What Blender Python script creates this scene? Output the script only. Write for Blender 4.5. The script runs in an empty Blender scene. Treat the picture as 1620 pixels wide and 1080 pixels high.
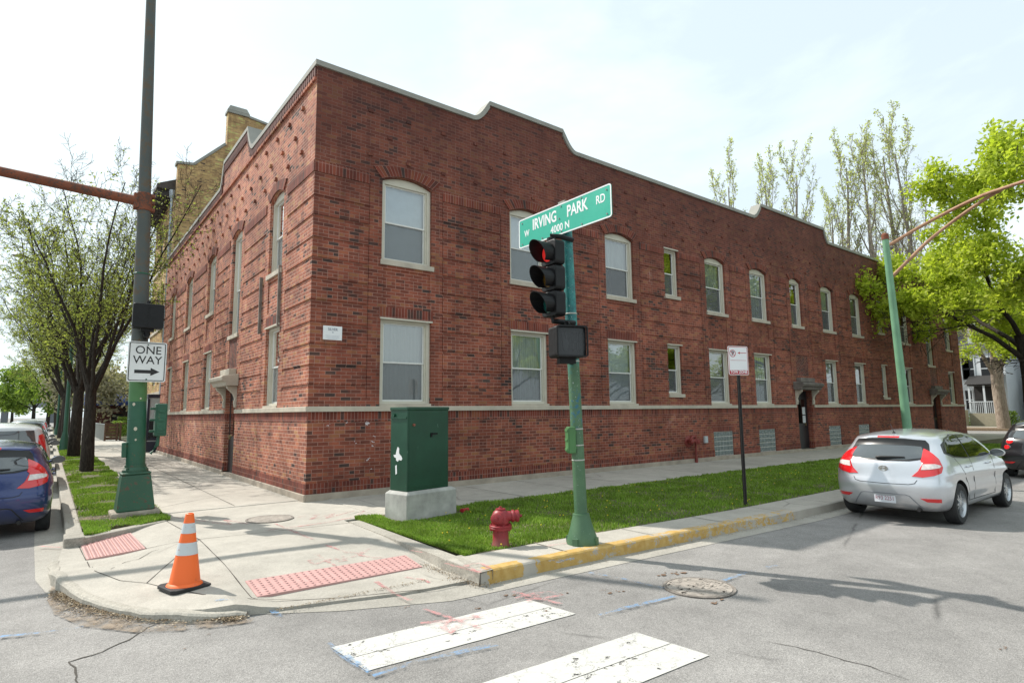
import bpy, bmesh, math, random
import numpy as np
from mathutils import Vector, Matrix, noise as mnoise
from mathutils.bvhtree import BVHTree
R = math.radians
sc = bpy.context.scene
COL = sc.collection

# ------------------------------------------------------------------ camera
CP = Vector((-4.06993, -11.89546, 1.68779))
CR = Vector((0.7902834, -0.61264168, -0.01105959))
CU = Vector((-0.06366344, -0.10004822, 0.99294376))
CF = Vector((0.60942523, 0.78400289, 0.11806932))
FPX = 938.687
cam = bpy.data.cameras.new("camera")
cam.sensor_width = 36.0
cam.lens = FPX / 1620.0 * 36.0
cam.clip_start = 0.05
cam.clip_end = 5000
camo = bpy.data.objects.new("camera", cam)
COL.objects.link(camo)
camo.matrix_world = Matrix(((CR.x, CU.x, -CF.x, CP.x), (CR.y, CU.y, -CF.y, CP.y), (CR.z, CU.z, -CF.z, CP.z), (0, 0, 0, 1)))
sc.camera = camo

# ------------------------------------------------------------------ light
SUN = Vector((-0.300, 0.612, 0.734)).normalized()
w = bpy.data.worlds.new("World")
sc.world = w
w.use_nodes = True
nt = w.node_tree
nt.nodes.clear()
out = nt.nodes.new('ShaderNodeOutputWorld')
bg = nt.nodes.new('ShaderNodeBackground')
bg.inputs['Strength'].default_value = 0.13
sky = nt.nodes.new('ShaderNodeTexSky')
sky.sky_type = 'NISHITA'
sky.sun_disc = False
sky.sun_elevation = math.asin(SUN.z)
sky.sun_rotation = math.atan2(SUN.x, SUN.y)
sky.air_density = 1.0
sky.dust_density = 2.2
sky.ozone_density = 1.0
tc = nt.nodes.new('ShaderNodeTexCoord')
mp = nt.nodes.new('ShaderNodeMapping')
mp.inputs['Scale'].default_value = (1.0, 1.0, 2.6)
nz = nt.nodes.new('ShaderNodeTexNoise')
nz.inputs['Scale'].default_value = 1.7
nz.inputs['Detail'].default_value = 7
nz.inputs['Roughness'].default_value = 0.55
nz.inputs['Distortion'].default_value = 0.3
rp = nt.nodes.new('ShaderNodeValToRGB')
rp.color_ramp.elements[0].position = 0.40
rp.color_ramp.elements[0].color = (0.70, 0.70, 0.70, 1)
rp.color_ramp.elements[1].position = 0.56
rp.color_ramp.elements[1].color = (1, 1, 1, 1)
mx = nt.nodes.new('ShaderNodeMix')
mx.data_type = 'RGBA'
mx.inputs['B'].default_value = (5.3, 6.05, 6.25, 1)
nt.links.new(tc.outputs['Generated'], mp.inputs['Vector'])
nt.links.new(mp.outputs[0], nz.inputs['Vector'])
nt.links.new(nz.outputs['Fac'], rp.inputs[0])
nt.links.new(rp.outputs[0], mx.inputs['Factor'])
nt.links.new(sky.outputs[0], mx.inputs['A'])
nt.links.new(mx.outputs['Result'], bg.inputs['Color'])
nt.links.new(bg.outputs[0], out.inputs['Surface'])

sl = bpy.data.lights.new("sun", 'SUN')
sl.energy = 3.9
sl.angle = R(0.6)
sl.color = (1.0, 0.95, 0.87)
so = bpy.data.objects.new("sun", sl)
COL.objects.link(so)
so.rotation_euler = SUN.to_track_quat('Z', 'Y').to_euler()
so.location = (0, 30, 40)
sc.view_settings.view_transform = 'Standard'
sc.view_settings.look = 'None'
sc.view_settings.exposure = 0.58
sc.view_settings.gamma = 1.0

# ------------------------------------------------------------------ measuring: a photo pixel to a point on a known plane
def ray(px, py):
    return CR * ((px - 810) / FPX) - CU * ((py - 540) / FPX) + CF
def G(px, py, z=0.0):
    d = ray(px, py)
    return CP + d * ((z - CP.z) / d.z)
def onY(px, py, Y):
    d = ray(px, py)
    return CP + d * ((Y - CP.y) / d.y)
def onX(px, py, X):
    d = ray(px, py)
    return CP + d * ((X - CP.x) / d.x)
def AT(px, py, dep):
    return CP + ray(px, py) * dep

# ------------------------------------------------------------------ object helpers
def tag(o, label=None, cat=None, group=None, kind=None):
    if label: o['label'] = label
    if cat: o['category'] = cat
    if group: o['group'] = group
    if kind: o['kind'] = kind
    return o

def thing(name, label, cat, loc=(0, 0, 0), rz=0.0, group=None):
    o = bpy.data.objects.new(name, None)
    o.empty_display_size = 0.2
    COL.objects.link(o)
    o.location = loc
    o.rotation_euler = (0, 0, rz)
    return tag(o, label, cat, group)

def copy_tree(o, parent=None):
    c = o.copy()
    COL.objects.link(c)
    if parent: c.parent = parent
    for ch in list(o.children):
        copy_tree(ch, c)
    return c

class MB:
    """collects geometry for one mesh"""
    def __init__(s):
        s.v = []; s.f = []; s.m = []; s.uv = []
    def face(s, pts, m=0, uv=None):
        i = len(s.v)
        s.v.extend([tuple(p) for p in pts])
        s.f.append(tuple(range(i, i + len(pts))))
        s.m.append(m)
        s.uv.append(uv)
    def mesh(s, vs, fs, m=0):
        i = len(s.v)
        s.v.extend([tuple(p) for p in vs])
        for f in fs:
            s.f.append(tuple(i + k for k in f)); s.m.append(m); s.uv.append(None)
    def box(s, x0, x1, y0, y1, z0, z1, m=0, mat=None):
        vs = [(x0,y0,z0),(x1,y0,z0),(x1,y1,z0),(x0,y1,z0),(x0,y0,z1),(x1,y0,z1),(x1,y1,z1),(x0,y1,z1)]
        if mat is not None: vs = [mat @ Vector(v) for v in vs]
        s.mesh(vs, [(3,2,1,0),(4,5,6,7),(0,1,5,4),(1,2,6,5),(2,3,7,6),(3,0,4,7)], m)
    def frust(s, cx, cy, z0, z1, a0, b0, a1, b1, m=0):
        vs = [(cx-a0,cy-b0,z0),(cx+a0,cy-b0,z0),(cx+a0,cy+b0,z0),(cx-a0,cy+b0,z0),(cx-a1,cy-b1,z1),(cx+a1,cy-b1,z1),(cx+a1,cy+b1,z1),(cx-a1,cy+b1,z1)]
        s.mesh(vs, [(3,2,1,0),(4,5,6,7),(0,1,5,4),(1,2,6,5),(2,3,7,6),(3,0,4,7)], m)
    def tube(s, pts, rad, n=10, m=0, cap=True):
        pts = [Vector(p) for p in pts]
        if not hasattr(rad, '__len__'): rad = [rad] * len(pts)
        i0 = len(s.v)
        for k, p in enumerate(pts):
            t = (pts[min(k+1, len(pts)-1)] - pts[max(k-1, 0)])
            if t.length < 1e-9: t = Vector((0,0,1))
            t.normalize()
            a = Vector((0,0,1)) if abs(t.z) < 0.9 else Vector((1,0,0))
            u = t.cross(a).normalized(); v = t.cross(u)
            for j in range(n):
                th = 2*math.pi*j/n
                s.v.append(tuple(p + (u*math.cos(th) + v*math.sin(th))*rad[k]))
        for k in range(len(pts)-1):
            for j in range(n):
                a = i0+k*n+j; b = i0+k*n+(j+1)%n
                s.f.append((a, a+n, b+n, b)); s.m.append(m); s.uv.append(None)
        if cap:
            s.f.append(tuple(i0+j for j in range(n))); s.m.append(m); s.uv.append(None)
            e = i0+(len(pts)-1)*n
            s.f.append(tuple(e+n-1-j for j in range(n))); s.m.append(m); s.uv.append(None)
    def lathe(s, prof, n=24, m=0, mat=None, cap=True):
        i0 = len(s.v)
        for (r, z) in prof:
            for j in range(n):
                th = 2*math.pi*j/n
                p = Vector((r*math.cos(th), r*math.sin(th), z))
                if mat is not None: p = mat @ p
                s.v.append(tuple(p))
        for k in range(len(prof)-1):
            for j in range(n):
                a = i0+k*n+j; b = i0+k*n+(j+1)%n
                s.f.append((a, b, b+n, a+n)); s.m.append(m); s.uv.append(None)
        if cap:
            s.f.append(tuple(i0+n-1-j for j in range(n))); s.m.append(m); s.uv.append(None)
            e = i0+(len(prof)-1)*n
            s.f.append(tuple(e+j for j in range(n))); s.m.append(m); s.uv.append(None)
    def prism(s, poly, fn, d0, d1, m=0):
        """poly: list of 2-D points, fn(u,v,d)->3-D"""
        n = len(poly)
        vs = [fn(u, v, d0) for u, v in poly] + [fn(u, v, d1) for u, v in poly]
        fs = [tuple(range(n)), tuple(range(2*n-1, n-1, -1))]
        for j in range(n):
            k = (j+1) % n
            fs.append((j, j+n, k+n, k))
        s.mesh(vs, fs, m)
    def build(s, name, mats, parent=None, smooth=False, uvfn=None, bevel=0, recalc=False, loc=None):
        me = bpy.data.meshes.new(name)
        me.from_pydata(s.v, [], s.f)
        if not isinstance(mats, (list, tuple)): mats = [mats]
        for mm in mats: me.materials.append(mm)
        if len(mats) > 1: me.polygons.foreach_set('material_index', s.m)
        if smooth: me.polygons.foreach_set('use_smooth', [True]*len(me.polygons))
        if uvfn or any(u is not None for u in s.uv):
            ul = me.uv_layers.new(name='UVMap')
            for p in me.polygons:
                uvs = s.uv[p.index]
                for k, li in enumerate(p.loop_indices):
                    if uvs is not None: ul.data[li].uv = uvs[k]
                    elif uvfn:
                        ul.data[li].uv = uvfn(me.vertices[me.loops[li].vertex_index].co, p.normal)
        if recalc:
            bm = bmesh.new(); bm.from_mesh(me)
            bmesh.ops.remove_doubles(bm, verts=bm.verts, dist=1e-5)
            bmesh.ops.recalc_face_normals(bm, faces=bm.faces)
            bm.to_mesh(me); bm.free()
        me.update()
        o = bpy.data.objects.new(name, me)
        COL.objects.link(o)
        if parent: o.parent = parent
        if loc is not None: o.location = loc
        if bevel:
            b = o.modifiers.new('bevel', 'BEVEL'); b.width = bevel; b.segments = 2; b.limit_method = 'ANGLE'; b.angle_limit = R(40)
        if smooth and not bevel:
            try:
                me.set_sharp_from_angle(angle=R(40))
            except Exception: pass
        return o

def seg_m(a, b):
    """matrix that maps +Z to a->b, origin a"""
    a = Vector(a); b = Vector(b)
    return Matrix.Translation(a) @ (b-a).to_track_quat('Z', 'Y').to_matrix().to_4x4()

def text_mesh(body, size, mat, fnm, name, parent=None, sx=1.0, bold=0.0, ext=0.002, align='CENTER', res=3):
    """flat lettering as a mesh, fnm(x,y)-> matrix placement"""
    cu = bpy.data.curves.new('t', 'FONT')
    cu.body = body; cu.size = size; cu.align_x = align; cu.align_y = 'CENTER'
    cu.extrude = ext; cu.offset = bold; cu.resolution_u = res
    o = bpy.data.objects.new('t', cu)
    COL.objects.link(o)
    dg = bpy.context.evaluated_depsgraph_get()
    me = bpy.data.meshes.new_from_object(o.evaluated_get(dg))
    bpy.data.objects.remove(o)
    me.name = name
    me.materials.clear(); me.materials.append(mat)
    for v in me.vertices: v.co.x *= sx
    me.transform(fnm)
    t = bpy.data.objects.new(name, me)
    COL.objects.link(t)
    if parent: t.parent = parent
    return t

# ------------------------------------------------------------------ materials
MATS = {}
class NT:
    def __init__(s, name):
        s.mat = bpy.data.materials.new(name); s.mat.use_nodes = True
        s.t = s.mat.node_tree
        s.b = s.t.nodes['Principled BSDF']; s.o = s.t.nodes['Material Output']
        MATS[name] = s.mat
    def n(s, typ, **kw):
        nd = s.t.nodes.new('ShaderNode' + typ)
        for k, v in kw.items():
            if k.startswith('i_'):
                nd.inputs[k[2:].replace('_', ' ')].default_value = v
            else: setattr(nd, k, v)
        return nd
    def l(s, a, b): s.t.links.new(a, b)
    def val(s, x, inp):
        if isinstance(x, (int, float)): inp.default_value = x
        else: s.l(x, inp)
    def math(s, op, a, b=0.0, c=None, clamp=False):
        nd = s.n('Math', operation=op, use_clamp=clamp)
        s.val(a, nd.inputs[0]); s.val(b, nd.inputs[1])
        if c is not None: s.val(c, nd.inputs[2])
        return nd.outputs[0]
    def mix(s, f, a, b, mode='MIX'):
        nd = s.n('Mix', data_type='RGBA', blend_type=mode)
        s.val(f, nd.inputs['Factor'])
        for x, k in ((a, 'A'), (b, 'B')):
            if isinstance(x, (tuple, list)): nd.inputs[k].default_value = (*x[:3], 1)
            else: s.l(x, nd.inputs[k])
        return nd.outputs['Result']
    def ramp(s, fac, stops, interp='LINEAR'):
        nd = s.n('ValToRGB'); cr = nd.color_ramp; cr.interpolation = interp
        while len(cr.elements) < len(stops): cr.elements.new(0.5)
        for e, (p, c) in zip(cr.elements, stops):
            e.position = p
            e.color = (c, c, c, 1) if isinstance(c, (int, float)) else (*c[:3], 1)
        s.l(fac, nd.inputs[0])
        return nd.outputs[0]
    def noise(s, vec, scale, detail=4, rough=0.55, dist=0.0, out='Fac'):
        nd = s.n('TexNoise'); nd.inputs['Scale'].default_value = scale
        nd.inputs['Detail'].default_value = detail; nd.inputs['Roughness'].default_value = rough
        nd.inputs['Distortion'].default_value = dist
        if vec is not None: s.l(vec, nd.inputs['Vector'])
        return nd.outputs[out]
    def coord(s, kind='Object'):
        return s.n('TexCoord').outputs[kind]
    def bump(s, h, strength=0.3, dist=0.01):
        nd = s.n('Bump'); nd.inputs['Strength'].default_value = strength; nd.inputs['Distance'].default_value = dist
        s.l(h, nd.inputs['Height']); s.l(nd.outputs[0], s.b.inputs['Normal'])
        return nd
    def col(s, c):
        if isinstance(c, (tuple, list)): s.b.inputs['Base Color'].default_value = (*c[:3], 1)
        else: s.l(c, s.b.inputs['Base Color'])
    def rough(s, r): s.val(r, s.b.inputs['Roughness'])

def simple(name, c, rough=0.6, metal=0.0, var=0.12, scale=6.0, bump=0.0, spec=0.5, fine=0.0, coat=0.0):
    t = NT(name)
    v = t.coord('Object')
    n1 = t.noise(v, scale, 5, 0.6)
    a = tuple(max(0, x*(1-var)) for x in c); b = tuple(min(1, x*(1+var)) for x in c)
    cc = t.ramp(n1, [(0.3, a), (0.7, b)])
    t.col(cc)
    t.rough(t.math('MULTIPLY_ADD', n1, 0.2, rough-0.1, clamp=True))
    t.b.inputs['Metallic'].default_value = metal
    t.b.inputs['Specular IOR Level'].default_value = spec
    if coat:
        t.b.inputs['Coat Weight'].default_value = coat; t.b.inputs['Coat Roughness'].default_value = 0.04
    if bump:
        t.bump(t.noise(v, scale*12, 4), bump, 0.004)
    return t.mat

def brick_mat(name, red, mode='stretch', bw=0.224, bh=0.0755, mortar=(0.36, 0.20, 0.165), dark=0.16, pale=0.0, upper_dark=False, redw=None):
    """bricks numbered one by one so that every brick has its own tone; UV are metres"""
    t = NT(name)
    uv = t.n('UVMap').outputs[0]
    sep = t.n('SeparateXYZ'); t.l(uv, sep.inputs[0])
    wob = t.noise(uv, 9.0, 2); 
    u0, v0 = sep.outputs[0], sep.outputs[1]
    u0 = t.math('ADD', u0, t.math('MULTIPLY', t.math('SUBTRACT', wob, 0.5), 0.006))
    if mode == 'lattice':
        a = t.math('MULTIPLY', t.math('ADD', u0, v0), 0.7071)
        b = t.math('MULTIPLY', t.math('SUBTRACT', v0, u0), 0.7071)
        u0, v0 = a, b
    if mode == 'soldier':
        rowf = t.math('DIVIDE', v0, bw); uf0 = t.math('DIVIDE', u0, bh); offm = 0.0
    else:
        rowf = t.math('DIVIDE', v0, bh); uf0 = t.math('DIVIDE', u0, bw); offm = 0.5
    row = t.math('FLOOR', rowf)
    if offm:
        sh = t.math('MULTIPLY', t.math('MODULO', row, 2.0), offm)
        # every 6th course is headers: half-length bricks
        hd = t.math('LESS_THAN', t.math('MODULO', t.math('ADD', row, 3000.0), 6.0), 1.0)
        sc_ = t.math('ADD', hd, 1.0)
        uf = t.math('MULTIPLY', t.math('ADD', uf0, sh), sc_)
    else:
        uf = uf0
    colm = t.math('FLOOR', uf)
    fu = t.math('FRACT', uf); fv = t.math('FRACT', rowf)
    # distance to joint
    mu = 0.055 if mode != 'soldier' else 0.14
    mv = 0.15 if mode != 'soldier' else 0.05
    eu = t.math('MINIMUM', fu, t.math('SUBTRACT', 1.0, fu))
    ev = t.math('MINIMUM', fv, t.math('SUBTRACT', 1.0, fv))
    if offm: eu = t.math('DIVIDE', eu, sc_)
    ju = t.math('DIVIDE', eu, mu*0.5); jv = t.math('DIVIDE', ev, mv*0.5)
    j = t.math('MINIMUM', ju, jv)
    rn = t.math('MULTIPLY', t.math('SUBTRACT', t.noise(uv, 60.0, 3), 0.5), 0.9)
    j = t.math('ADD', j, rn)
    brickmask = t.ramp(t.math('MULTIPLY', j, 0.5), [(0.42, 0.0), (0.62, 1.0)])
    cmb = t.n('CombineXYZ'); t.l(colm, cmb.inputs[0]); t.l(row, cmb.inputs[1])
    wn = t.n('TexWhiteNoise', noise_dimensions='2D'); t.l(cmb.outputs[0], wn.inputs['Vector'])
    rnd0 = wn.outputs['Value']
    clus = t.noise(uv, 0.9, 4, 0.6)
    rnd = t.math('ADD', rnd0, t.math('MULTIPLY', t.math('SUBTRACT', clus, 0.47), 0.95), clamp=True)
    r0 = red
    stops = [(0.0, (0.070, 0.050, 0.046)), (dark*0.55, (0.105, 0.055, 0.045)), (dark, (r0[0]*0.55, r0[1]*0.62, r0[2]*0.7)),
             (dark+0.2, (r0[0]*0.8, r0[1]*0.8, r0[2]*0.8)), (dark+0.45, r0), (0.88, (r0[0]*1.25, r0[1]*1.3, r0[2]*1.2)), (1.0, (r0[0]*1.2, r0[1]*1.75, r0[2]*1.35))]
    bc = t.ramp(rnd, stops)
    # brick face grime
    g1 = t.noise(uv, 42.0, 5, 0.65)
    bc = t.mix(t.math('MULTIPLY', g1, 0.5), bc, (0.06, 0.035, 0.03))
    # cloudy tone of whole wall
    big = t.noise(uv, 0.55, 5, 0.6)
    big2 = t.ramp(big, [(0.35, 0.68), (0.65, 1.12)])
    mz = t.noise(uv, 0.7, 5, 0.65, 0.6)
    mcol = t.ramp(mz, [(0.30, tuple(x*0.55 for x in mortar)), (0.50, mortar), (0.66, mortar), (0.78, tuple(min(1, x*1.35+0.03) for x in mortar))])
    bc = t.mix(1.0, bc, t.ramp(t.noise(uv, 2.2, 4, 0.6), [(0.3, (0.86, 0.80, 0.82)), (0.7, (1.10, 1.12, 1.08))]), 'MULTIPLY')
    base = t.mix(brickmask, mcol, bc)
    mps = t.n('Mapping'); mps.inputs['Scale'].default_value = (3.5, 0.22, 1); t.l(uv, mps.inputs[0])
    streak = t.ramp(t.noise(mps.outputs[0], 1.0, 5, 0.7), [(0.50, 0.0), (0.75, 0.50)])
    base = t.mix(streak, base, (0.07, 0.035, 0.03))
    base = t.mix(1.0, base, big2, 'MULTIPLY')
    # soot on the upper wall / efflorescence in blotches
    if upper_dark:
        hz = t.math('ADD', v0, t.math('MULTIPLY', t.noise(uv, 1.3, 5, 0.65), 3.0))
        soot = t.ramp(t.math('MULTIPLY', hz, 0.1), [(0.66, 0.0), (1.0, 0.62)])
        base = t.mix(soot, base, (0.075, 0.03, 0.026))
    ef = t.noise(uv, 1.1, 6, 0.7, 0.4)
    ef2 = t.noise(uv, 14.0, 4, 0.7)
    efm = t.ramp(t.math('MULTIPLY', t.math('ADD', t.math('MULTIPLY', ef, 1.3), t.math('MULTIPLY', ef2, 0.55)), 0.6), [(0.70-pale*0.1, 0.0), (0.80-pale*0.1, 0.6)])
    base = t.mix(efm, base, (0.50, 0.40, 0.37))
    t.col(base)
    t.rough(0.88)
    t.b.inputs['Specular IOR Level'].default_value = 0.25
    hh = t.math('ADD', t.math('MULTIPLY', brickmask, 1.0), t.math('MULTIPLY', g1, 0.25))
    hh = t.math('ADD', hh, t.math('MULTIPLY', rnd, 0.25))
    t.bump(hh, 0.7, 0.006)
    return t.mat

def ground_mat(name, c, speck, sp_scale, crack=0.0, stain=0.25, rough=0.9, bump=0.5, sp_amt=0.5, seamtint=None, bigs=0.35, bdist=0.004):
    t = NT(name)
    v = t.coord('Object')
    big = t.noise(v, bigs, 6, 0.6, 0.3)
    mid = t.noise(v, 3.0, 6, 0.65)
    fine = t.noise(v, sp_scale, 3, 0.7)
    vor = t.n('TexVoronoi'); vor.inputs['Scale'].default_value = sp_scale*0.6; t.l(v, vor.inputs['Vector'])
    bs = t.ramp(big, [(0.3, tuple(x*(1-stain) for x in c)), (0.7, tuple(x*(1+stain*0.6) for x in c))])
    bs = t.mix(1.0, bs, t.ramp(mid, [(0.25, 0.84), (0.75, 1.14)]), 'MULTIPLY')
    sp = t.ramp(fine, [(0.35, 1-sp_amt), (0.5, 1.0), (0.68, 1+sp_amt)])
    bs = t.mix(1.0, bs, sp, 'MULTIPLY')
    wn = t.ramp(vor.outputs['Color'], [(0.0, 1-sp_amt*0.5), (1.0, 1+sp_amt*0.5)])
    bs = t.mix(1.0, bs, wn, 'MULTIPLY')
    if crack:
        vc = t.n('TexVoronoi', feature='DISTANCE_TO_EDGE'); vc.inputs['Scale'].default_value = crack
        wv = t.n('Mix', data_type='RGBA'); wv.inputs['Factor'].default_value = 0.12
        t.l(v, wv.inputs['A']); t.l(t.noise(v, 2.0, 5, 0.7, out='Color'), wv.inputs['B'])
        t.l(wv.outputs['Result'], vc.inputs['Vector'])
        cm = t.ramp(vc.outputs['Distance'], [(0.0, 1.0), (0.006, 0.0)])
        cm = t.math('MULTIPLY', cm, t.ramp(t.noise(v, 0.5, 4), [(0.5, 0.0), (0.6, 0.8)]))
        bs = t.mix(cm, bs, tuple(x*0.3 for x in c))
    t.col(bs)
    t.rough(rough)
    t.b.inputs['Specular IOR Level'].default_value = 0.3
    t.bump(t.math('ADD', fine, t.math('MULTIPLY', vor.outputs['Distance'], 0.7)), bump, bdist)
    return t.mat

def paint_mark(name, c, cover=0.5, scale=14.0, soft=0.12):
    """worn road paint: the ground shows through where it has worn off"""
    t = NT(name)
    v = t.coord('Object')
    n = t.math('ADD', t.math('MULTIPLY', t.noise(v, scale, 6, 0.75), 0.7), t.math('MULTIPLY', t.noise(v, 2.5, 4, 0.6), 0.3))
    m = t.ramp(n, [(cover, 0.0), (cover+soft, 1.0)])
    t.col(t.mix(t.noise(v, 30, 3), tuple(x*0.86 for x in c), c))
    t.rough(0.75)
    tr = t.n('BsdfTransparent'); ms = t.n('MixShader')
    t.l(m, ms.inputs[0]); t.l(tr.outputs[0], ms.inputs[1]); t.l(t.b.outputs[0], ms.inputs[2]); t.l(ms.outputs[0], t.o.inputs['Surface'])
    return t.mat

def pole_paint(name, c, under=(0.02, 0.16, 0.18), rust=0.35, rustc=(0.20, 0.07, 0.03), rough=0.5, chips=0.0, scale=5.0):
    t = NT(name)
    v = t.coord('Object')
    n1 = t.noise(v, scale, 6, 0.7)
    n2 = t.noise(v, scale*4, 5, 0.75)
    b = t.ramp(t.noise(v, 2.0, 4), [(0.3, tuple(x*0.8 for x in c)), (0.7, tuple(x*1.15 for x in c))])
    if rust: b = t.mix(t.ramp(t.math('MULTIPLY', t.math('ADD', n1, n2), 0.5), [(0.62-rust*0.25, 0.0), (0.68-rust*0.25, 0.9)]), b, rustc)
    if chips: b = t.mix(t.ramp(n2, [(0.70-chips*0.2, 0.0), (0.72-chips*0.2, 1.0)]), b, (0.55, 0.58, 0.55))
    t.col(b); t.rough(t.math('MULTIPLY_ADD', n1, 0.3, rough-0.1)); t.bump(n2, 0.25, 0.003)
    return t.mat

def glass_mat(name, fac=0.25, tint=(0.8, 0.85, 0.85)):
    t = NT(name)
    tr = t.n('BsdfTransparent'); tr.inputs[0].default_value = (*tint, 1)
    gl = t.n('BsdfGlossy'); gl.inputs['Roughness'].default_value = 0.015
    gl.inputs[0].default_value = (1, 1, 1, 1)
    wv = t.noise(t.coord('Object'), 1.2, 2)
    bp_ = t.n('Bump'); bp_.inputs['Strength'].default_value = 0.04; bp_.inputs['Distance'].default_value = 0.05
    t.l(wv, bp_.inputs['Height']); t.l(bp_.outputs[0], gl.inputs['Normal'])
    fr = t.n('LayerWeight'); fr.inputs['Blend'].default_value = 0.45
    m = t.math('ADD', t.math('MULTIPLY', fr.outputs['Fresnel'], 0.8), fac, clamp=True)
    ms = t.n('MixShader'); t.l(m, ms.inputs[0]); t.l(tr.outputs[0], ms.inputs[1]); t.l(gl.outputs[0], ms.inputs[2]); t.l(ms.outputs[0], t.o.inputs['Surface'])
    return t.mat

def leaf_mat(name, c1, c2, trans=0.45):
    t = NT(name)
    oi = t.n('NewGeometry') 
    rnd = oi.outputs['Random Per Island']
    cc = t.ramp(rnd, [(0.0, c1), (1.0, c2)])
    t.col(cc); t.rough(0.6); t.b.inputs['Specular IOR Level'].default_value = 0.25
    tl = t.n('BsdfTranslucent'); t.l(t.mix(1.0, cc, (1.3, 1.35, 0.7), 'MULTIPLY'), tl.inputs[0])
    ms = t.n('MixShader'); ms.inputs[0].default_value = trans
    t.l(t.b.outputs[0], ms.inputs[1]); t.l(tl.outputs[0], ms.inputs[2]); t.l(ms.outputs[0], t.o.inputs['Surface'])
    return t.mat
def lin(r, g, b):
    f = lambda x: (x/255/12.92) if x/255 <= 0.04045 else ((x/255+0.055)/1.055)**2.4
    return (f(r), f(g), f(b))

M_BRICK = brick_mat('red_brick', (0.325, 0.092, 0.058), mortar=(0.38, 0.20, 0.155), dark=0.09, upper_dark=True)
M_BRICKW = brick_mat('red_brick_street', (0.47, 0.165, 0.105), mortar=(0.60, 0.38, 0.30), dark=0.05, pale=0.3)
M_SOLD = brick_mat('brick_on_end', (0.25, 0.058, 0.038), mode='soldier', mortar=(0.36, 0.19, 0.155), dark=0.10)
M_LATT = brick_mat('brick_lattice', (0.20, 0.06, 0.045), mode='lattice', dark=0.45)
M_STONE = simple('limestone', (0.46, 0.41, 0.335), 0.85, var=0.16, scale=3.0, bump=0.25)
M_STONED = simple('dirty_limestone', (0.155, 0.135, 0.12), 0.9, var=0.35, scale=4.0, bump=0.3)
M_COPE = simple('coping', (0.27, 0.265, 0.235), 0.75, var=0.15, scale=2.0, bump=0.15)
M_FOOT = simple('footing_concrete', (0.34, 0.29, 0.235), 0.9, var=0.25, scale=2.5, bump=0.3)
M_FRAME = simple('cream_paint', (0.56, 0.53, 0.44), 0.55, var=0.06, scale=5)
M_SASH = simple('white_sash', (0.68, 0.68, 0.65), 0.45, var=0.05)
M_SASHD = simple('grey_sash', (0.45, 0.46, 0.44), 0.45, var=0.05)
M_GLASS = glass_mat('window_glass', 0.13)
M_DARK = simple('dark_interior', (0.018, 0.018, 0.02), 0.8, var=0.3)
M_BLACK = simple('black_plastic', (0.007, 0.007, 0.008), 0.5, var=0.4, scale=10, spec=0.3)
M_WHITE = simple('white_enamel', (0.74, 0.75, 0.76), 0.4, var=0.03)
M_INKBLK = simple('black_ink', (0.012, 0.012, 0.012), 0.5)
M_SIGNRED = simple('red_ink', (0.42, 0.015, 0.03), 0.5)
M_RUBBER = simple('rubber', (0.016, 0.016, 0.017), 0.75, var=0.3)
M_CONC = ground_mat('concrete_walk', (0.405, 0.378, 0.332), 0, 90.0, crack=0.25, stain=0.18, sp_amt=0.13, bump=0.3)
M_CONC2 = ground_mat('concrete_gutter', (0.36, 0.338, 0.298), 0, 80.0, crack=0.5, stain=0.22, sp_amt=0.16, bump=0.35)
M_ASPH = ground_mat('asphalt', (0.250, 0.239, 0.228), 0, 120.0, crack=0.22, stain=0.26, sp_amt=0.42, bump=0.7)
# ================================================================== ground
ROADZ = -0.15
def clamp(x, a=0.0, b=1.0): return max(a, min(b, x))
def sstep(x): x = clamp(x); return x*x*(3-2*x)
# outer edge of the corner pavement (top of the curb), from the left curb round to the right one
PLAZA_EDGE = [(-3.78, -0.86), (-3.80, -1.35), (-3.86, -2.2), (-3.86, -3.05), (-3.80, -3.70), (-3.66, -4.35), (-3.44, -4.95), (-3.14, -5.45),
              (-2.84, -5.72), (-2.50, -5.84), (-2.20, -5.93), (-1.66, -6.08), (-1.12, -6.24), (-0.72, -6.28), (-0.33, -6.30)]
def H(x, y):
    """height of the corner pavement: two ramps dip to the gutter, the corner between them stays up"""
    ra = sstep((-3.9 - y)/1.9) * sstep((x + 2.75)/0.55)
    rb = sstep((-2.35 - x)/1.1) * sstep((y + 3.45)/0.6) * sstep((-0.9 - y + 0.35)/0.4)
    rc = sstep((-x - 1.9)/1.5) * sstep((-3.0 - y)/1.9)      # whole corner sits a little lower
    return -0.105*max(ra, rb, 0.60*rc) - 0.012
def GH(px, py, dz=0.0):
    p = G(px, py, 0)
    for _ in range(6): p = G(px, py, H(p.x, p.y))
    return Vector((p.x, p.y, H(p.x, p.y) + dz))

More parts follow.
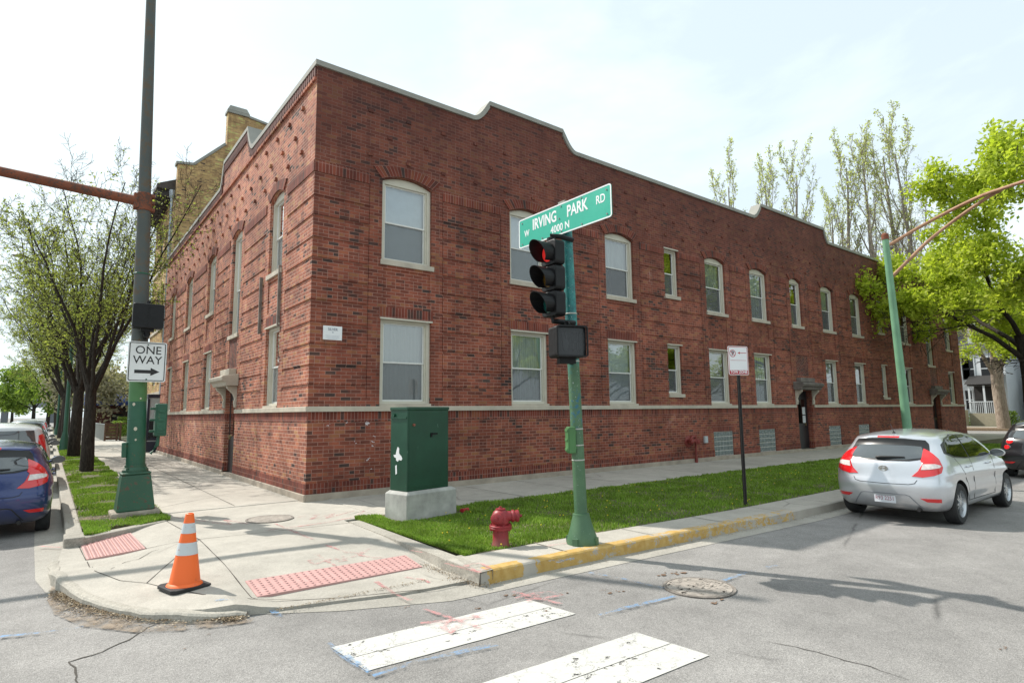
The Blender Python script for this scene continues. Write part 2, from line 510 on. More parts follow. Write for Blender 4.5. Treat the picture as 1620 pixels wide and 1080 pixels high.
def sheet(name, poly, z, mat, hfn=None, res=0.0, thick=0.0):
    """polygon laid on the ground, optionally re-meshed finely so that it can follow hfn"""
    bm = bmesh.new()
    vs = [bm.verts.new((x, y, z)) for x, y in poly]
    f = bm.faces.new(vs)
    if f.normal.z < 0: f.normal_flip()
    if hfn:
        xs = [p[0] for p in poly]; ys = [p[1] for p in poly]
        k = math.floor(min(xs)/res)*res
        while k < max(xs):
            bmesh.ops.bisect_plane(bm, geom=bm.verts[:]+bm.edges[:]+bm.faces[:], plane_co=(k+1e-4, 0, 0), plane_no=(1, 0, 0)); k += res
        k = math.floor(min(ys)/res)*res
        while k < max(ys):
            bmesh.ops.bisect_plane(bm, geom=bm.verts[:]+bm.edges[:]+bm.faces[:], plane_co=(0, k+1e-4, 0), plane_no=(0, 1, 0)); k += res
        for v in bm.verts: v.co.z = hfn(v.co.x, v.co.y) + z
    if thick:
        be = [e for e in bm.edges if len(e.link_faces) == 1]
        r = bmesh.ops.extrude_edge_only(bm, edges=be)
        for v in [g for g in r['geom'] if isinstance(g, bmesh.types.BMVert)]: v.co.z = -thick
    bmesh.ops.recalc_face_normals(bm, faces=bm.faces)
    me = bpy.data.meshes.new(name)
    bm.to_mesh(me); bm.free()
    for p in me.polygons:
        pass
    me.materials.append(mat)
    o = bpy.data.objects.new(name, me); COL.objects.link(o)
    return tag(o, kind='structure')

# one sheet to the horizon
g = MB(); g.face([(-2500, -2500, ROADZ), (2500, -2500, ROADZ), (2500, 2500, ROADZ), (-2500, 2500, ROADZ)])
tag(g.build('road', M_ASPH), kind='structure')

# corner pavement with its two ramps
corner = PLAZA_EDGE + [(-0.32, -6.2), (-0.22, -2.80), (-0.2, -2.45), (0.42, -2.42), (0.42, 0.25), (-2.42, 0.25), (-2.42, -0.55), (-3.5, -1.28)]
corner = [p for p in corner if p != (-3.78, -0.86)]
sheet('corner_pavement', corner, 0, M_CONC, hfn=H, res=0.2, thick=0.25)
# pavements along the two streets
def slab(name, x0, x1, y0, y1, z0, z1, m, bev=0.012):
    b = MB(); b.box(x0, x1, y0, y1, z0, z1); return tag(b.build(name, m, bevel=bev), kind='structure')
slab('pavement', 0.424, 41.3, -2.42, 0.12, -0.3, 0.0, M_CONC)
slab('pavement', -2.42, 0.12, 0.254, 120, -0.3, 0.0, M_CONC)
slab('pavement', 41.3, 43.2, -7.0, 24, -0.3, -0.004, M_CONC)
# kerbside walk and kerb along the right-hand street: follows a slight bend
def kerb_y(x): return -6.50 - 0.25*sstep(x/7.0) - 0.004*max(0, x-7)
def grass_y(x): return -5.80 - 0.22*sstep(x/6.0)
n = 60
xs = [-0.33 + (41.6+0.33)*(k/n)**1.6 for k in range(n+1)]
b = MB(); kb = MB(); kp = MB(); gu = MB(); gr = MB()
M_YEL = None
for a, c in zip(xs[:-1], xs[1:]):
    ya, yc = kerb_y(a), kerb_y(c); ga, gc = grass_y(a), grass_y(c)
    b.face([(a, ya+0.16, 0.0), (c, yc+0.16, 0.0), (c, gc, 0.004), (a, ga, 0.004)])
    b.face([(a, ga, 0.004), (c, gc, 0.004), (c, gc+0.01, -0.1), (a, ga+0.01, -0.1)])
tag(b.build('kerbside_walk', M_CONC), kind='structure')

def kerb_profile_strip(mb, pts, outn, w=0.16, z0=-0.2, ztop=0.004, m=0, zt=None):
    """kerb stone swept along pts (outer edge), outn(k)-> unit vector pointing from outer edge to pavement"""
    prof = [(0.0, z0), (0.012, -0.02), (0.03, -0.004), (0.05, 0.0), (w, 0.0)]
    for k in range(len(pts)-1):
        for j in range(len(prof)-1):
            q = []
            for (kk, jj) in ((k, j), (k+1, j), (k+1, j+1), (k, j+1)):
                p = pts[kk]; nn = outn(kk); t = prof[jj]
                zz = t[1] if jj == 0 else (ztop if zt is None else zt[kk]) + t[1]
                q.append((p[0]+nn[0]*t[0], p[1]+nn[1]*t[0], zz))
            mb.face(q, m)

def yellow_mat():
    t = NT('yellow_kerb_paint')
    v = t.coord('Object')
    n = t.math('ADD', t.math('MULTIPLY', t.noise(v, 5.0, 7, 0.75), 0.65), t.math('MULTIPLY', t.noise(v, 34.0, 5, 0.7), 0.35))
    sp = t.n('SeparateXYZ'); t.l(v, sp.inputs[0])
    far = t.ramp(t.math('MULTIPLY', sp.outputs[0], 0.1), [(0.0, 0.43), (0.18, 0.46), (0.58, 0.52), (0.68, 0.80)])
    m = t.math('GREATER_THAN', n, far)
    wx = t.math('ADD', sp.outputs[0], t.math('MULTIPLY', t.math('SUBTRACT', t.noise(v, 9.0, 4), 0.5), 0.25))
    brk = t.math('LESS_THAN', t.math('ABSOLUTE', t.math('SUBTRACT', wx, 0.36)), 0.10)
    tip = t.math('LESS_THAN', wx, -0.24)
    m = t.math('MULTIPLY', m, t.math('SUBTRACT', 1.0, t.math('MAXIMUM', brk, tip)))
    conc = t.ramp(t.noise(v, 3.0, 5), [(0.3, (0.34, 0.31, 0.27)), (0.7, (0.44, 0.41, 0.36))])
    yl = t.ramp(t.noise(v, 12.0, 5), [(0.3, (0.42, 0.25, 0.06)), (0.7, (0.52, 0.35, 0.12))])
    t.col(t.mix(m, conc, yl)); t.rough(0.8)
    t.bump(t.noise(v, 60, 4), 0.4, 0.004)
    return t.mat
M_YEL = yellow_mat()
M_KERB = ground_mat('kerb_concrete', (0.36, 0.335, 0.29), 0, 60.0, stain=0.25, sp_amt=0.2, bump=0.4)
rnd = random.Random(3)
pts = []
for k in range(0, 181):
    x = -0.33 + 42*(k/180)**1.7
    j = rnd.uniform(-0.006, 0.006)
    pts.append((x, kerb_y(x)+j))
zt = [0.004 + rnd.uniform(-0.004, 0.003) for p in pts]
kb = MB(); kerb_profile_strip(kb, pts, lambda k: (0, 1), zt=zt)
# end face of the kerb at the ramp
kb.face([(-0.33, -6.50, 0.0), (-0.33, -6.34, 0.0), (-0.33, -6.34, -0.2), (-0.33, -6.50, -0.2)])
tag(kb.build('kerb', M_YEL, recalc=True), kind='structure')
# flare kerb between ramp and lawn
fk = MB()
e0, e1 = Vector((-0.22, -2.80, 0)), Vector((-0.34, -6.50, 0))
for k in range(24):
    a = e0.lerp(e1, k/24); c = e0.lerp(e1, (k+1)/24)
    wd = 0.17
    fk.face([(a.x-0.02, a.y, -0.16), (c.x-0.02, c.y, -0.16), (c.x, c.y, 0.0), (a.x, a.y, 0.0)])
    fk.face([(a.x, a.y, 0.0), (c.x, c.y, 0.0), (c.x+wd, c.y, 0.006), (a.x+wd, a.y, 0.006)])
    fk.face([(a.x+wd, a.y, 0.006), (c.x+wd, c.y, 0.006), (c.x+wd, c.y, -0.1), (a.x+wd, a.y, -0.1)])
fk.box(-0.34, 0.02, -6.34, -5.70, -0.2, 0.0)
fk.box(-0.22, 0.25, -2.86, -2.70, -0.2, 0.004)
tag(fk.build('ramp_kerb', M_KERB), kind='structure')
# curved kerb round the corner
ck = MB()
pe = [Vector(p) for p in PLAZA_EDGE[2:-5]]
dense = []
for a, c in zip(pe[:-1], pe[1:]):
    for k in range(4): dense.append(a.lerp(c, k/4))
dense.append(pe[-1])
rk = random.Random(8)
outp = []; nrm = []
for k, p in enumerate(dense):
    t = (dense[min(k+1, len(dense)-1)] - dense[max(k-1, 0)]).normalized()
    nn = Vector((-t.y, t.x)); nrm.append(nn)
    outp.append(p - nn*(0.10 + rk.uniform(-0.012, 0.012)))
ztc = [H(p.x, p.y) + 0.005 + rk.uniform(-0.006, 0.004) - 0.055*sstep((k-len(dense)+8)/7) for k, p in enumerate(dense)]
kerb_profile_strip(ck, outp, lambda k: nrm[k], w=0.11, zt=ztc)
tag(ck.build('corner_kerb', M_KERB, recalc=True), kind='structure')
# left-hand street kerb
lk = MB()
lk.box(-3.76, -3.56, -0.90, 120, -0.3, 0.006)
o = tag(lk.build('kerb', M_KERB, bevel=0.02), kind='structure')
# low return kerb beside the left ramp
rkb = MB()
for (a, c) in (((-3.58, -1.36), (-2.42, -0.58)),):
    a = Vector((*a, 0)); c = Vector((*c, 0)); d = (c-a).normalized(); nn = Vector((-d.y, d.x, 0))
    q0 = a; q1 = c; q2 = c+nn*0.14; q3 = a+nn*0.14
    for z in (0,):
        vs = [(*p.xy, -0.25) for p in (q0, q1, q2, q3)] + [(q0.x, q0.y, -0.01), (q1.x, q1.y, 0.0), (q2.x, q2.y, 0.006), (q3.x, q3.y, 0.006)]
    rkb.mesh(vs, [(3,2,1,0),(4,5,6,7),(0,1,5,4),(1,2,6,5),(2,3,7,6),(3,0,4,7)])
rkb.box(-3.79, -3.55, -1.36, -0.91, -0.3, 0.010)
tag(rkb.build('ramp_kerb', M_KERB, bevel=0.015), kind='structure')

# gutter pan between pavement and asphalt
ASPH = [(-4.16, 40), (-4.14, 1.58), (-4.11, -0.94), (-4.07, -3.03), (-3.97, -3.74), (-3.74, -4.28), (-3.36, -4.97), (-3.02, -5.43), (-2.68, -5.72), (-1.76, -6.30),
        (-0.83, -6.70), (-0.32, -6.74), (0.2, -6.76), (2.12, -6.84), (6.0, -7.02), (12, -7.06), (41, -7.2)]
inner = [(-3.7, 40), (-3.7, 1.58), (-3.7, -0.9), (-3.7, -2.9), (-3.66, -3.6), (-3.5, -4.2), (-3.3, -4.8), (-2.95, -5.2), (-2.55, -5.55), (-1.8, -5.95),
         (-0.9, -6.15), (-0.3, -6.42), (0.2, -6.42), (2.12, -6.5), (6.0, -6.6), (12, -6.65), (41, -6.8)]
gm = MB()
for k in range(len(ASPH)-1):
    gm.face([(*ASPH[k], ROADZ+0.004), (*ASPH[k+1], ROADZ+0.004), (*inner[k+1], ROADZ+0.010), (*inner[k], ROADZ+0.010)])
tag(gm.build('gutter', M_CONC2, recalc=True), kind='structure')

# joints cut into the pavement, cracks in road and gutter
M_JOINT = simple('joint_dirt', (0.055, 0.048, 0.04), 0.95, var=0.4, scale=30)
def ribbon(mb, pts, w, m=0, jit=0.0, r=None, taper=False):
    pts = [Vector(p) for p in pts]
    L = []
    for k, p in enumerate(pts):
        t = pts[min(k+1, len(pts)-1)] - pts[max(k-1, 0)]
        nn = Vector((-t.y, t.x, 0)).normalized()
        ww = w*(0.5 if not r else r.uniform(0.3, 0.7))
        if taper: ww *= (1 - abs(2*k/(len(pts)-1)-1)**3)*0.9+0.1
        L.append((p+nn*ww, p-nn*ww))
    for k in range(len(L)-1):
        mb.face([L[k][1], L[k+1][1], L[k+1][0], L[k][0]], m)
def densify(pts, step, jit=0.0, r=None):
    o = []
    for a, c in zip(pts[:-1], pts[1:]):
        a = Vector(a); c = Vector(c); n = max(1, int((c-a).length/step))
        for k in range(n):
            p = a.lerp(c, k/n)
            if jit: p += Vector((r.uniform(-jit, jit), r.uniform(-jit, jit), 0))
            o.append(p)
    o.append(Vector(pts[-1]))
    return o
def onH(pts, dz): return [Vector((p.x, p.y, H(p.x, p.y)+dz)) for p in pts]
jm = MB(); rr = random.Random(5)
for pp in ([(315, 853), (398, 945), (407, 948)], [(315, 853), (232, 922)], [(312, 853), (240, 872), (175, 900)], [(228, 868), (312, 853), (360, 848), (560, 826)],
           [(262, 823), (315, 853)], [(138, 888), (150, 903), (190, 918), (232, 922), (320, 940), (398, 947)], [(398, 947), (540, 945), (690, 930), (745, 918)],
           [(206, 838), (232, 868)], [(118, 838), (136, 886)]):
    ribbon(jm, onH(densify([GH(*q) for q in pp], 0.3, 0.002, rr), 0.004), 0.010, r=rr)
for y in (2.2, 4.3, 6.4, 8.5, 10.6, 12.7, 15, 18, 21, 24): ribbon(jm, densify([(-2.4, y, 0.004), (0.0, y, 0.004)], 0.3, 0.004, rr), 0.014, r=rr)
ribbon(jm, densify([(-1.2, 0.3, 0.004), (-1.2, 30, 0.004)], 0.5, 0.005, rr), 0.014, r=rr)
for x in (2.0, 3.6, 5.2, 6.8, 8.4, 10, 11.6, 13.2, 14.8, 16.4, 18, 20, 22, 24, 26, 28): ribbon(jm, densify([(x, -2.4, 0.004), (x, 0, 0.004)], 0.3, 0.004, rr), 0.014, r=rr)
for x in (1.0, 2.55, 4.1, 5.65, 7.2, 8.8, 10.4, 12): ribbon(jm, densify([(x, grass_y(x)-0.02, 0.008), (x, kerb_y(x)+0.1, 0.006)], 0.3, 0.004, rr), 0.012, r=rr)
tag(jm.build('pavement_joints', M_JOINT), kind='structure')
cm = MB()
for pp, wd in (([(268, 978), (235, 992), (200, 1012), (150, 1035), (112, 1045), (122, 1068), (128, 1090)], 0.014),
           ([(1210, 1012), (1290, 1030), (1390, 1058), (1440, 1075)], 0.010), ([(580, 942), (565, 955), (572, 965)], 0.008), ([(205, 930), (150, 925), (70, 935)], 0.01)):
    cm_pts = densify([G(*q, ROADZ+0.004) for q in pp], 0.07, 0.016, rr)
    ribbon(cm, cm_pts, wd, r=rr, taper=True)
tag(cm.build('road_cracks', M_JOINT), kind='structure')

# crosswalk bars
def bar_mat():
    t = NT('crosswalk_paint')
    v = t.coord('Object')
    mpn = t.n('Mapping'); mpn.inputs['Scale'].default_value = (1.0, 1.0, 1); t.l(v, mpn.inputs[0])
    n = t.noise(mpn.outputs[0], 9.0, 7, 0.75)
    vc = t.n('TexVoronoi', feature='DISTANCE_TO_EDGE'); vc.inputs['Scale'].default_value = 5.5
    wv = t.n('Mix', data_type='RGBA'); wv.inputs['Factor'].default_value = 0.2
    t.l(v, wv.inputs['A']); t.l(t.noise(v, 7.0, 5, 0.7, out='Color'), wv.inputs['B']); t.l(wv.outputs['Result'], vc.inputs['Vector'])
    ck_ = t.ramp(vc.outputs['Distance'], [(0.0, 0.0), (0.012, 1.0)])
    ck_ = t.math('MAXIMUM', ck_, t.ramp(t.noise(v, 2.2, 4), [(0.42, 0.0), (0.6, 1.0)]))
    sp = t.n('SeparateXYZ'); t.l(v, sp.inputs[0])
    # thin worn line along the middle where two passes of tape meet
    m = t.math('MULTIPLY', t.math('GREATER_THAN', t.math('ADD', n, t.math('MULTIPLY', t.noise(v, 1.2, 3), 0.25)), 0.515), ck_)
    t.col(t.mix(t.noise(v, 24, 5, 0.7), (0.42, 0.41, 0.38), (0.56, 0.55, 0.52))); t.rough(0.7)
    t.bump(t.noise(v, 80, 4), 0.3, 0.003)
    tr = t.n('BsdfTransparent'); ms = t.n('MixShader')
    t.l(m, ms.inputs[0]); t.l(tr.outputs[0], ms.inputs[1]); t.l(t.b.outputs[0], ms.inputs[2]); t.l(ms.outputs[0], t.o.inputs['Surface'])
    return t.mat
M_BAR = bar_mat()
zb = ROADZ + 0.006
bars = MB()
def barq(quad, gap=0.018):
    q = [Vector(p) for p in quad]     # a0,a1 near edge ; b0,b1 far edge  (a0->a1 along the bar)
    a0, a1, b0, b1 = q
    for s0, s1 in ((0.0, 0.49), (0.503, 1.0)):
        n_ = 20
        for k in range(n_):
            t0, t1 = k/n_, (k+1)/n_
            def P(t, s):
                p = a0.lerp(a1, t).lerp(b0.lerp(b1, t), s)
                if s in (0.0, 1.0): p = p + Vector((0, 0.008*mnoise.noise(Vector((t*11+s*5, 3.1, 0))), 0))
                return p
            bars.face([P(t0, s0), P(t1, s0), P(t1, s1), P(t0, s1)])
barq([G(580, 1060.7, zb), G(911, 970, zb), G(524, 1023, zb), G(838, 948, zb)])
b2a, b2b, b2c = G(1006.7, 999.3, zb), G(1121.9, 1035.6, zb), G(761.7, 1080, zb)
dirv = (b2c - b2a).normalized()
barq([b2b + dirv*2.05, b2b, b2a + dirv*2.05, b2a])
# bars further on, outside the picture on the near side
for k in range(1, 5):
    dy = Vector((0.02*k, -1.19*k, 0))
    barq([b2b + dirv*2.05 + dy, b2b + dy, b2a + dirv*2.05 + dy, b2a + dy])
tag(bars.build('crosswalk_bars', M_BAR), kind='structure')

# utility spray marks
M_RSPRAY = paint_mark('red_spray', (0.60, 0.24, 0.24), 0.44, 16, 0.25)
M_BSPRAY = paint_mark('blue_spray', (0.14, 0.29, 0.50), 0.46, 14, 0.2)
rm = MB(); bl = MB()
def spray(mb, pl, w, plaza=True, z=0.007):
    for pp in pl:
        if plaza is True: q = onH(densify([GH(*a) for a in pp], 0.08), z)
        elif plaza == 'k': q = densify([G(*a, 0.016) for a in pp], 0.08)
        else: q = densify([G(*a, ROADZ+0.020) for a in pp], 0.08)
        ribbon(mb, q, w, r=rr)
spray(rm, [[(300, 822), (345, 826), (385, 823)], [(330, 826), (365, 830), (355, 822), (395, 829)], [(435, 828), (470, 843), (495, 853)], [(420, 839), (470, 833), (520, 826), (560, 818), (580, 806)],
           [(470, 818), (505, 814), (490, 822), (530, 812), (515, 820), (560, 808)], [(515, 862), (550, 875), (590, 882), (605, 882)], [(585, 868), (560, 880), (540, 885), (500, 884), (488, 887), (497, 893), (515, 887), (545, 880)],
           [(500, 876), (530, 895)], [(535, 888), (550, 886)], [(545, 872), (570, 877), (582, 871)], [(255, 822), (275, 818), (300, 821)]], 0.045)
spray(rm, [[(595, 920), (625, 940), (650, 950)], [(640, 913), (670, 917), (680, 922)], [(60, 862), (95, 866)]], 0.045)
spray(rm, [[(670, 962), (700, 972), (760, 992)], [(665, 985), (715, 980), (762, 975), (745, 972)], [(715, 978), (700, 990), (712, 1000), (728, 985)],
           [(810, 935), (850, 945), (890, 955)], [(815, 945), (845, 938), (870, 935), (890, 940), (850, 947), (830, 945)], [(855, 938), (835, 950)]], 0.05, plaza=False)
spray(rm, [[(705, 890), (730, 897), (760, 905)], [(735, 893), (760, 890), (775, 897), (755, 903), (735, 893)], [(862, 863), (897, 858)], [(648, 870), (668, 873)]], 0.05, plaza='k')
spray(bl, [[(520, 1016), (545, 1036), (585, 1062)], [(590, 1068), (660, 1045), (730, 1030), (785, 1018)], [(0, 1006), (60, 1000), (132, 990)], [(948, 972), (1000, 958), (1068, 942)], [(932, 905), (975, 912), (1050, 930)],
           [(1145, 917), (1180, 905), (1228, 893)]], 0.055, plaza=False)
spray(bl, [[(415, 950), (430, 965), (445, 975)]], 0.06, plaza=False)
spray(bl, [[(340, 950), (372, 947)], [(470, 776), (492, 774)], [(380, 770), (395, 769)]], 0.05)
spray(bl, [[(868, 887), (890, 884)], [(880, 889), (905, 882)]], 0.06, plaza='k')
tag(rm.build('red_utility_marks', M_RSPRAY), kind='structure')
tag(bl.build('blue_utility_marks', M_BSPRAY), kind='structure')

# darker tar repair and oil drips on the road, dried mud flecks
fl = MB(); M_MUD = simple('dried_mud', (0.16, 0.10, 0.065), 0.95, var=0.5, scale=25)
for (x, y, s) in ((1050, 909, 0.17), (1070, 907, 0.12), (1135, 950, 0.10), (640, 960, 0.05), (757, 962, 0.07), (812, 940, 0.10), (890, 938, 0.06), (955, 933, 0.06), (975, 936, 0.09), (860, 967, 0.06), (1590, 1025, 0.05), (290, 1025, 0.04), (330, 1002, 0.035), (1232, 935, 0.02)):
    p = G(x, y, ROADZ+0.006)
    for k in range(5):
        q = p + Vector((rr.uniform(-s, s), rr.uniform(-s, s)*0.45, 0)); r_ = rr.uniform(0.06, 0.28)*s; a0 = rr.uniform(0, 6)
        t = [q + Vector((math.cos(a0+a)*r_*rr.uniform(0.6, 1.3), math.sin(a0+a)*r_*rr.uniform(0.4, 1), 0.001*k)) for a in (0, 1, 2, 3, 4.2, 5.2)]
        fl.face(t); 
tag(fl.build('mud_flecks', M_MUD), kind='stuff')
MATS['mud'] = M_MUD

# tactile pads (pink domed panels)
def pad(name, quad, nx, ny, label, ridges=False):
    a, b_, c, d = quad       # corners in order
    m = MB()
    H2 = 0.012
    top = [Vector((p.x, p.y, p.z+H2)) for p in quad]; bot = [Vector((p.x, p.y, p.z-0.02)) for p in quad]
    m.mesh(top+bot, [(0,1,2,3),(0,4,5,1),(1,5,6,2),(2,6,7,3),(3,7,4,0)])
    dm = m
    for i in range(nx):
        for j in range(ny):
            u = (i+0.5)/nx; v = (j+0.5)/ny
            p = top[0].lerp(top[1], u).lerp(top[3].lerp(top[2], u), v)
            n6 = 6; r0, r1, h = 0.020, 0.012, 0.008
            vs = [(p.x+r0*math.cos(k*math.pi/3), p.y+r0*math.sin(k*math.pi/3), p.z-0.004) for k in range(n6)] + [(p.x+r1*math.cos(k*math.pi/3), p.y+r1*math.sin(k*math.pi/3), p.z+h) for k in range(n6)]
            dm.mesh(vs, [(k, (k+1) % n6, (k+1) % n6+n6, k+n6) for k in range(n6)] + [tuple(range(n6, 2*n6))])
    pl = m.build(name, M_PADS)
    if ridges:
        rg = MB()
        for i in range(1, 9):
            u = i/9
            p0 = top[0].lerp(top[1], u); p1 = top[3].lerp(top[2], u)
            t = Vector((0.006, 0, 0)); z = Vector((0, 0, 0.0015))
            e = (p1-p0).normalized(); nn = Vector((-e.y, e.x, 0))*0.006
            rg.face([p0+nn+z, p0-nn+z, p1-nn+z, p1+nn+z])
        rg.build('seams', M_PADD, parent=pl)
    return tag(pl, label, 'tactile paving', 'tactile pads at the corner ramps')
M_PADS = simple('pink_tactile', (0.47, 0.27, 0.25), 0.75, var=0.10, scale=7, bump=0.2)
M_PADD = simple('pink_tactile_seam', (0.30, 0.14, 0.12), 0.8)
pad('tactile_pad', [GH(388, 920), GH(641, 879), GH(668, 897), GH(407, 945)], 24, 8, 'long pink domed tactile pad on the ramp facing the white crosswalk bars')
pad('tactile_pad', [GH(128, 850), GH(206.7, 837), GH(230, 868), GH(137, 885.7)], 9, 16, 'short pink tactile pad with ribbed seams on the left ramp beside the green pole', ridges=True)

# manhole covers
def iron_mat():
    t = NT('cast_iron')
    v = t.coord('Object')
    n = t.noise(v, 20, 5, 0.7)
    t.col(t.ramp(n, [(0.3, (0.10, 0.085, 0.075)), (0.7, (0.27, 0.24, 0.21))])); t.rough(0.75); t.bump(n, 0.4, 0.004)
    return t.mat
M_IRON = iron_mat()
def cover(name, c, r, label, pattern):
    t = thing(name, label, 'manhole cover', c)
    m = MB(); m.lathe([(r, 0.0), (r, 0.010), (r*0.93, 0.010), (r*0.925, 0.004), (r*0.0001, 0.004)], 48, cap=False); m.build('frame_ring', M_IRON, t, smooth=False)
    m = MB(); rx = random.Random(2)
    if pattern == 'round':
        m.lathe([(r*0.90, 0.004), (r*0.90, 0.010), (r*0.0001, 0.010)], 48, cap=False)
        for k in range(90):
            a = rx.uniform(0, 6.283); q = r*0.86*math.sqrt(rx.random()); s = rx.uniform(0.012, 0.03)
            m.box(q*math.cos(a)-s, q*math.cos(a)+s, q*math.sin(a)-s*0.6, q*math.sin(a)+s*0.6, 0.010, 0.0135)
    else:
        m.lathe([(r*0.90, 0.004), (r*0.90, 0.009), (r*0.0001, 0.009)], 48, cap=False)
        for k in range(-9, 10):
            x = k*r*0.09; hh = math.sqrt(max(0, (r*0.84)**2-x*x))
            m.box(x-0.008, x+0.008, -hh, hh, 0.009, 0.0125)
    m.build('lid', M_LID, t)
    return t
M_LID = simple('worn_lid', (0.30, 0.265, 0.23), 0.75, var=0.35, scale=9, bump=0.4)
c = G(1106, 929, ROADZ+0.005); cover('manhole_cover', c, 0.365, 'round manhole cover set in the grey asphalt near the crosswalk bars', 'round')
c = GH(427, 821, 0.004); cover('manhole_cover', c, 0.37, 'brown ribbed manhole cover set in the pale pavement by the brick corner', 'ribs')

# ------------------------------------------------------------------ lawns
def soil_mat():
    t = NT('lawn_soil')
    v = t.coord('Object')
    n = t.noise(v, 3.0, 6, 0.7)
    t.col(t.ramp(n, [(0.35, (0.04, 0.07, 0.014)), (0.5, (0.09, 0.085, 0.04)), (0.62, (0.20, 0.155, 0.10))])); t.rough(0.95)
    t.bump(t.noise(v, 40, 4), 0.6, 0.01)
    return t.mat
M_SOIL = soil_mat()
def grass_mat(name, c1, c2, c3):
    t = NT(name)
    rn = t.n('NewGeometry').outputs['Random Per Island']
    v = t.coord('Object')
    cc = t.ramp(rn, [(0.0, c1), (0.55, c2), (0.93, c2), (1.0, c3)])
    cc = t.mix(1.0, cc, t.ramp(t.noise(v, 1.4, 5, 0.65), [(0.3, 0.62), (0.7, 1.25)]), 'MULTIPLY')
    t.col(cc); t.rough(0.55); t.b.inputs['Specular IOR Level'].default_value = 0.3
    tl = t.n('BsdfTranslucent'); t.l(cc, tl.inputs[0])
    ms = t.n('MixShader'); ms.inputs[0].default_value = 0.35
    t.l(t.b.outputs[0], ms.inputs[1]); t.l(tl.outputs[0], ms.inputs[2]); t.l(ms.outputs[0], t.o.inputs['Surface'])
    return t.mat
M_GRASS = grass_mat('grass_blades', (0.11, 0.21, 0.022), (0.24, 0.38, 0.045), (0.42, 0.42, 0.15))
def blades(name, samples, mat, seed, hgt=0.048, wid=0.005, label='', flowers=0):
    """samples: list of (x,y,z,scale)"""
    rg = np.random.default_rng(seed)
    S = np.array(samples, dtype=np.float64); n = len(S)
    ang = rg.uniform(0, 2*np.pi, n); lean = rg.uniform(0.0, 0.75, n)*S[:, 3]*hgt; la = rg.uniform(0, 2*np.pi, n)
    h = hgt*rg.uniform(0.5, 1.25, n)*S[:, 3]; wd = wid*rg.uniform(0.7, 1.5, n)*np.maximum(1.0, S[:, 4])
    dx, dy = np.cos(ang)*wd, np.sin(ang)*wd
    lx, ly = np.cos(la)*lean, np.sin(la)*lean
    V = np.zeros((n, 5, 3))
    V[:, 0] = np.stack([S[:, 0]-dx, S[:, 1]-dy, S[:, 2]], 1)
    V[:, 1] = np.stack([S[:, 0]+dx, S[:, 1]+dy, S[:, 2]], 1)
    V[:, 2] = np.stack([S[:, 0]+dx*0.8+lx*0.35, S[:, 1]+dy*0.8+ly*0.35, S[:, 2]+h*0.6], 1)
    V[:, 3] = np.stack([S[:, 0]-dx*0.8+lx*0.35, S[:, 1]-dy*0.8+ly*0.35, S[:, 2]+h*0.6], 1)
    V[:, 4] = np.stack([S[:, 0]+lx, S[:, 1]+ly, S[:, 2]+h], 1)
    me = bpy.data.meshes.new(name)
    me.vertices.add(n*5); me.vertices.foreach_set('co', V.reshape(-1))
    base = (np.arange(n)*5)[:, None]
    loops = np.concatenate([base+np.array([0, 1, 2, 3]), base+np.array([3, 2, 4])], 1).reshape(-1)
    me.loops.add(len(loops)); me.loops.foreach_set('vertex_index', loops.astype(np.int32))
    me.polygons.add(2*n)
    st = np.stack([np.arange(n)*7, np.arange(n)*7+4], 1).reshape(-1); tt = np.tile([4, 3], n)
    me.polygons.foreach_set('loop_start', st.astype(np.int32)); me.polygons.foreach_set('loop_total', tt.astype(np.int32))
    me.update(calc_edges=True); me.validate()
    me.materials.append(mat)
    o = bpy.data.objects.new(name, me); COL.objects.link(o)
    return tag(o, label or None, 'grass' if label else None, kind='stuff')
rl = random.Random(11)
# right lawn
slab('lawn_soil', 0.0, 38.5, -6.02, -2.44, -0.3, 0.0, M_SOIL, bev=0)
def inlawn(x, y):
    return y > grass_y(x)+0.02 + 0.05*mnoise.noise(Vector((x*2.2, 1, 0))) and y < -2.46 + 0.05*mnoise.noise(Vector((x*2.2, 9, 0))) - (0.06 if x < 8 else 0) and x > -0.05 - 0.03*(y+2.8)/(-3.7)
S = []
while len(S) < 105000:
    t = rl.random(); x = -0.06 + 30*t**2.3; y = rl.uniform(-6.1, -2.4)
    if not inlawn(x, y): continue
    if (x-0.59)**2+(y+5.62)**2 < 0.02 or (0.33 < x < 1.62 and -3.36 < y < -2.5): continue
    cl = mnoise.noise(Vector((x*1.7, y*1.7, 0)))
    if rl.random() > 0.72 + cl*0.5: continue
    d = math.hypot(x+4, y+11.9)
    S.append((x, y, 0.0, 0.75+0.55*(cl+0.3), max(1.0, d/9.0)))
blades('grass', S, M_GRASS, 1, label='green lawn strip between the brick wall pavement and the yellow kerb')
# left verge
sl2 = slab('verge_soil', -3.56, -2.42, -0.5, 120, -0.3, -0.004, M_SOIL, bev=0)
S = []
while len(S) < 36000:
    t = rl.random(); y = -1.2 + 34*t**2.0; x = rl.uniform(-3.55, -2.38)
    if y < -0.55 and (y - (-1.25)) < (x+3.55)*0.68: continue
    cl = mnoise.noise(Vector((x*1.5+30, y*1.1, 0)))
    bare = (0.15 < y < 0.75 and x < -2.95 and cl < 0.2)
    if bare or ((x+3.06)**2+(y-11.3)**2 < 0.5 and rl.random() < 0.8): continue
    if abs(x+2.78) < 0.33 and abs(y-0.59) < 0.33: continue
    if rl.random() > 0.50 + cl*1.5: continue
    hh = 0.7+1.2*max(0, cl)
    if 0.9 < y < 4: hh *= 1.5
    S.append((x, y, 0.0, hh, max(1.0, math.hypot(x+4, y+11.9)/11.0)))
blades('grass', S, M_GRASS, 2, label='ragged grass verge between the left kerb and pavement under the trees')
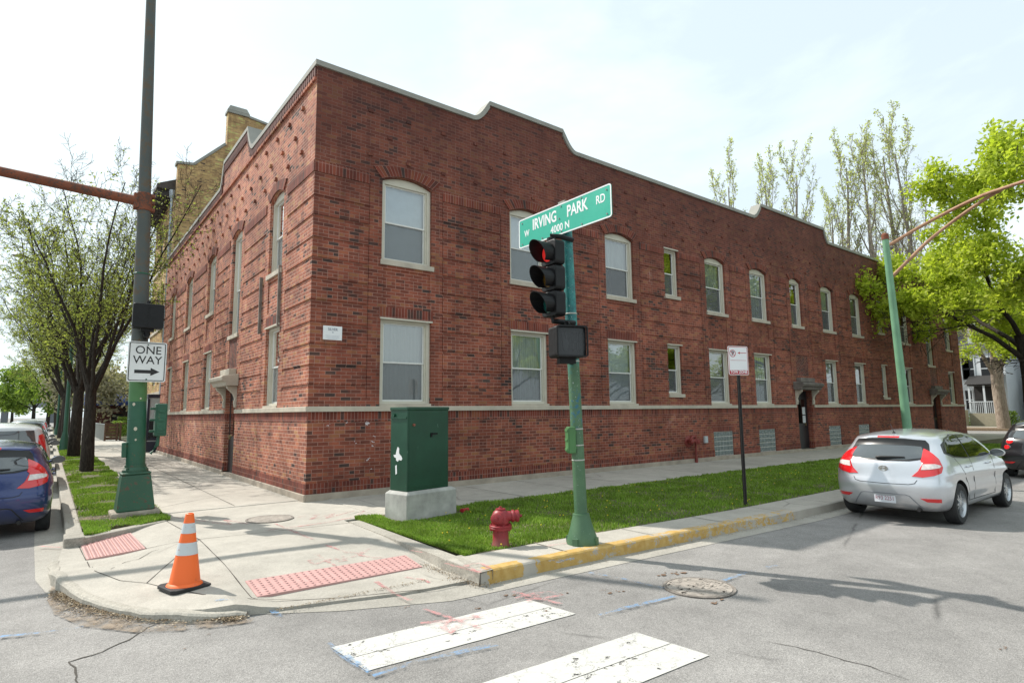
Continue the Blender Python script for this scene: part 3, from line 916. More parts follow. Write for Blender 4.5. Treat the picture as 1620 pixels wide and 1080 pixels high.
# far verge continuing
slab('verge_soil', 43.2, 46.5, -7.0, 40, -0.3, 0.0, M_SOIL, bev=0) if False else None
# clover/dandelions
dn = MB(); M_DAND = simple('dandelion', (0.75, 0.55, 0.02), 0.6)
for k in range(70):
    x = rl.uniform(0.0, 12)**1.0; y = rl.uniform(-5.9, -2.6)
    if not inlawn(x, y): continue
    s = 0.011; z = 0.055
    dn.lathe([(s*0.3, z-0.01), (s, z), (s*0.6, z+0.008)], 7, mat=Matrix.Translation((x, y, 0)))
tag(dn.build('dandelions', M_DAND), kind='stuff')

# leaf litter along the curved kerb and other gutters
def litter(name, spots, n, mat, seed, lo=0.006, hi=0.022, label=None):
    r_ = random.Random(seed); m = MB()
    for _ in range(n):
        (x0, y0, x1, y1, z, sp) = r_.choice(spots); t = r_.random()
        p = Vector((x0+(x1-x0)*t + r_.gauss(0, sp), y0+(y1-y0)*t + r_.gauss(0, sp), z + r_.uniform(0.0, 0.012)))
        s = r_.uniform(lo, hi); a = r_.uniform(0, 6.28); e = Matrix.Rotation(a, 3, 'Z') @ Matrix.Rotation(r_.uniform(-0.5, 0.5), 3, 'X')
        m.face([p+e@Vector((-s, -s*0.35, 0)), p+e@Vector((s*0.4, -s*0.45, 0.003)), p+e@Vector((s, 0.1*s, 0)), p+e@Vector((0, s*0.5, 0.002))])
    return tag(m.build(name, mat), kind='stuff')
def litter_mat():
    t = NT('leaf_litter')
    rn = t.n('NewGeometry').outputs['Random Per Island']
    t.col(t.ramp(rn, [(0.0, (0.07, 0.045, 0.025)), (0.5, (0.20, 0.14, 0.08)), (0.85, (0.33, 0.25, 0.15)), (1.0, (0.5, 0.46, 0.38))])); t.rough(0.9)
    return t.mat
M_LIT = litter_mat()
gz = ROADZ+0.014
dbm = MB()
dirt = paint_mark('gutter_dirt', (0.25, 0.19, 0.135), 0.42, 9, 0.2)
inner_d = [(-3.88, -3.5), (-3.78, -4.0), (-3.62, -4.5), (-3.4, -5.0), (-3.1, -5.48), (-2.8, -5.82), (-2.5, -6.05)]
wds = [0.05, 0.20, 0.34, 0.40, 0.36, 0.22, 0.05]
for k in range(len(inner_d)-1):
    def off(i):
        a = Vector(inner_d[i]); c_ = Vector((0.2, -2.2)); d = (a-c_).normalized(); return a - d*0.02, a+d*wds[i]
    a, b2 = off(k); c2, d2 = off(k+1)
    dbm.face([(a.x, a.y, gz+0.012), (b2.x, b2.y, gz), (d2.x, d2.y, gz), (c2.x, c2.y, gz+0.012)])
tag(dbm.build('gutter_dirt', dirt, recalc=True), kind='structure')
litter('leaf_litter', [(-3.86, -3.9, -3.68, -4.5, gz+0.01, 0.06), (-3.68, -4.5, -3.35, -5.1, gz+0.01, 0.11), (-3.35, -5.1, -2.95, -5.62, gz+0.01, 0.11), (-2.95, -5.6, -2.6, -5.95, gz+0.01, 0.04)], 6500, M_LIT, 4, 0.005, 0.017)
litter('leaf_litter', [(-0.45, -5.3, -0.40, -6.1, -0.11, 0.05), (-0.4, -6.55, 8, -6.85, ROADZ+0.012, 0.025), (-2.3, -6.0, -0.7, -6.02, -0.112, 0.02), (-0.45, -6.1, -0.3, -6.6, -0.12, 0.05)], 1300, M_LIT, 5, 0.004, 0.012)
litter('leaf_litter', [(-3.5, 0.2, -2.9, 0.7, 0.005, 0.12), (-3.2, 3.5, -2.8, 5.0, 0.01, 0.15), (-3.0, 11.0, -2.6, 12.5, 0.01, 0.2)], 1100, M_LIT, 6, 0.006, 0.02)
# ================================================================== brick apartment building
def wall_grid(mb, P, s_rng, z_rng, rects, base_mat=0, uvoff=(0, 0), flip=False):
    """nonuniform grid: rects = (s0,s1,z0,z1,depth or None,mat) later ones override; steps get side faces"""
    S = {s_rng[0], s_rng[1]}; Z = {z_rng[0], z_rng[1]}
    for r in rects:
        for q in r[:2]:
            if s_rng[0] < q < s_rng[1]: S.add(q)
        for q in r[2:4]:
            if z_rng[0] < q < z_rng[1]: Z.add(q)
    S = sorted(S); Z = sorted(Z)
    def merge(L):
        o = [L[0]]
        for x in L[1:]:
            if x-o[-1] > 1e-4: o.append(x)
        return o
    S = merge(S); Z = merge(Z)
    ns, nz_ = len(S)-1, len(Z)-1
    D = [[0.0]*nz_ for _ in range(ns)]; M = [[base_mat]*nz_ for _ in range(ns)]
    for (a, b, c, d, dep, m) in rects:
        for i in range(ns):
            sc_ = (S[i]+S[i+1])/2
            if not (a < sc_ < b): continue
            for j in range(nz_):
                zc = (Z[j]+Z[j+1])/2
                if c < zc < d: D[i][j] = dep; M[i][j] = m if m is not None else M[i][j]
    def fc(pts, m):
        if flip: pts = pts[::-1]
        mb.face([P(*p) for p in pts], m, [(p[0]+uvoff[0]+p[2]*0.0, p[1]+uvoff[1]) for p in pts])
    RV = 0.20
    for i in range(ns):
        for j in range(nz_):
            d = D[i][j]
            if d is not None:
                fc([(S[i], Z[j], d), (S[i+1], Z[j], d), (S[i+1], Z[j+1], d), (S[i], Z[j+1], d)], M[i][j])
            # step to the right neighbour
            if i+1 < ns:
                e = D[i+1][j]
                if e != d:
                    da = d if d is not None else RV; ea = e if e is not None else RV
                    mm = M[i][j] if (d is not None and (e is None or d < e)) else M[i+1][j]
                    pts = [(S[i+1], Z[j], da), (S[i+1], Z[j], ea), (S[i+1], Z[j+1], ea), (S[i+1], Z[j+1], da)]
                    P4 = [P(*p) for p in pts]
                    mb.face(P4 if not flip else P4[::-1], mm, [(p[0]+p[2]+0.07, p[1]) for p in (pts if not flip else pts[::-1])])
            if j+1 < nz_:
                e = D[i][j+1]
                if e != d:
                    da = d if d is not None else RV; ea = e if e is not None else RV
                    mm = M[i][j] if (d is not None and (e is None or d < e)) else M[i][j+1]
                    pts = [(S[i], Z[j+1], da), (S[i+1], Z[j+1], da), (S[i+1], Z[j+1], ea), (S[i], Z[j+1], ea)]
                    P4 = [P(*p) for p in pts]
                    mb.face(P4 if not flip else P4[::-1], mm, [(p[0], p[1]+p[2]) for p in (pts if not flip else pts[::-1])])

GROOVES = [2.26, 2.66, 3.09, 3.54, 4.00, 4.45, 4.89, 5.32, 5.79, 6.21]
ZU, ZUT, ZUC = 5.08, 6.92, 7.06      # upper sill, spring, crown
ZL, ZLT = 1.90, 3.77
BELT0, BELT1 = 1.738, 1.845

bldg = thing('brick_building', 'long two-storey red brick apartment building with cream window frames filling the corner', 'apartment building', (0, 0, 0))

# a window: (s0, s1, z0, ztop, arched, ledge kind)
RW = []
for a, c in ((1.54, 2.81), (5.145, 6.40), (8.73, 9.98), (13.76, 14.97), (16.63, 17.83), (22.33, 23.46), (25.2, 26.33), (31.1, 32.2), (37.8, 38.85)):
    RW.append((a, c, ZU, ZUT, True, 'sill'))
for a, c in ((11.5, 12.22), (28.2, 28.87)):
    RW.append((a, c, 5.41, 6.98, False, 'sill'))
RW.append((19.63, 20.54, 5.08, ZUT, True, 'sill'))
RW.append((34.6, 35.65, 4.03, ZUT, True, 'sill'))
for a, c in ((1.54, 2.81), (5.145, 6.40), (8.73, 9.98), (13.76, 14.97), (16.63, 17.83), (22.33, 23.46), (25.2, 26.33), (31.1, 32.2), (37.8, 38.85)):
    RW.append((a, c, ZL, ZLT, False, 'belt'))
for a, c in ((11.5, 12.22), (28.2, 28.87)):
    RW.append((a, c, 2.21, 3.80, False, 'sill'))
LW = []
for a, c in ((2.04, 3.13), (9.25, 10.42), (13.3, 14.45), (17.15, 18.28)):
    LW.append((a, c, ZU, ZUT, True, 'sill')); LW.append((a, c, ZL, ZLT, False, 'belt'))
LW.append((5.87, 6.96, 3.99, ZUT, True, 'sill'))

def facade(mb, P, flip, L, W, doors, blocks, first_edge, brick, sold, latt, left):
    rects = []
    # wide-window piers : groove fields
    wide = sorted({(a, c) for (a, c, z0, z1, ar, kd) in W if c-a > 0.85} | {(d[0], d[1]) for d in doors})
    segs = []; cur = first_edge
    for (a, c) in wide:
        segs.append((cur, a-0.30)); cur = c+0.30
    segs.append((cur, L))
    for (a, c) in segs:
        if c-a < 0.15: continue
        for z in GROOVES: rects.append((a, c, z-0.035, z+0.035, 0.022, brick))
        # raised soldier band under the arches' springing
        rects.append((a, c, 6.74, 6.98, -0.022, sold))
    for (a, c) in wide:      # thin vertical joints of the pilaster strips
        if a-0.30 > 0.05: rects.append((a-0.315, a-0.295, 2.0, 6.73, 0.018, brick))
        rects.append((c+0.295, c+0.315, 2.0, 6.73, 0.018, brick))
    # brick-on-end rows
    rects.append((0, L, 0.125, 0.327, -0.012, sold))
    rects.append((0, L, 1.53, BELT0, -0.010, sold))
    # panels between the storeys
    for (a, c, z0, z1, ar, kd) in W:
        if kd == 'belt': 
            rects.append((a+0.05, c-0.05, 4.12, 4.88, 0.022, brick))
            rects.append((a-0.04, c+0.04, ZLT, 4.02, -0.004, sold))
            rects.append((a, c, BELT1-0.02, z0, 0.20, brick))
    # openings
    for (a, c, z0, z1, ar, kd) in W:
        rects.append((a, c, z0, ZUC if ar else z1, None, None))
    for (a, c, z1) in doors:
        rects.append((a, c, 0.0, z1, None, None))
        rects.append((a+0.1, c-0.1, 3.02, 3.88, 0.012, latt))
        rects.append((a-0.12, c+0.12, z1, 2.98, 0.0, brick))
    for (a, c) in blocks:
        rects.append((a, c, 0.125, 0.95, 0.07, 5))
        rects.append((a-0.05, c+0.05, 0.95, 1.16, -0.004, sold))
        rects.append((a, c, 0.125, 0.95, 0.07, 5))
    wall_grid(mb, P, (0, L), (0.10, 8.90), rects, brick, flip=flip)
    # spandrels and soffits of the segmental arches
    for (a, c, z0, z1, ar, kd) in W:
        if not ar: continue
        n = 12
        def zc(s): 
            u = (s-a)/(c-a)*2-1
            return ZUT + (ZUC-ZUT)*(1-u*u)
        for k in range(n):
            s0 = a+(c-a)*k/n; s1 = a+(c-a)*(k+1)/n
            q = [(s0, zc(s0), 0), (s1, zc(s1), 0), (s1, ZUC, 0), (s0, ZUC, 0)]
            if flip: q = q[::-1]
            mb.face([P(*p) for p in q], brick, [(p[0], p[1]) for p in q])
            q = [(s0, zc(s0), 0), (s0, zc(s0), 0.20), (s1, zc(s1), 0.20), (s1, zc(s1), 0)]
            mb.face([P(*p) for p in q], brick, [(p[0], p[1]+p[2]) for p in q])
        # projecting ring of bricks on end
        e = 0.26; nseg = 16
        for k in range(nseg):
            def ring(t, off):
                s = (a-0.0-off*0.9) + (c-a+2*off*0.9)*t
                u = t*2-1
                return (s, ZUT + (ZUC-ZUT)*(1-u*u) + off*(1.0 if True else 1))
            for (o0, o1, d) in ((0.02, 0.25, -0.03),):
                t0 = k/nseg; t1 = (k+1)/nseg
                A, B = ring(t0, o0), ring(t1, o0); C_, D_ = ring(t1, o1), ring(t0, o1)
                q = [(*A, d), (*B, d), (*C_, d), (*D_, d)]
                us = [(t0*1.4, 0.0), (t1*1.4, 0.0), (t1*1.4, 0.224), (t0*1.4, 0.224)]
                if flip: q = q[::-1]; us = us[::-1]
                mb.face([P(*p) for p in q], sold, us)
                for (E, F) in ((A, B), (D_, C_)):
                    q = [(*E, d), (*E, 0.0), (*F, 0.0), (*F, d)]
                    mb.face([P(*p) for p in q], sold, [(t0*1.4, 0.1), (t0*1.4, 0.13), (t1*1.4, 0.13), (t1*1.4, 0.1)])
        for t in (0, 1):
            A, D_ = ring(t, 0.02), ring(t, 0.25)
            q = [(*A, -0.03), (*D_, -0.03), (*D_, 0), (*A, 0)]
            mb.face([P(*p) for p in q], sold, [(0, 0.1), (0.2, 0.1), (0.2, 0.13), (0, 0.13)])
    # header bricks standing out in a diamond pattern
    def hb(s, z):
        w_, h_ = 0.055, 0.035; d = -0.055 if left else -0.028
        for q in ([(s-w_, z-h_, d), (s+w_, z-h_, d), (s+w_, z+h_, d), (s-w_, z+h_, d)], [(s-w_, z-h_, 0), (s+w_, z-h_, 0), (s+w_, z-h_, d), (s-w_, z-h_, d)],
                  [(s-w_, z+h_, d), (s+w_, z+h_, d), (s+w_, z+h_, 0), (s-w_, z+h_, 0)], [(s-w_, z-h_, 0), (s-w_, z-h_, d), (s-w_, z+h_, d), (s-w_, z+h_, 0)],
                  [(s+w_, z-h_, d), (s+w_, z-h_, 0), (s+w_, z+h_, 0), (s+w_, z+h_, d)]):
            if flip: q = q[::-1]
            mb.face([P(*p) for p in q], brick, [(p[0]*0.9+0.05, math.floor(z/0.0755)*0.0755+0.0377) for p in q])
    s = 0.82 if left else 1.23
    while s < L-0.3:
        hb(s, 8.45); hb(s+0.47, 7.93); hb(s, 7.43)
        s += 0.945
    if left:
        for k in range(int(L/0.15)):
            sd = 0.08+k*0.15
            hb(sd, 8.80)

mb = MB()
PR = lambda s, z, d: (s, d, z)
PL = lambda s, z, d: (d, s, z)
facade(mb, PR, False, 40.2, RW, [(19.66, 20.86, 2.42), (34.75, 36.0, 2.36)], [(13.80, 14.97), (16.66, 17.83), (22.22, 23.36), (25.13, 26.3)], 0.0, 0, 1, 2, False)
facade(mb, PL, True, 20.2, LW, [(5.87, 7.0, 2.46)], [], 0.0, 3, 4, 2, True)
# the two sides away from the streets
mb.face([(40.2, 0, 0.1), (40.2, 20.2, 0.1), (40.2, 20.2, 8.9), (40.2, 0, 8.9)], 0, [(0, 0.1), (20.2, 0.1), (20.2, 8.9), (0, 8.9)])
mb.face([(40.2, 20.2, 0.1), (0, 20.2, 0.1), (0, 20.2, 8.9), (40.2, 20.2, 8.9)], 0, [(0, 0.1), (40.2, 0.1), (40.2, 8.9), (0, 8.9)])
M_BLOCKBACK = M_DARK
for (z0_, z1_, d_) in ((0.125, 0.327, 0.012), (1.53, BELT0, 0.010), (6.74, 6.98, 0.022)):
    q8 = [(-d_, -d_), (0.0, -d_), (0.0, 0.0), (-d_, 0.0)]
    mb.mesh([(*p, z0_) for p in q8]+[(*p, z1_) for p in q8], [(3,2,1,0),(4,5,6,7),(0,1,5,4),(1,2,6,5),(2,3,7,6),(3,0,4,7)], 1)
wallo = mb.build('wall', [M_BRICK, M_SOLD, M_LATT, M_BRICKW, simple('x', (1, 1, 1)) if False else M_SOLD, M_DARK], bldg)

def lerpt_(T, x):
    for a, c in zip(T[:-1], T[1:]):
        if a[0] <= x <= c[0] and c[0] > a[0]: return a[1]+(c[1]-a[1])*(x-a[0])/(c[0]-a[0])
    return T[-1][1]
def bx(mbx, P, s0, s1, z0, z1, d0, d1):
    vs = [P(s0, z0, d0), P(s1, z0, d0), P(s1, z0, d1), P(s0, z0, d1), P(s0, z1, d0), P(s1, z1, d0), P(s1, z1, d1), P(s0, z1, d1)]
    mbx.mesh(vs, [(3,2,1,0),(4,5,6,7),(0,1,5,4),(1,2,6,5),(2,3,7,6),(3,0,4,7)])
# parapets with their curved steps
def parapet_profile(steps, L, z0, z1):
    """steps: (s_low0, s_high0, s_high1, s_low1, ztop)"""
    pr = [(0, z0)]
    for (a, b, c, d, zt) in steps:
        n = 7
        for k in range(n+1):
            t = k/n; pr.append((a+(b-a)*t, z0 + 0.10*(k > 0)*0 + (zt-z0)*(t**1.9)*0.86 if k < n else z0+(zt-z0)*0.86))
        pr.append((b, zt)); pr.append((c, zt))
        for k in range(n+1):
            t = 1-k/n; pr.append((d+(c-d)*t, z0 + (zt-z0)*(t**1.9)*0.86))
    pr.append((L, z0))
    out_ = [pr[0]]
    for p in pr[1:]:
        if abs(p[0]-out_[-1][0])+abs(p[1]-out_[-1][1]) > 1e-3: out_.append(p)
    return out_
def parapet(P, L, steps, brick, name, flip, stepz=9.08, s_start=0.0):
    pr = parapet_profile(steps, L, stepz, 0)
    m = MB()
    def fc(q, mi=0):
        if flip: q = q[::-1]
        m.face([P(*p) for p in q], mi, [(p[0], p[1]) for p in q])
    for a, c in zip(pr[:-1], pr[1:]):
        if c[0]-a[0] > 1e-6:
            fc([(a[0], 8.9, 0), (c[0], 8.9, 0), (c[0], c[1], 0), (a[0], a[1], 0)])
            fc([(c[0], 8.7, 0.32), (a[0], 8.7, 0.32), (a[0], a[1], 0.32), (c[0], c[1], 0.32)])
    # sunk panel below each raised part
    m.build(name, [brick], bldg)
    # coping stones follow the profile
    cp = MB()
    th = 0.115; ov = 0.05; ovl = 0.05 if s_start == 0 else 0
    # outward normal offset
    up = []
    for k, p in enumerate(pr):
        a = Vector(pr[max(k-1, 0)]); c = Vector(pr[min(k+1, len(pr)-1)]); t = (c-a).normalized(); nn = Vector((-t.y, t.x))
        up.append((p[0]+nn.x*th, p[1]+nn.y*th))
    for k in range(len(pr)-1):
        a, c = pr[k], pr[k+1]; a2, c2 = up[k], up[k+1]
        d0, d1 = -ov, 0.37
        if k == 0: a = (a[0]+s_start-ov*(s_start == 0), a[1]); a2 = (a2[0]+s_start-ov*(s_start == 0), a2[1])
        for q in ([(*a2, d0), (*c2, d0), (*c2, d1), (*a2, d1)], [(*a, d0), (*c, d0), (*c2, d0), (*a2, d0)], [(*a, d1), (*a, d0), (*c, d0), (*c, d1)][::-1], [(*c, d1), (*a, d1), (*a2, d1), (*c2, d1)]):
            cp.face([P(*p) for p in q], 0)
    # end caps
    if s_start == 0: cp.face([P(pr[0][0]-ov, pr[0][1], -ov), P(up[0][0]-ov, up[0][1], -ov), P(up[0][0]-ov, up[0][1], 0.37), P(pr[0][0]-ov, pr[0][1], 0.37)])
    cp.build('coping', M_COPE, bldg, recalc=True)
    return pr
parapet(PR, 40.2, [(4.0, 4.5, 7.08, 7.6, 9.62), (17.1, 17.7, 23.0, 23.35, 9.66)], M_BRICK, 'parapet', False)
parapet(PL, 20.2, [(5.0, 5.62, 8.6, 9.0, 9.86)], M_BRICKW, 'parapet', True, s_start=0.372)
cb_ = MB(); prL = parapet_profile([(5.0, 5.62, 8.6, 9.0, 9.86)], 20.2, 9.08, 0)
for k in range(int(20.1/0.125)):
    s0_ = 0.04+k*0.125; zt_ = lerpt_(prL, s0_+0.03)
    bx(cb_, PL, s0_, s0_+0.062, zt_-0.30, zt_-0.002, -0.035, 0.0)
    bx(cb_, PL, s0_+0.062, s0_+0.125, zt_-0.15, zt_-0.004, -0.028, 0.0)
cb_.build('corbel_row', simple('sooty_brick', (0.12, 0.05, 0.042), 0.9, var=0.35, scale=9), bldg, recalc=True)
m = MB()
m.face([(40.2, 0, 8.9), (40.2, 20.2, 8.9), (40.2, 20.2, 9.08), (40.2, 0, 9.08)]); m.face([(40.2, 20.2, 8.9), (0, 20.2, 8.9), (0, 20.2, 9.08), (40.2, 20.2, 9.08)])
m.build('parapet', M_BRICK, bldg)
m = MB(); m.box(0.33, 39.9, 0.33, 19.9, 8.3, 8.6); m.build('roof', simple('tar_roof', (0.07, 0.07, 0.07), 0.9), bldg)

# footing, belt course
m = MB()
DR = [(19.66, 20.86), (34.75, 36.0)]; DL = [(5.87, 7.0)]
def run(P, L, gaps, z0, z1, d, mbx, start=0.0, inn=0.05):
    cur = start
    for (a, c) in gaps + [(L, L)]:
        q = [P(cur, z0, -d), P(a, z0, -d), P(a, z0, inn), P(cur, z0, inn), P(cur, z1, -d), P(a, z1, -d), P(a, z1, inn), P(cur, z1, inn)]
        mbx.mesh(q, [(3,2,1,0),(4,5,6,7),(0,1,5,4),(1,2,6,5),(2,3,7,6),(3,0,4,7)])
        cur = c
run(PR, 40.2, DR, -0.05, 0.124, 0.045, m, start=-0.0)
run(PL, 20.2, DL, -0.05, 0.124, 0.045, m, start=-0.045, inn=0.0)
m.build('footing', M_FOOT, bldg, bevel=0.012, recalc=True)
m = MB()
run(PR, 40.2, [(a-0.16, c+0.16) for a, c in DR], BELT0, BELT1, 0.055, m, start=0.0)
run(PL, 20.2, [(a-0.1, c+0.1) for a, c in DL], BELT0, BELT1, 0.055, m, start=-0.055, inn=0.0)
m.build('belt_course', M_STONE, bldg, bevel=0.008, recalc=True)

# ------------------------------------------------------------------ windows
def curtain_mat(name, c, pleat, dirt=0.1):
    t = NT(name)
    v = t.coord('Object')
    wv = t.n('TexWave', wave_type='BANDS', bands_direction='X'); wv.inputs['Scale'].default_value = pleat; wv.inputs['Distortion'].default_value = 2.5; wv.inputs['Detail'].default_value = 3
    mpx = t.n('Mapping'); mpx.inputs['Scale'].default_value = (1, 1, 0.15); t.l(v, mpx.inputs[0]); t.l(mpx.outputs[0], wv.inputs['Vector'])
    t.col(t.mix(wv.outputs['Fac'], tuple(x*0.72 for x in c), c)); t.rough(0.9)
    return t.mat
def blind_mat():
    t = NT('slatted_blind'); v = t.coord('Object')
    wv = t.n('TexWave', wave_type='BANDS', bands_direction='Z'); wv.inputs['Scale'].default_value = 7.0; wv.inputs['Distortion'].default_value = 0.3; t.l(v, wv.inputs['Vector'])
    t.col(t.mix(wv.outputs['Fac'], (0.36, 0.36, 0.33), (0.62, 0.61, 0.56))); t.rough(0.7)
    return t.mat
M_CURT = [curtain_mat('white_curtain', (0.74, 0.78, 0.80), 6.0), simple('window_shade', (0.78, 0.83, 0.86), 0.8, var=0.05), blind_mat(),
          curtain_mat('lace_curtain', (0.62, 0.64, 0.62), 14.0), M_DARK]
def screen_mat():
    t = NT('insect_screen')
    t.col((0.16, 0.17, 0.18)); t.rough(0.7)
    tr = t.n('BsdfTransparent'); ms = t.n('MixShader'); ms.inputs[0].default_value = 0.45
    t.l(tr.outputs[0], ms.inputs[1]); t.l(t.b.outputs[0], ms.inputs[2]); t.l(ms.outputs[0], t.o.inputs['Surface'])
    return t.mat
M_SCREEN = screen_mat()
def bx(mbx, P, s0, s1, z0, z1, d0, d1):
    vs = [P(s0, z0, d0), P(s1, z0, d0), P(s1, z0, d1), P(s0, z0, d1), P(s0, z1, d0), P(s1, z1, d0), P(s1, z1, d1), P(s0, z1, d1)]
    mbx.mesh(vs, [(3,2,1,0),(4,5,6,7),(0,1,5,4),(1,2,6,5),(2,3,7,6),(3,0,4,7)])
def window(P, a, c, z0, z1, arched, kd, seed, cu_kind=None, tall=False):
    r_ = random.Random(seed)
    w_ = c-a; fr = 0.085 if w_ > 0.85 else 0.075
    zt = z1
    f = MB()
    bx(f, P, a, a+fr, z0, zt, 0.075, 0.20); bx(f, P, c-fr, c, z0, zt, 0.075, 0.20)
    bx(f, P, a+fr, c-fr, z0, z0+0.055, 0.085, 0.20)
    if arched:
        n = 12
        def zc(s):
            u = (s-a)/(c-a)*2-1
            return ZUT + (ZUC-ZUT)*(1-u*u) - 0.004
        for k in range(n):
            s0 = a+w_*k/n; s1 = a+w_*(k+1)/n
            zl = zt-0.05
            vs = [P(s0, zl, 0.085), P(s1, zl, 0.085), P(s1, zl, 0.20), P(s0, zl, 0.20), P(s0, zc(s0), 0.085), P(s1, zc(s1), 0.085), P(s1, zc(s1), 0.20), P(s0, zc(s0), 0.20)]
            f.mesh(vs, [(3,2,1,0),(4,5,6,7),(0,1,5,4),(2,3,7,6)])
        top = zt-0.05
    else:
        bx(f, P, a+fr, c-fr, zt-0.075, zt-0.002, 0.080, 0.20)
        bx(f, P, a-0.02, c+0.02, zt-0.02, zt+0.012, -0.035, 0.03)
        top = zt-0.075
    # inner stops
    bx(f, P, a+fr, a+fr+0.035, z0+0.055, top, 0.115, 0.20); bx(f, P, c-fr-0.035, c-fr, z0+0.055, top, 0.115, 0.20)
    wo = f.build('window', M_FRAME, bldg, recalc=True)
    ia, ic = a+fr+0.035, c-fr-0.035
    mid = z0+0.055 + (top-z0-0.055)*0.5
    s_ = MB(); t_ = 0.032
    def sash(x0, x1, q0, q1, d0, d1, tt=0.03):
        bx(s_, P, x0, x0+tt, q0, q1, d0, d1); bx(s_, P, x1-tt, x1, q0, q1, d0, d1)
        bx(s_, P, x0+tt, x1-tt, q0, q0+tt*1.1, d0, d1); bx(s_, P, x0+tt, x1-tt, q1-tt*1.1, q1, d0, d1)
    levels = [(z0+0.055, mid), (mid-0.03, top)]
    if tall:
        q1 = z0+0.055; q3 = top; q2 = q1+(q3-q1)*0.46
        levels = [(q1, q2), (q2-0.03, q3)]
    sash(ia, ic, levels[0][0], levels[0][1], 0.165, 0.192); sash(ia, ic, levels[1][0], levels[1][1], 0.140, 0.164)
    s_.build('sash', M_SASH, wo, recalc=True)
    g_ = MB()
    for (q0, q1), d in zip(levels, (0.180, 0.152)):
        q = [P(ia+0.02, q0+0.02, d), P(ic-0.02, q0+0.02, d), P(ic-0.02, q1-0.02, d), P(ia+0.02, q1-0.02, d)]
        g_.face(q)
    g_.build('pane', M_GLASS, wo)
    ck = cu_kind if cu_kind is not None else r_.choice([0, 0, 1, 2, 2, 3])
    # room behind
    k_ = MB()
    q = [P(ia-0.05, z0, 0.9), P(ic+0.05, z0, 0.9), P(ic+0.05, zt+0.1, 0.9), P(ia-0.05, zt+0.1, 0.9)]
    k_.face(q)
    for (u0, u1) in ((ia-0.05, ia-0.05), (ic+0.05, ic+0.05)):
        k_.face([P(u0, z0, 0.2), P(u0, z0, 0.9), P(u0, zt+0.1, 0.9), P(u0, zt+0.1, 0.2)])
    k_.face([P(ia-0.05, z0, 0.2), P(ic+0.05, z0, 0.2), P(ic+0.05, z0, 0.9), P(ia-0.05, z0, 0.9)])
    k_.face([P(ia-0.05, zt+0.1, 0.2), P(ic+0.05, zt+0.1, 0.2), P(ic+0.05, zt+0.1, 0.9), P(ia-0.05, zt+0.1, 0.9)])
    k_.build('room', M_DARK, wo)
    if ck != 4:
        kk = MB(); low = z0+0.05
        if ck == 5: low = mid; ck = 3
        n = 24
        for k in range(n):
            u0 = ia-0.03+(ic-ia+0.06)*k/n; u1 = ia-0.03+(ic-ia+0.06)*(k+1)/n
            wav = 0.02 if ck in (0, 3) else 0.0
            d0 = 0.235+wav*math.sin(k*1.7+seed); d1 = 0.235+wav*math.sin((k+1)*1.7+seed)
            kk.face([P(u0, low, d0), P(u1, low, d1), P(u1, top+0.05, d1), P(u0, top+0.05, d0)])
        kk.build('curtain', M_CURT[ck], wo, smooth=True)
    sr = MB(); q0, q1 = levels[0]
    sr.face([P(ia+0.03, q0+0.03, 0.172), P(ic-0.03, q0+0.03, 0.172), P(ic-0.03, q1-0.03, 0.172), P(ia+0.03, q1-0.03, 0.172)])
    sr.build('screen', M_SCREEN, wo)
    sl_ = MB()
    if kd == 'sill':
        bx(sl_, P, a-0.03, c+0.05, z0-0.115, z0-0.002, -0.045, 0.14)
        sl_.build('sill', M_STONE, wo, bevel=0.006, recalc=True)
    else:
        bx(sl_, P, a+0.001, c-0.001, BELT1-0.015, z0-0.002, -0.02, 0.14)
        sl_.build('sill', M_STONE, wo, bevel=0.006, recalc=True)
    return wo
kinds = {0: 1, 1: 1, 2: 5, 3: 5, 4: 0, 5: 5, 6: 2, 7: 4, 8: 5, 9: 4, 10: 4, 11: 4, 13: 3, 14: 0, 15: 1, 20: 4, 21: 2, 22: 4, 16: 2, 17: 0, 18: 5, 19: 2}
for i, (a, c, z0, z1, ar, kd) in enumerate(RW):
    window(PR, a, c, z0, z1, ar, kd, 100+i, kinds.get(i), tall=(z0 < 4.1 and ar))
for i, (a, c, z0, z1, ar, kd) in enumerate(LW):
    window(PL, a, c, z0, z1, ar, kd, 200+i, None, tall=(z0 < 4.1 and ar))

# glass-block basement windows
M_GBLK = NT('glass_block')
t = M_GBLK; t.col((0.13, 0.16, 0.155)); t.rough(0.15); t.b.inputs['Specular IOR Level'].default_value = 0.7
t.bump(t.noise(t.coord('Object'), 18.0, 2), 0.5, 0.02); M_GBLK = t.mat
M_MORT = simple('block_mortar', (0.50, 0.49, 0.46), 0.9)
for (a, c) in ((13.80, 14.97), (16.66, 17.83), (22.22, 23.36), (25.13, 26.3)):
    m = MB(); bx(m, PR, a+0.001, c-0.001, 0.127, 0.948, 0.03, 0.069)
    fo = m.build('window', M_MORT, bldg, recalc=True)
    gb = MB(); nx, ny = 6, 5; w1 = (c-a-0.03)/nx; h1 = (0.95-0.125-0.03)/ny
    for i in range(nx):
        for j in range(ny):
            bx(gb, PR, a+0.015+i*w1+0.012, a+0.015+(i+1)*w1-0.012, 0.14+j*h1+0.012, 0.14+(j+1)*h1-0.012, 0.018, 0.06)
    gb.build('glass_blocks', M_GBLK, fo, bevel=0.008, recalc=True)

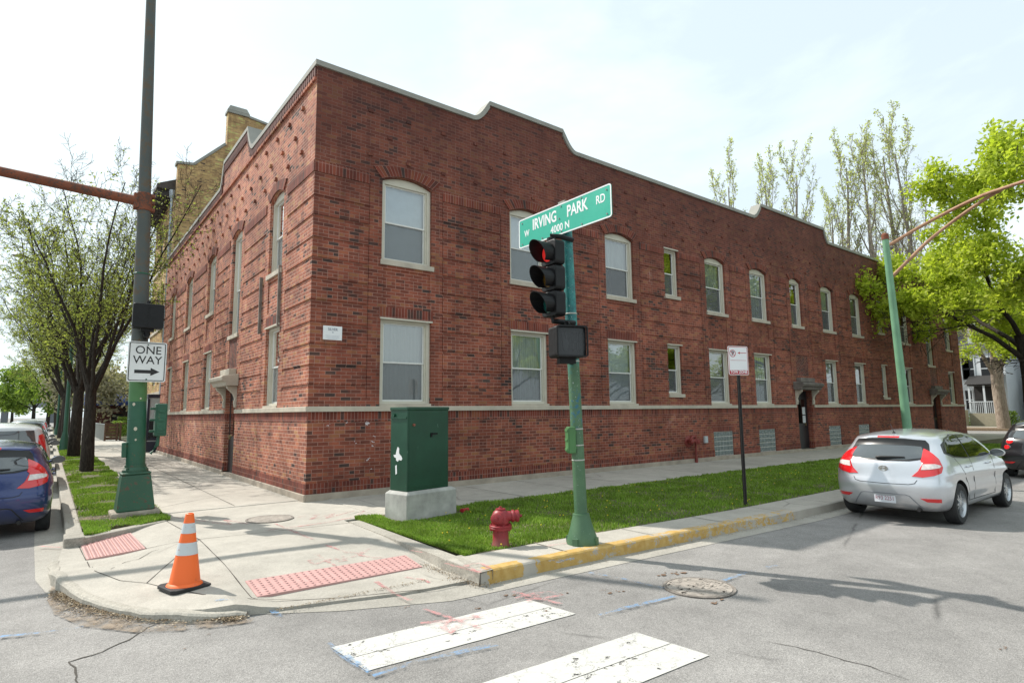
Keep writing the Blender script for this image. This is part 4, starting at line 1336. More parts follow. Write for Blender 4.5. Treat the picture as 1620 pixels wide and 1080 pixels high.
# ------------------------------------------------------------------ doors with stone hoods
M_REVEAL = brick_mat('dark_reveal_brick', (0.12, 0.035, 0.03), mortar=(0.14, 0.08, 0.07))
def doorway(P, a, c, z1, stone, dd, hs0, hs1, light):
    d = MB(); bx(d, P, a+0.004, c-0.004, 0.075, z1-0.005, dd, dd+0.05)
    do = d.build('door', M_DOOR, bldg, recalc=True)
    h = MB(); bx(h, P, c-0.22, c-0.17, 1.0, 1.12, dd-0.04, dd); h.build('handle', simple('brass_handle', (0.4, 0.33, 0.18), 0.35, 0.9), do)
    m = MB(); bx(m, P, a+0.2, c-0.2, 1.1, z1-0.35, dd-0.006, dd); m.build('pane', M_GLASS, do)
    m = MB()      # porch reveal
    for q in ([(a, 0.0, 0.2), (a, 0.0, 0.56), (a, z1, 0.56), (a, z1, 0.2)], [(c, 0.0, 0.2), (c, 0.0, 0.56), (c, z1, 0.56), (c, z1, 0.2)], [(a, z1, 0.2), (c, z1, 0.2), (c, z1, 0.56), (a, z1, 0.56)]):
        m.face([P(*p) for p in q], 0, [(p[2], p[1]) for p in q])
    m.build('door_reveal', [M_REVEAL], bldg)
    m = MB(); bx(m, P, a, c, -0.05, 0.07, -0.04, 0.56); m.build('doorstep', M_FOOT, bldg, bevel=0.01, recalc=True)
    # hood: shaped slab carried on two brackets
    m = MB()
    prof = [(0.0, 0.0), (0.30, 0.0), (0.34, 0.10), (0.42, 0.15), (0.44, 0.24), (0.40, 0.27), (0.0, 0.33)]
    n = len(prof)
    vs = [P(hs0, z1+0.03+q[1], -q[0]) for q in prof] + [P(hs1, z1+0.03+q[1], -q[0]) for q in prof]
    m.mesh(vs, [tuple(range(n)), tuple(range(2*n-1, n-1, -1))] + [(k, k+n, (k+1) % n+n, (k+1) % n) for k in range(n)])
    bx(m, P, a+0.02, c-0.02, z1+0.34, z1+0.52, -0.20, 0.0)
    m.build('door_hood', stone, bldg, bevel=0.015, recalc=True)
    for s in (a-0.09, c+0.09):
        b_ = MB()
        pr = [(0.0, -0.60), (0.05, -0.58), (0.07, -0.45), (0.05, -0.35), (0.10, -0.22), (0.20, -0.12), (0.26, -0.06), (0.26, 0.0), (0, 0)]
        n = len(pr)
        vs = [P(s-0.065, z1+0.028+q[1], -q[0]) for q in pr] + [P(s+0.065, z1+0.028+q[1], -q[0]) for q in pr]
        b_.mesh(vs, [tuple(range(n)), tuple(range(2*n-1, n-1, -1))] + [(k, k+n, (k+1) % n+n, (k+1) % n) for k in range(n)])
        b_.build('bracket', light, bldg, bevel=0.01, recalc=True)
M_DOOR = simple('dark_door', (0.02, 0.02, 0.022), 0.4, var=0.3)
doorway(PR, 19.66, 20.86, 2.42, M_STONED, 0.24, 19.40, 21.12, M_STONE)
doorway(PR, 34.75, 36.0, 2.36, M_STONED, 0.24, 34.45, 36.3, M_STONE)
doorway(PL, 5.87, 7.0, 2.46, M_STONE, 0.12, 5.60, 7.30, M_STONE)
# notice sheets on the door jamb
M_PAPER = simple('paper', (0.55, 0.57, 0.58), 0.7)
m = MB(); bx(m, PR, 20.46, 20.70, 1.12, 1.42, 0.228, 0.232); bx(m, PR, 20.46, 20.70, 1.46, 1.76, 0.228, 0.232)
m.build('notice_sheet', M_PAPER, bldg)

# scraps of white paint left on the bricks near the corner
M_CHIP = simple('paint_scrap', (0.62, 0.58, 0.60), 0.8, var=0.1)
m = MB(); rc_ = random.Random(12)
for (px_, py_, s) in ((583, 670, 0.10), (580, 668, 0.05), (590, 698, 0.05), (588, 705, 0.06), (592, 690, 0.04), (581, 727, 0.06), (584, 724, 0.04), (588, 741, 0.035), (563, 701, 0.04), (548, 668, 0.04), (518, 672, 0.04), (620, 698, 0.05), (622, 705, 0.03), (522, 670, 0.02), (560, 698, 0.03)):
    p = onY(px_, py_, 0); n9 = 7
    for q in range(3):
        ox, oz = rc_.uniform(-s, s)*0.6, rc_.uniform(-s, s)*0.35
        m.face([(p.x+ox+s*0.5*rc_.uniform(0.3, 1)*math.cos(k*6.283/n9), -0.003-q*0.0006, p.z+oz+s*0.22*rc_.uniform(0.3, 1)*math.sin(k*6.283/n9)) for k in range(n9)])
m.build('paint_scraps', M_CHIP, bldg)

# metal channels either side of the panel between the first pair of street windows
M_CHAN = simple('weathered_zinc', (0.20, 0.175, 0.15), 0.7, var=0.3)
for s in (2.06, 3.62):
    m = MB(); bx(m, PL, s-0.022, s+0.022, 3.70, 5.14, -0.065, 0.0); m.build('wall_channel', M_CHAN, bldg, recalc=True)

# plaque by the corner
pq = thing('plaque', 'small white printed plaque fixed to the brick wall near the corner', 'plaque', (0.465, -0.03, 3.35))
m = MB(); m.box(-0.20, 0.20, 0.0, 0.028, -0.145, 0.145); m.build('board', M_WHITE, pq, bevel=0.004)
M_PLQ = simple('plaque_ink', (0.18, 0.19, 0.26), 0.6)
RX = Matrix.Rotation(R(90), 4, 'X')
text_mesh('SILVER', 0.075, M_PLQ, Matrix.Translation((0, -0.003, 0.075)) @ RX, 'lettering', pq, sx=0.95)
m = MB()
for k, ww in enumerate((0.15, 0.13, 0.15, 0.10)): m.box(-ww, ww, -0.002, 0.0, -0.06-0.022*k, -0.055-0.022*k)
m.box(-0.015, 0.015, -0.002, 0, 0.0, 0.025)
m.build('print_lines', simple('pale_ink', (0.42, 0.44, 0.5), 0.6), pq)

# fire hose inlet (siamese) on the wall
M_REDP = pole_paint('oxidised_red_paint', (0.20, 0.028, 0.022), rust=0.3, rustc=(0.09, 0.03, 0.02))
sm = thing('fire_inlet', 'dull red twin fire hose inlet with standpipe on the brick wall', 'fire inlet', (12.35, 0, 0.68))
m = MB(); m.lathe([(0.0001, -0.02), (0.17, -0.02), (0.19, 0.02), (0.15, 0.05), (0.0001, 0.06)], 20, mat=Matrix.Rotation(R(90), 4, 'X'), cap=False); m.build('wall_plate', M_REDP, sm, smooth=True)
m = MB()
m.tube([(0, -0.04, 0), (-0.10, -0.16, 0.02), (-0.16, -0.24, 0.0)], [0.085, 0.075, 0.07], 12); m.tube([(0, -0.04, 0), (0.10, -0.16, 0.02), (0.16, -0.24, 0.0)], [0.085, 0.075, 0.07], 12)
m.tube([(0, -0.07, 0), (0.14, -0.07, 0.14), (0.26, -0.08, 0.16)], 0.05, 10)
m.build('inlet_body', M_REDP, sm, smooth=True)
for s in (-1, 1):
    m = MB(); m.lathe([(0.0001, 0.0), (0.085, 0.0), (0.09, 0.03), (0.08, 0.06), (0.03, 0.065), (0.025, 0.09), (0.0001, 0.09)], 14, mat=Matrix.Translation((s*0.16, -0.24, 0)) @ Matrix.Rotation(R(90), 4, 'X') @ Matrix.Rotation(s*R(-35), 4, 'Y'), cap=False); m.build('hose_cap', M_REDP, sm, smooth=True)
m = MB(); m.tube([(0.28, -0.09, 0.18), (0.28, -0.09, -0.68)], 0.032, 10); m.tube([(0.28, -0.09, -0.52), (0.28, -0.09, -0.68)], 0.05, 10); m.build('standpipe', M_REDP, sm, smooth=True)
# small meter box
mbx = MB(); mbx.box(13.20, 13.36, -0.07, 0.0, 0.60, 0.82)
o = mbx.build('meter_box', simple('grey_enamel', (0.42, 0.45, 0.46), 0.5), bevel=0.006)
tag(o, 'small pale meter box on the brick wall left of a glass block window', 'meter box')
# ================================================================== street furniture
def poly_round(w_, h_, r, n=4):
    pts = []
    for (cx, cy, a0) in ((w_-r, h_-r, 0), (-w_+r, h_-r, 90), (-w_+r, -h_+r, 180), (w_-r, -h_+r, 270)):
        for k in range(n+1):
            a = R(a0+90*k/n); pts.append((cx+r*math.cos(a), cy+r*math.sin(a)))
    return pts
def plate(mb, w_, h_, r, y0, y1, m=0, cx=0, cz=0):
    """rounded plate in the xz plane facing -y; y0 front"""
    mb.prism([(u+cx, v+cz) for u, v in poly_round(w_, h_, r)], lambda u, v, d: (u, d, v), y0, y1, m)
def frame(w_, h_, r, t, y, mb, m=0):
    a = poly_round(w_, h_, r); b = poly_round(w_-t, h_-t, max(0.002, r-t))
    n = len(a)
    for k in range(n):
        j = (k+1) % n
        mb.face([(a[k][0], y, a[k][1]), (b[k][0], y, b[k][1]), (b[j][0], y, b[j][1]), (a[j][0], y, a[j][1])], m)

M_GPOLE = pole_paint('green_pole_paint', (0.016, 0.086, 0.048), rust=0.10, rustc=(0.10, 0.09, 0.045), chips=0.0, rough=0.45)
M_GPOLEUP = pole_paint('weathered_upper_paint', (0.070, 0.080, 0.074), rust=0.42, rustc=(0.10, 0.072, 0.045), rough=0.6, scale=2.0)
M_GPOLEMID = pole_paint('olive_paint', (0.060, 0.165, 0.055), rust=0.0, rough=0.5)
M_RUST = pole_paint('rusty_iron', (0.20, 0.060, 0.028), rust=0.5, rustc=(0.075, 0.045, 0.035), rough=0.8, scale=7)
M_BASE = pole_paint('green_base_paint', (0.026, 0.092, 0.052), rust=0.28, rustc=(0.10, 0.055, 0.035), rough=0.5, scale=4)
M_PADC = simple('old_concrete', (0.30, 0.26, 0.21), 0.92, var=0.35, scale=8, bump=0.4)

# ---- big green pole at the left corner
PX, PY = -2.78, 0.59
lp = thing('signal_pole', 'tall green and rust signal pole on a square concrete footing at the left corner', 'signal pole', (PX, PY, 0), R(0))
lp.rotation_euler = (R(-0.6), R(-1.4), 0)
m = MB(); m.box(-0.36, 0.36, -0.34, 0.34, -0.1, 0.075); m.build('concrete_footing', M_PADC, lp, bevel=0.03)
m = MB(); m.frust(0, 0, 0.075, 0.68, 0.285, 0.285, 0.215, 0.215)
m.box(-0.225, 0.225, -0.225, 0.225, 0.68, 0.72)
m.build('pole_base', M_BASE, lp, bevel=0.02)
m = MB(); m.lathe([(0.20, 0.72), (0.20, 0.76), (0.165, 0.80), (0.165, 0.84)], 20)
for k in range(4): 
    a = R(45+90*k); m.tube([(0.19*math.cos(a), 0.19*math.sin(a), 0.70), (0.19*math.cos(a), 0.19*math.sin(a), 0.80)], 0.022, 6)
m.build('base_collar', M_BASE, lp)
m = MB(); m.lathe([(0.150, 0.80), (0.142, 1.95)], 24); m.build('lower_shaft', M_GPOLE, lp, smooth=True)
m = MB(); m.lathe([(0.142, 1.95), (0.134, 2.95)], 24); m.build('middle_shaft', M_GPOLEMID, lp, smooth=True)
m = MB(); m.lathe([(0.134, 2.95), (0.105, 5.6), (0.076, 11.0)], 24); m.build('upper_shaft', M_GPOLEUP, lp, smooth=True)
m = MB()
for z in (1.22, 1.62, 2.98, 4.25):
    m = MB(); r9 = 0.150-0.0065*z; m.lathe([(r9, z), (r9+0.007, z+0.008), (r9+0.007, z+0.022), (r9, z+0.03)], 24, cap=False); m.build('strap_band', M_GPOLE, lp)
m = MB(); m.box(-0.215, -0.14, -0.06, 0.05, 0.98, 1.24); m.build('hand_hole_cover', M_GPOLE, lp, bevel=0.015)
# stickers stains
M_TORN = simple('torn_paper', (0.50, 0.46, 0.36), 0.8)
for (a, z, r_) in ((-100, 1.47, 0.035), (-97, 1.28, 0.02), (-75, 2.0, 0.018), (-115, 1.90, 0.03)):
    m = MB()
    aa = R(a-3); c_ = Vector(((0.156-0.0066*z)*math.cos(aa), (0.156-0.0066*z)*math.sin(aa), z)); nn = Vector((math.cos(aa), math.sin(aa), 0)); tt = Vector((-nn.y, nn.x, 0))
    m.face([c_+nn*0.003 + tt*r_*0.8*math.cos(q) + Vector((0, 0, r_*math.sin(q))) for q in [k*0.785 for k in range(8)]])
    m.build('torn_sticker', M_TORN, lp)
# mast arm over the street to the left
m = MB()
armz = 5.62
A0 = Vector((-0.10, -0.02, armz)); A1 = Vector((-7.0, 1.35, armz+0.95)) 
m.tube([A0, A0.lerp(A1, 0.5), A1], [0.088, 0.078, 0.06], 16); m.build('mast_arm', M_RUST, lp, smooth=True)
m = MB(); m.lathe([(0.106, armz-0.17), (0.125, armz-0.165), (0.125, armz+0.165), (0.106, armz+0.17)], 20, cap=False)
m.box(-0.17, -0.08, -0.09, 0.09, armz-0.14, armz+0.14)
for z in (-0.13, 0.0, 0.13): m.box(0.08, 0.17, -0.06, 0.06, armz+z-0.03, armz+z+0.03)
m.build('arm_clamp', M_RUST, lp, bevel=0.01)

# pedestrian signal seen from the back
cam2d = lambda p: math.atan2(CP.x-p[0], -(CP.y-p[1]))      # yaw that turns a -y face to the camera
ps = thing('pedestrian_signal', 'black pedestrian signal head on the left pole, seen from behind above the arrow sign', 'pedestrian signal', (PX-0.01, PY-0.36, 3.43), R(-3))
m = MB(); plate(m, 0.235, 0.215, 0.035, -0.14, 0.10); m.build('housing', M_BLACK, ps, bevel=0.012)
m = MB(); m.box(-0.006, 0.006, -0.146, -0.138, -0.20, 0.20)
for s in (-1, 1): m.tube([(0.02*s, -0.142, 0.16*s), (0.02*s, -0.150, 0.16*s)], 0.012, 8)
m.box(-0.20, 0.20, 0.10, 0.16, -0.18, 0.18)
m.build('back_seam', M_BLACK, ps)
m = MB(); m.tube([(0.0, 0.0, -0.215), (0.0, 0.0, -0.31), (0.0, 0.3, -0.33)], 0.055, 12); m.tube([(0.0, 0.0, 0.215), (0.0, 0.0, 0.26), (0.0, 0.25, 0.26)], 0.03, 12); m.box(-0.10, 0.10, -0.06, 0.1, -0.26, -0.215); m.build('bracket', M_BLACK, ps, smooth=False)

# one-way sign
M_SIGNW = simple('sign_white', (0.70, 0.71, 0.71), 0.45, var=0.04, scale=4)
ow = thing('one_way_sign', 'white ONE WAY sign with a black arrow strapped to the left green pole', 'road sign', (PX+0.035, PY-0.215, 2.645), R(6))
m = MB(); plate(m, 0.30, 0.355, 0.035, -0.004, 0.0); m.build('sign_plate', M_SIGNW, ow)
m = MB(); frame(0.282, 0.337, 0.03, 0.013, -0.0065, m); m.build('border', M_INKBLK, ow)
text_mesh('ONE', 0.20, M_INKBLK, Matrix.Translation((0.01, -0.005, 0.20)) @ RX, 'lettering', ow, sx=0.98, bold=0.001, ext=0.001)
text_mesh('WAY', 0.20, M_INKBLK, Matrix.Translation((0.005, -0.005, 0.025)) @ RX, 'lettering', ow, sx=0.98, bold=0.001, ext=0.001)
m = MB(); m.prism([(-0.19, -0.205), (0.06, -0.205), (0.06, -0.245), (0.20, -0.175), (0.06, -0.105), (0.06, -0.145), (-0.19, -0.145)], lambda u, v, d: (u, d, v), -0.0065, -0.005)
m.build('arrow', M_INKBLK, ow)
m = MB(); m.box(-0.16, 0.16, 0.0, 0.05, 0.22, 0.25); m.box(-0.16, 0.16, 0.0, 0.05, -0.25, -0.22); 
for z in (0.30, -0.31): m.tube([(0, -0.012, z), (0, 0, z)], 0.012, 8)
m.build('bracket', M_GPOLE, ow)

# green call box on the pole
cb = thing('control_box', 'small dark green box bolted to the right side of the left green pole', 'control box', (PX+0.24, PY-0.02, 1.62), R(0))
m = MB(); m.box(-0.015, 0.17, -0.11, 0.11, -0.29, 0.29); m.build('housing', M_GPOLE, cb, bevel=0.02)
m = MB()
for z in (-0.20, 0.0, 0.20): m.box(-0.09, 0.0, -0.03, 0.03, z-0.02, z+0.02)
m.box(0.01, 0.15, -0.125, -0.108, -0.24, 0.24)
for z in (-0.16, 0.0, 0.16): m.box(0.03, 0.13, -0.14, -0.12, z-0.03, z+0.03)
m.tube([(0.06, 0, -0.29), (0.05, 0, -0.45), (-0.05, 0, -0.6)], 0.03, 8)
m.build('door_and_pipe', M_GPOLE, cb, bevel=0.006)

# ---- signal pole by the lawn
def pole_two_tone(name):
    t = NT(name)
    v = t.coord('Object'); sp = t.n('SeparateXYZ'); t.l(v, sp.inputs[0]); z = sp.outputs[2]
    zz = t.math('ADD', z, t.math('MULTIPLY', t.math('SUBTRACT', t.noise(v, 5.0, 6, 0.75), 0.5), 1.3))
    n2 = t.noise(v, 11.0, 6, 0.8); n3 = t.noise(v, 26.0, 5, 0.8)
    low = t.ramp(t.noise(v, 3.0, 5), [(0.3, (0.050, 0.118, 0.062)), (0.7, (0.078, 0.160, 0.080))])
    hi = t.ramp(n2, [(0.3, (0.012, 0.075, 0.095)), (0.55, (0.02, 0.20, 0.19)), (0.75, (0.06, 0.30, 0.28))])
    c = t.mix(t.ramp(t.math('MULTIPLY', zz, 0.2), [(0.44, 0.0), (0.50, 1.0)]), low, hi)
    # patch of old blue where the new paint has come off
    band = t.ramp(t.math('MULTIPLY', t.math('ABSOLUTE', t.math('SUBTRACT', z, 1.72)), 1.0), [(0.12, 1.0), (0.3, 0.0)])
    c = t.mix(t.math('MULTIPLY', band, t.ramp(n2, [(0.52, 0.0), (0.56, 1.0)])), c, (0.02, 0.12, 0.18))
    chip = t.math('MULTIPLY', t.ramp(n3, [(0.62, 0.0), (0.64, 1.0)]), t.ramp(t.math('MULTIPLY', z, 0.25), [(0.15, 0.15), (0.6, 0.9)]))
    c = t.mix(chip, c, (0.55, 0.60, 0.58))
    t.col(c); t.rough(0.5); t.bump(n3, 0.25, 0.003)
    return t.mat
M_POLE2 = pole_two_tone('peeling_green_paint')
SX, SY = 1.47, -6.20
sp_ = thing('signal_pole', 'round green signal pole with peeling teal paint and a flared base beside the lawn', 'signal pole', (SX, SY, 0))
sp_.rotation_euler = (R(-0.9), R(-1.3), 0)
m = MB(); m.lathe([(0.20, -0.01), (0.205, 0.02), (0.185, 0.10), (0.15, 0.20), (0.118, 0.32), (0.108, 0.36), (0.108, 0.375), (0.085, 0.38)], 24)
for k in range(4):
    a = R(20+90*k); m.box(0.12, 0.215, -0.035, 0.035, -0.01, 0.09, mat=Matrix.Rotation(a, 4, 'Z'))
m.build('pole_base', M_POLE2, sp_, smooth=True)
m = MB(); m.lathe([(0.084, 0.36), (0.080, 2.0), (0.074, 4.38)], 22); m.build('shaft', M_POLE2, sp_, smooth=True)
m = MB()
M_STRAP = simple('steel_strap', (0.45, 0.46, 0.42), 0.5, 0.3)
for z in (1.05, 1.24, 1.45, 2.34, 2.98):
    m = MB(); m.lathe([(0.080, z), (0.086, z+0.005), (0.086, z+0.014), (0.080, z+0.019)], 22, cap=False); m.build('strap_band', M_STRAP, sp_)
m = MB(); m.lathe([(0.088, 4.37), (0.088, 4.42), (0.06, 4.47), (0.0001, 4.50)], 20, cap=False); m.build('pole_cap', M_POLE2, sp_, smooth=True)

# small junction box on this pole
jb = thing('junction_box', 'small green junction box on the side of the middle signal pole', 'control box', (SX-0.135, SY+0.02, 1.32), R(-25))
m = MB(); m.box(-0.05, 0.04, -0.07, 0.07, -0.17, 0.17); m.build('housing', M_GPOLEMID, jb, bevel=0.01)
m = MB(); m.box(0.03, 0.07, -0.03, 0.03, 0.08, 0.12); m.box(0.03, 0.07, -0.03, 0.03, -0.12, -0.08); m.box(-0.065, -0.05, -0.06, 0.06, -0.15, 0.15)
for z in (-0.12, 0, 0.12): m.box(-0.075, -0.065, -0.05, 0.05, z-0.015, z+0.015)
m.build('lid', M_GPOLEMID, jb, bevel=0.004)

# traffic signal, three lenses facing left-forward
yaw_sig = R(-34)
def lens_mat(name, c, em):
    t = NT(name); t.col(c); t.rough(0.2)
    if em:
        t.b.inputs['Emission Color'].default_value = (*em, 1); t.b.inputs['Emission Strength'].default_value = 1.0
    return t.mat
ts = thing('traffic_light', 'black three-lens traffic light with the red lamp lit, below the green street name sign', 'traffic light', (0.99, -6.18, 3.42), R(-93))
m = MB()
for k, z in enumerate((0.34, 0.0, -0.34)):
    plate(m, 0.155, 0.165, 0.05, 0.0, 0.16, cz=z)
m.build('housing', M_BLACK, ts, bevel=0.012)
m = MB()
for z in (0.34, 0.0, -0.34):
    # open-bottomed tunnel visor
    n = 20; rr0, rr1 = 0.135, 0.142; L0, L1 = 0.26, 0.10
    i0 = []
    for k in range(n+1):
        a = R(-60 + 300*k/n)
        low = 0.5 - 0.5*math.sin(a)
        ln = L0*(1-low)+L1*low
        i0.append(((rr0*math.cos(a), 0.0, z+rr0*math.sin(a)), (rr1*math.cos(a), -ln, z+rr1*math.sin(a)), ((rr1-0.006)*math.cos(a), -ln, z+(rr1-0.006)*math.sin(a)), ((rr0-0.006)*math.cos(a), 0.0, z+(rr0-0.006)*math.sin(a))))
    for k in range(n):
        a, b_ = i0[k], i0[k+1]
        m.face([a[0], a[1], b_[1], b_[0]]); m.face([a[1], a[2], b_[2], b_[1]]); m.face([a[2], a[3], b_[3], b_[2]])
m.build('visor', M_BLACK, ts, smooth=True)
for z, mt in ((0.34, lens_mat('lit_red_lens', (0.4, 0.02, 0.02), (0.26, 0.010, 0.008))), (0.0, lens_mat('amber_lens', (0.10, 0.055, 0.01), None)), (-0.34, lens_mat('green_lens', (0.01, 0.07, 0.06), None))):
    m = MB(); m.lathe([(0.118, 0.0), (0.10, 0.012), (0.06, 0.024), (0.0001, 0.028)], 24, mat=Matrix.Translation((0, -0.004, z)) @ Matrix.Rotation(R(90), 4, 'X'), cap=False)
    m.build('lens', mt, ts, smooth=True)
m = MB(); m.tube([(0, 0.06, 0.51), (0, 0.06, 0.58), (0.04, 0.18, 0.58), (0.06, 0.38, 0.56)], 0.034, 10); m.lathe([(0.06, 0.50), (0.06, 0.55), (0.03, 0.56)], 14, mat=Matrix.Translation((0, 0.06, 0)))
m.build('bracket_arm', M_BLACK, ts)
m = MB(); m.tube([(0, 0.06, -0.51), (0, 0.06, -0.56), (0.04, 0.18, -0.57), (0.06, 0.38, -0.57)], 0.034, 10); m.build('bracket_arm', M_BLACK, ts)

# countdown pedestrian signal on the middle pole
pc = thing('pedestrian_signal', 'black countdown pedestrian signal with faint hand and digits hung on the middle pole', 'pedestrian signal', (1.14, -6.36, 2.57), R(-20))
m = MB(); plate(m, 0.215, 0.20, 0.04, -0.10, 0.14); m.build('housing', M_BLACK, pc, bevel=0.012)
m = MB(); frame(0.215, 0.20, 0.04, 0.02, -0.16, m)
a = poly_round(0.215, 0.20, 0.04); 
for k in range(len(a)):
    j = (k+1) % len(a); m.face([(a[k][0], -0.10, a[k][1]), (a[k][0], -0.16, a[k][1]), (a[j][0], -0.16, a[j][1]), (a[j][0], -0.10, a[j][1])])
m.build('visor', M_BLACK, pc)
M_FACE = simple('signal_face', (0.02, 0.021, 0.024), 0.25); M_GHOST = simple('unlit_symbol', (0.035, 0.038, 0.042), 0.5)
m = MB(); plate(m, 0.195, 0.18, 0.03, -0.104, -0.10); m.build('face', M_FACE, pc)
m = MB()
def P2(poly): m.prism(poly, lambda u, v, d: (u, d, v), -0.106, -0.104)
P2([(-0.13, 0.11), (-0.10, 0.12), (-0.075, 0.03), (-0.05, 0.03), (-0.03, -0.02), (-0.055, -0.12), (-0.10, -0.12), (-0.115, -0.02)])
P2([(-0.085, 0.10), (-0.06, 0.13), (-0.05, 0.04), (-0.07, 0.03)])
for ox in (0.025, 0.115):
    for (u0, u1, v0, v1) in ((0, 0.06, 0.10, 0.118), (0, 0.06, -0.012, 0.006), (0, 0.06, -0.125, -0.107), (-0.008, 0.008, 0.0, 0.11), (0.052, 0.068, 0.0, 0.11), (-0.008, 0.008, -0.115, -0.005), (0.052, 0.068, -0.115, -0.005)):
        P2([(ox+u0, v0), (ox+u1, v0), (ox+u1, v1), (ox+u0, v1)])
m.build('unlit_symbols', M_GHOST, pc)
m = MB(); m.box(-0.12, 0.10, -0.02, 0.08, -0.275, -0.20); m.tube([(0, 0.03, -0.23), (0.12, 0.16, -0.24)], 0.04, 10); m.build('bracket', M_BLACK, pc); m = MB(); m.tube([(0, 0.03, 0.2), (0, 0.03, 0.25), (0.1, 0.18, 0.26)], 0.03, 10); m.build('bracket', M_BLACK, pc)

# street name sign
sg0 = onY(823, 350, -6.1)
M_SGREEN = simple('street_sign_green', (0.012, 0.36, 0.25), 0.4, var=0.05, scale=3)
def solve_sign():
    # sign plane through the pole top; yaw chosen so that both ends project where the photo has them
    best = None
    for yd in range(-60, 80, 1):
        for Ld in (0.50, 0.53, 0.56, 0.59, 0.62):
            ya = R(yd); d = Vector((math.cos(ya), math.sin(ya), 0))
            c_ = Vector((SX-0.07, SY-0.09, 4.34))
            e = 0
            for s, (tx) in ((-1, 823), (1, 968)):
                p = c_ + d*Ld*s - CP
                e += abs(810+FPX*p.dot(CR)/p.dot(CF) - tx)
            if best is None or e < best[0]: best = (e, yd, Ld)
    return best
sn = thing('street_name_sign', 'green and white street name blade on top of the middle signal pole', 'street sign', (1.27, -6.15, 4.285), R(-90))
sn.scale = (1.314, 1.0, 1.25)
LW_, LH_ = 0.70, 0.172
m = MB(); plate(m, LW_, LH_, 0.03, -0.004, 0.004); m.build('sign_plate', M_SGREEN, sn)
m = MB(); frame(LW_, LH_, 0.03, 0.014, -0.0055, m); m.build('border', M_WHITE, sn)
text_mesh('W', 0.105, M_WHITE, Matrix.Translation((-0.56, -0.005, -0.02)) @ RX, 'lettering', sn, sx=0.75, bold=0.002, ext=0.001)
text_mesh('IRVING', 0.175, M_WHITE, Matrix.Translation((-0.265, -0.005, 0.050)) @ RX, 'lettering', sn, sx=0.70, bold=0.004, ext=0.001)
text_mesh('PARK', 0.175, M_WHITE, Matrix.Translation((0.235, -0.005, 0.050)) @ RX, 'lettering', sn, sx=0.70, bold=0.004, ext=0.001)
text_mesh('RD', 0.125, M_WHITE, Matrix.Translation((0.56, -0.005, 0.045)) @ RX, 'lettering', sn, sx=0.75, bold=0.002, ext=0.001)
text_mesh('4000 N', 0.115, M_WHITE, Matrix.Translation((-0.02, -0.005, -0.092)) @ RX, 'lettering', sn, sx=0.82, bold=0.002, ext=0.001)
m = MB()
for (x, z) in ((-0.64, 0.12), (-0.64, -0.13), (0.64, 0.12), (0.64, -0.13), (0.0, 0.14), (0.0, -0.14), (0.3, 0.14), (0.3, -0.14), (-0.3, -0.14), (-0.03, 0.01)): m.tube([(x, -0.012, z), (x, -0.004, z)], 0.009, 6)
m.build('rivet', simple('rivet_steel', (0.2, 0.2, 0.2), 0.5), sn)
m = MB(); m.box(-0.05, 0.05, 0.004, 0.05, -0.16, 0.20); m.build('sign_bracket', M_COPE, sn)

# ---- no-parking sign on a black post
NX, NY = 5.77, -5.92
M_POSTB = simple('black_post_paint', (0.018, 0.015, 0.014), 0.5, var=0.4, scale=9)
npn = thing('parking_sign', 'white and red no parking TOW ZONE sign on a thin black post in the lawn', 'parking sign', (NX, NY, 0), R(-20))
m = MB()
m.prism([(-0.032, 0.0), (0.032, 0.0), (0.032, -0.02), (0.014, -0.02), (0.014, -0.008), (-0.014, -0.008), (-0.014, -0.02), (-0.032, -0.02)], lambda u, v, d: (u, v+0.02, d), -0.1, 2.84)
m.build('post', M_POSTB, npn)
m = MB()
for k in range(26): m.box(-0.004, 0.004, 0.005, 0.0125, 0.15+k*0.1, 0.20+k*0.1)
m.build('perforation_pattern', M_POSTB, npn)
sgm = MB(); plate(sgm, 0.215, 0.262, 0.03, -0.012, -0.008, cz=2.57, cx=0.0); sgm.build('sign_plate', M_WHITE, npn)
m = MB(); 
a = poly_round(0.205, 0.252, 0.024); b_ = poly_round(0.196, 0.243, 0.018)
for k in range(len(a)):
    j = (k+1) % len(a); m.face([(a[k][0], -0.0135, a[k][1]+2.57), (b_[k][0], -0.0135, b_[k][1]+2.57), (b_[j][0], -0.0135, b_[j][1]+2.57), (a[j][0], -0.0135, a[j][1]+2.57)])
m.box(-0.196, 0.196, -0.0145, -0.0125, 2.33, 2.395)
m.box(-0.17, 0.17, -0.0135, -0.0125, 2.572, 2.577)
m.prism([(0.18, 2.705), (0.18, 2.715), (0.04, 2.715), (0.04, 2.733), (-0.005, 2.71), (0.04, 2.687), (0.04, 2.705)], lambda u, v, d: (u, d, v), -0.0135, -0.0125)
n = 28; c_ = (-0.115, 2.70)
for k in range(n):
    t0, t1 = 2*math.pi*k/n, 2*math.pi*(k+1)/n
    m.face([(c_[0]+r_*math.cos(t), -0.0138, c_[1]+r_*math.sin(t)) for r_, t in ((0.066, t0), (0.055, t0), (0.055, t1), (0.066, t1))])
m.box(-0.005, 0.005, -0.0142, -0.0130, -0.058, 0.058, mat=Matrix.Translation((c_[0], 0, c_[1])) @ Matrix.Rotation(R(-45), 4, 'Y'))
m.build('red_print', M_SIGNRED, npn)
text_mesh('P', 0.11, simple('dark_grey_ink', (0.06, 0.06, 0.08), 0.5), Matrix.Translation((c_[0]+0.003, -0.0135, c_[1]-0.002)) @ RX, 'lettering', npn, bold=0.003, ext=0.0005)
text_mesh('TOW ZONE', 0.068, M_WHITE, Matrix.Translation((0.0, -0.0150, 2.362)) @ RX, 'lettering', npn, sx=0.98, bold=0.002, ext=0.0005)
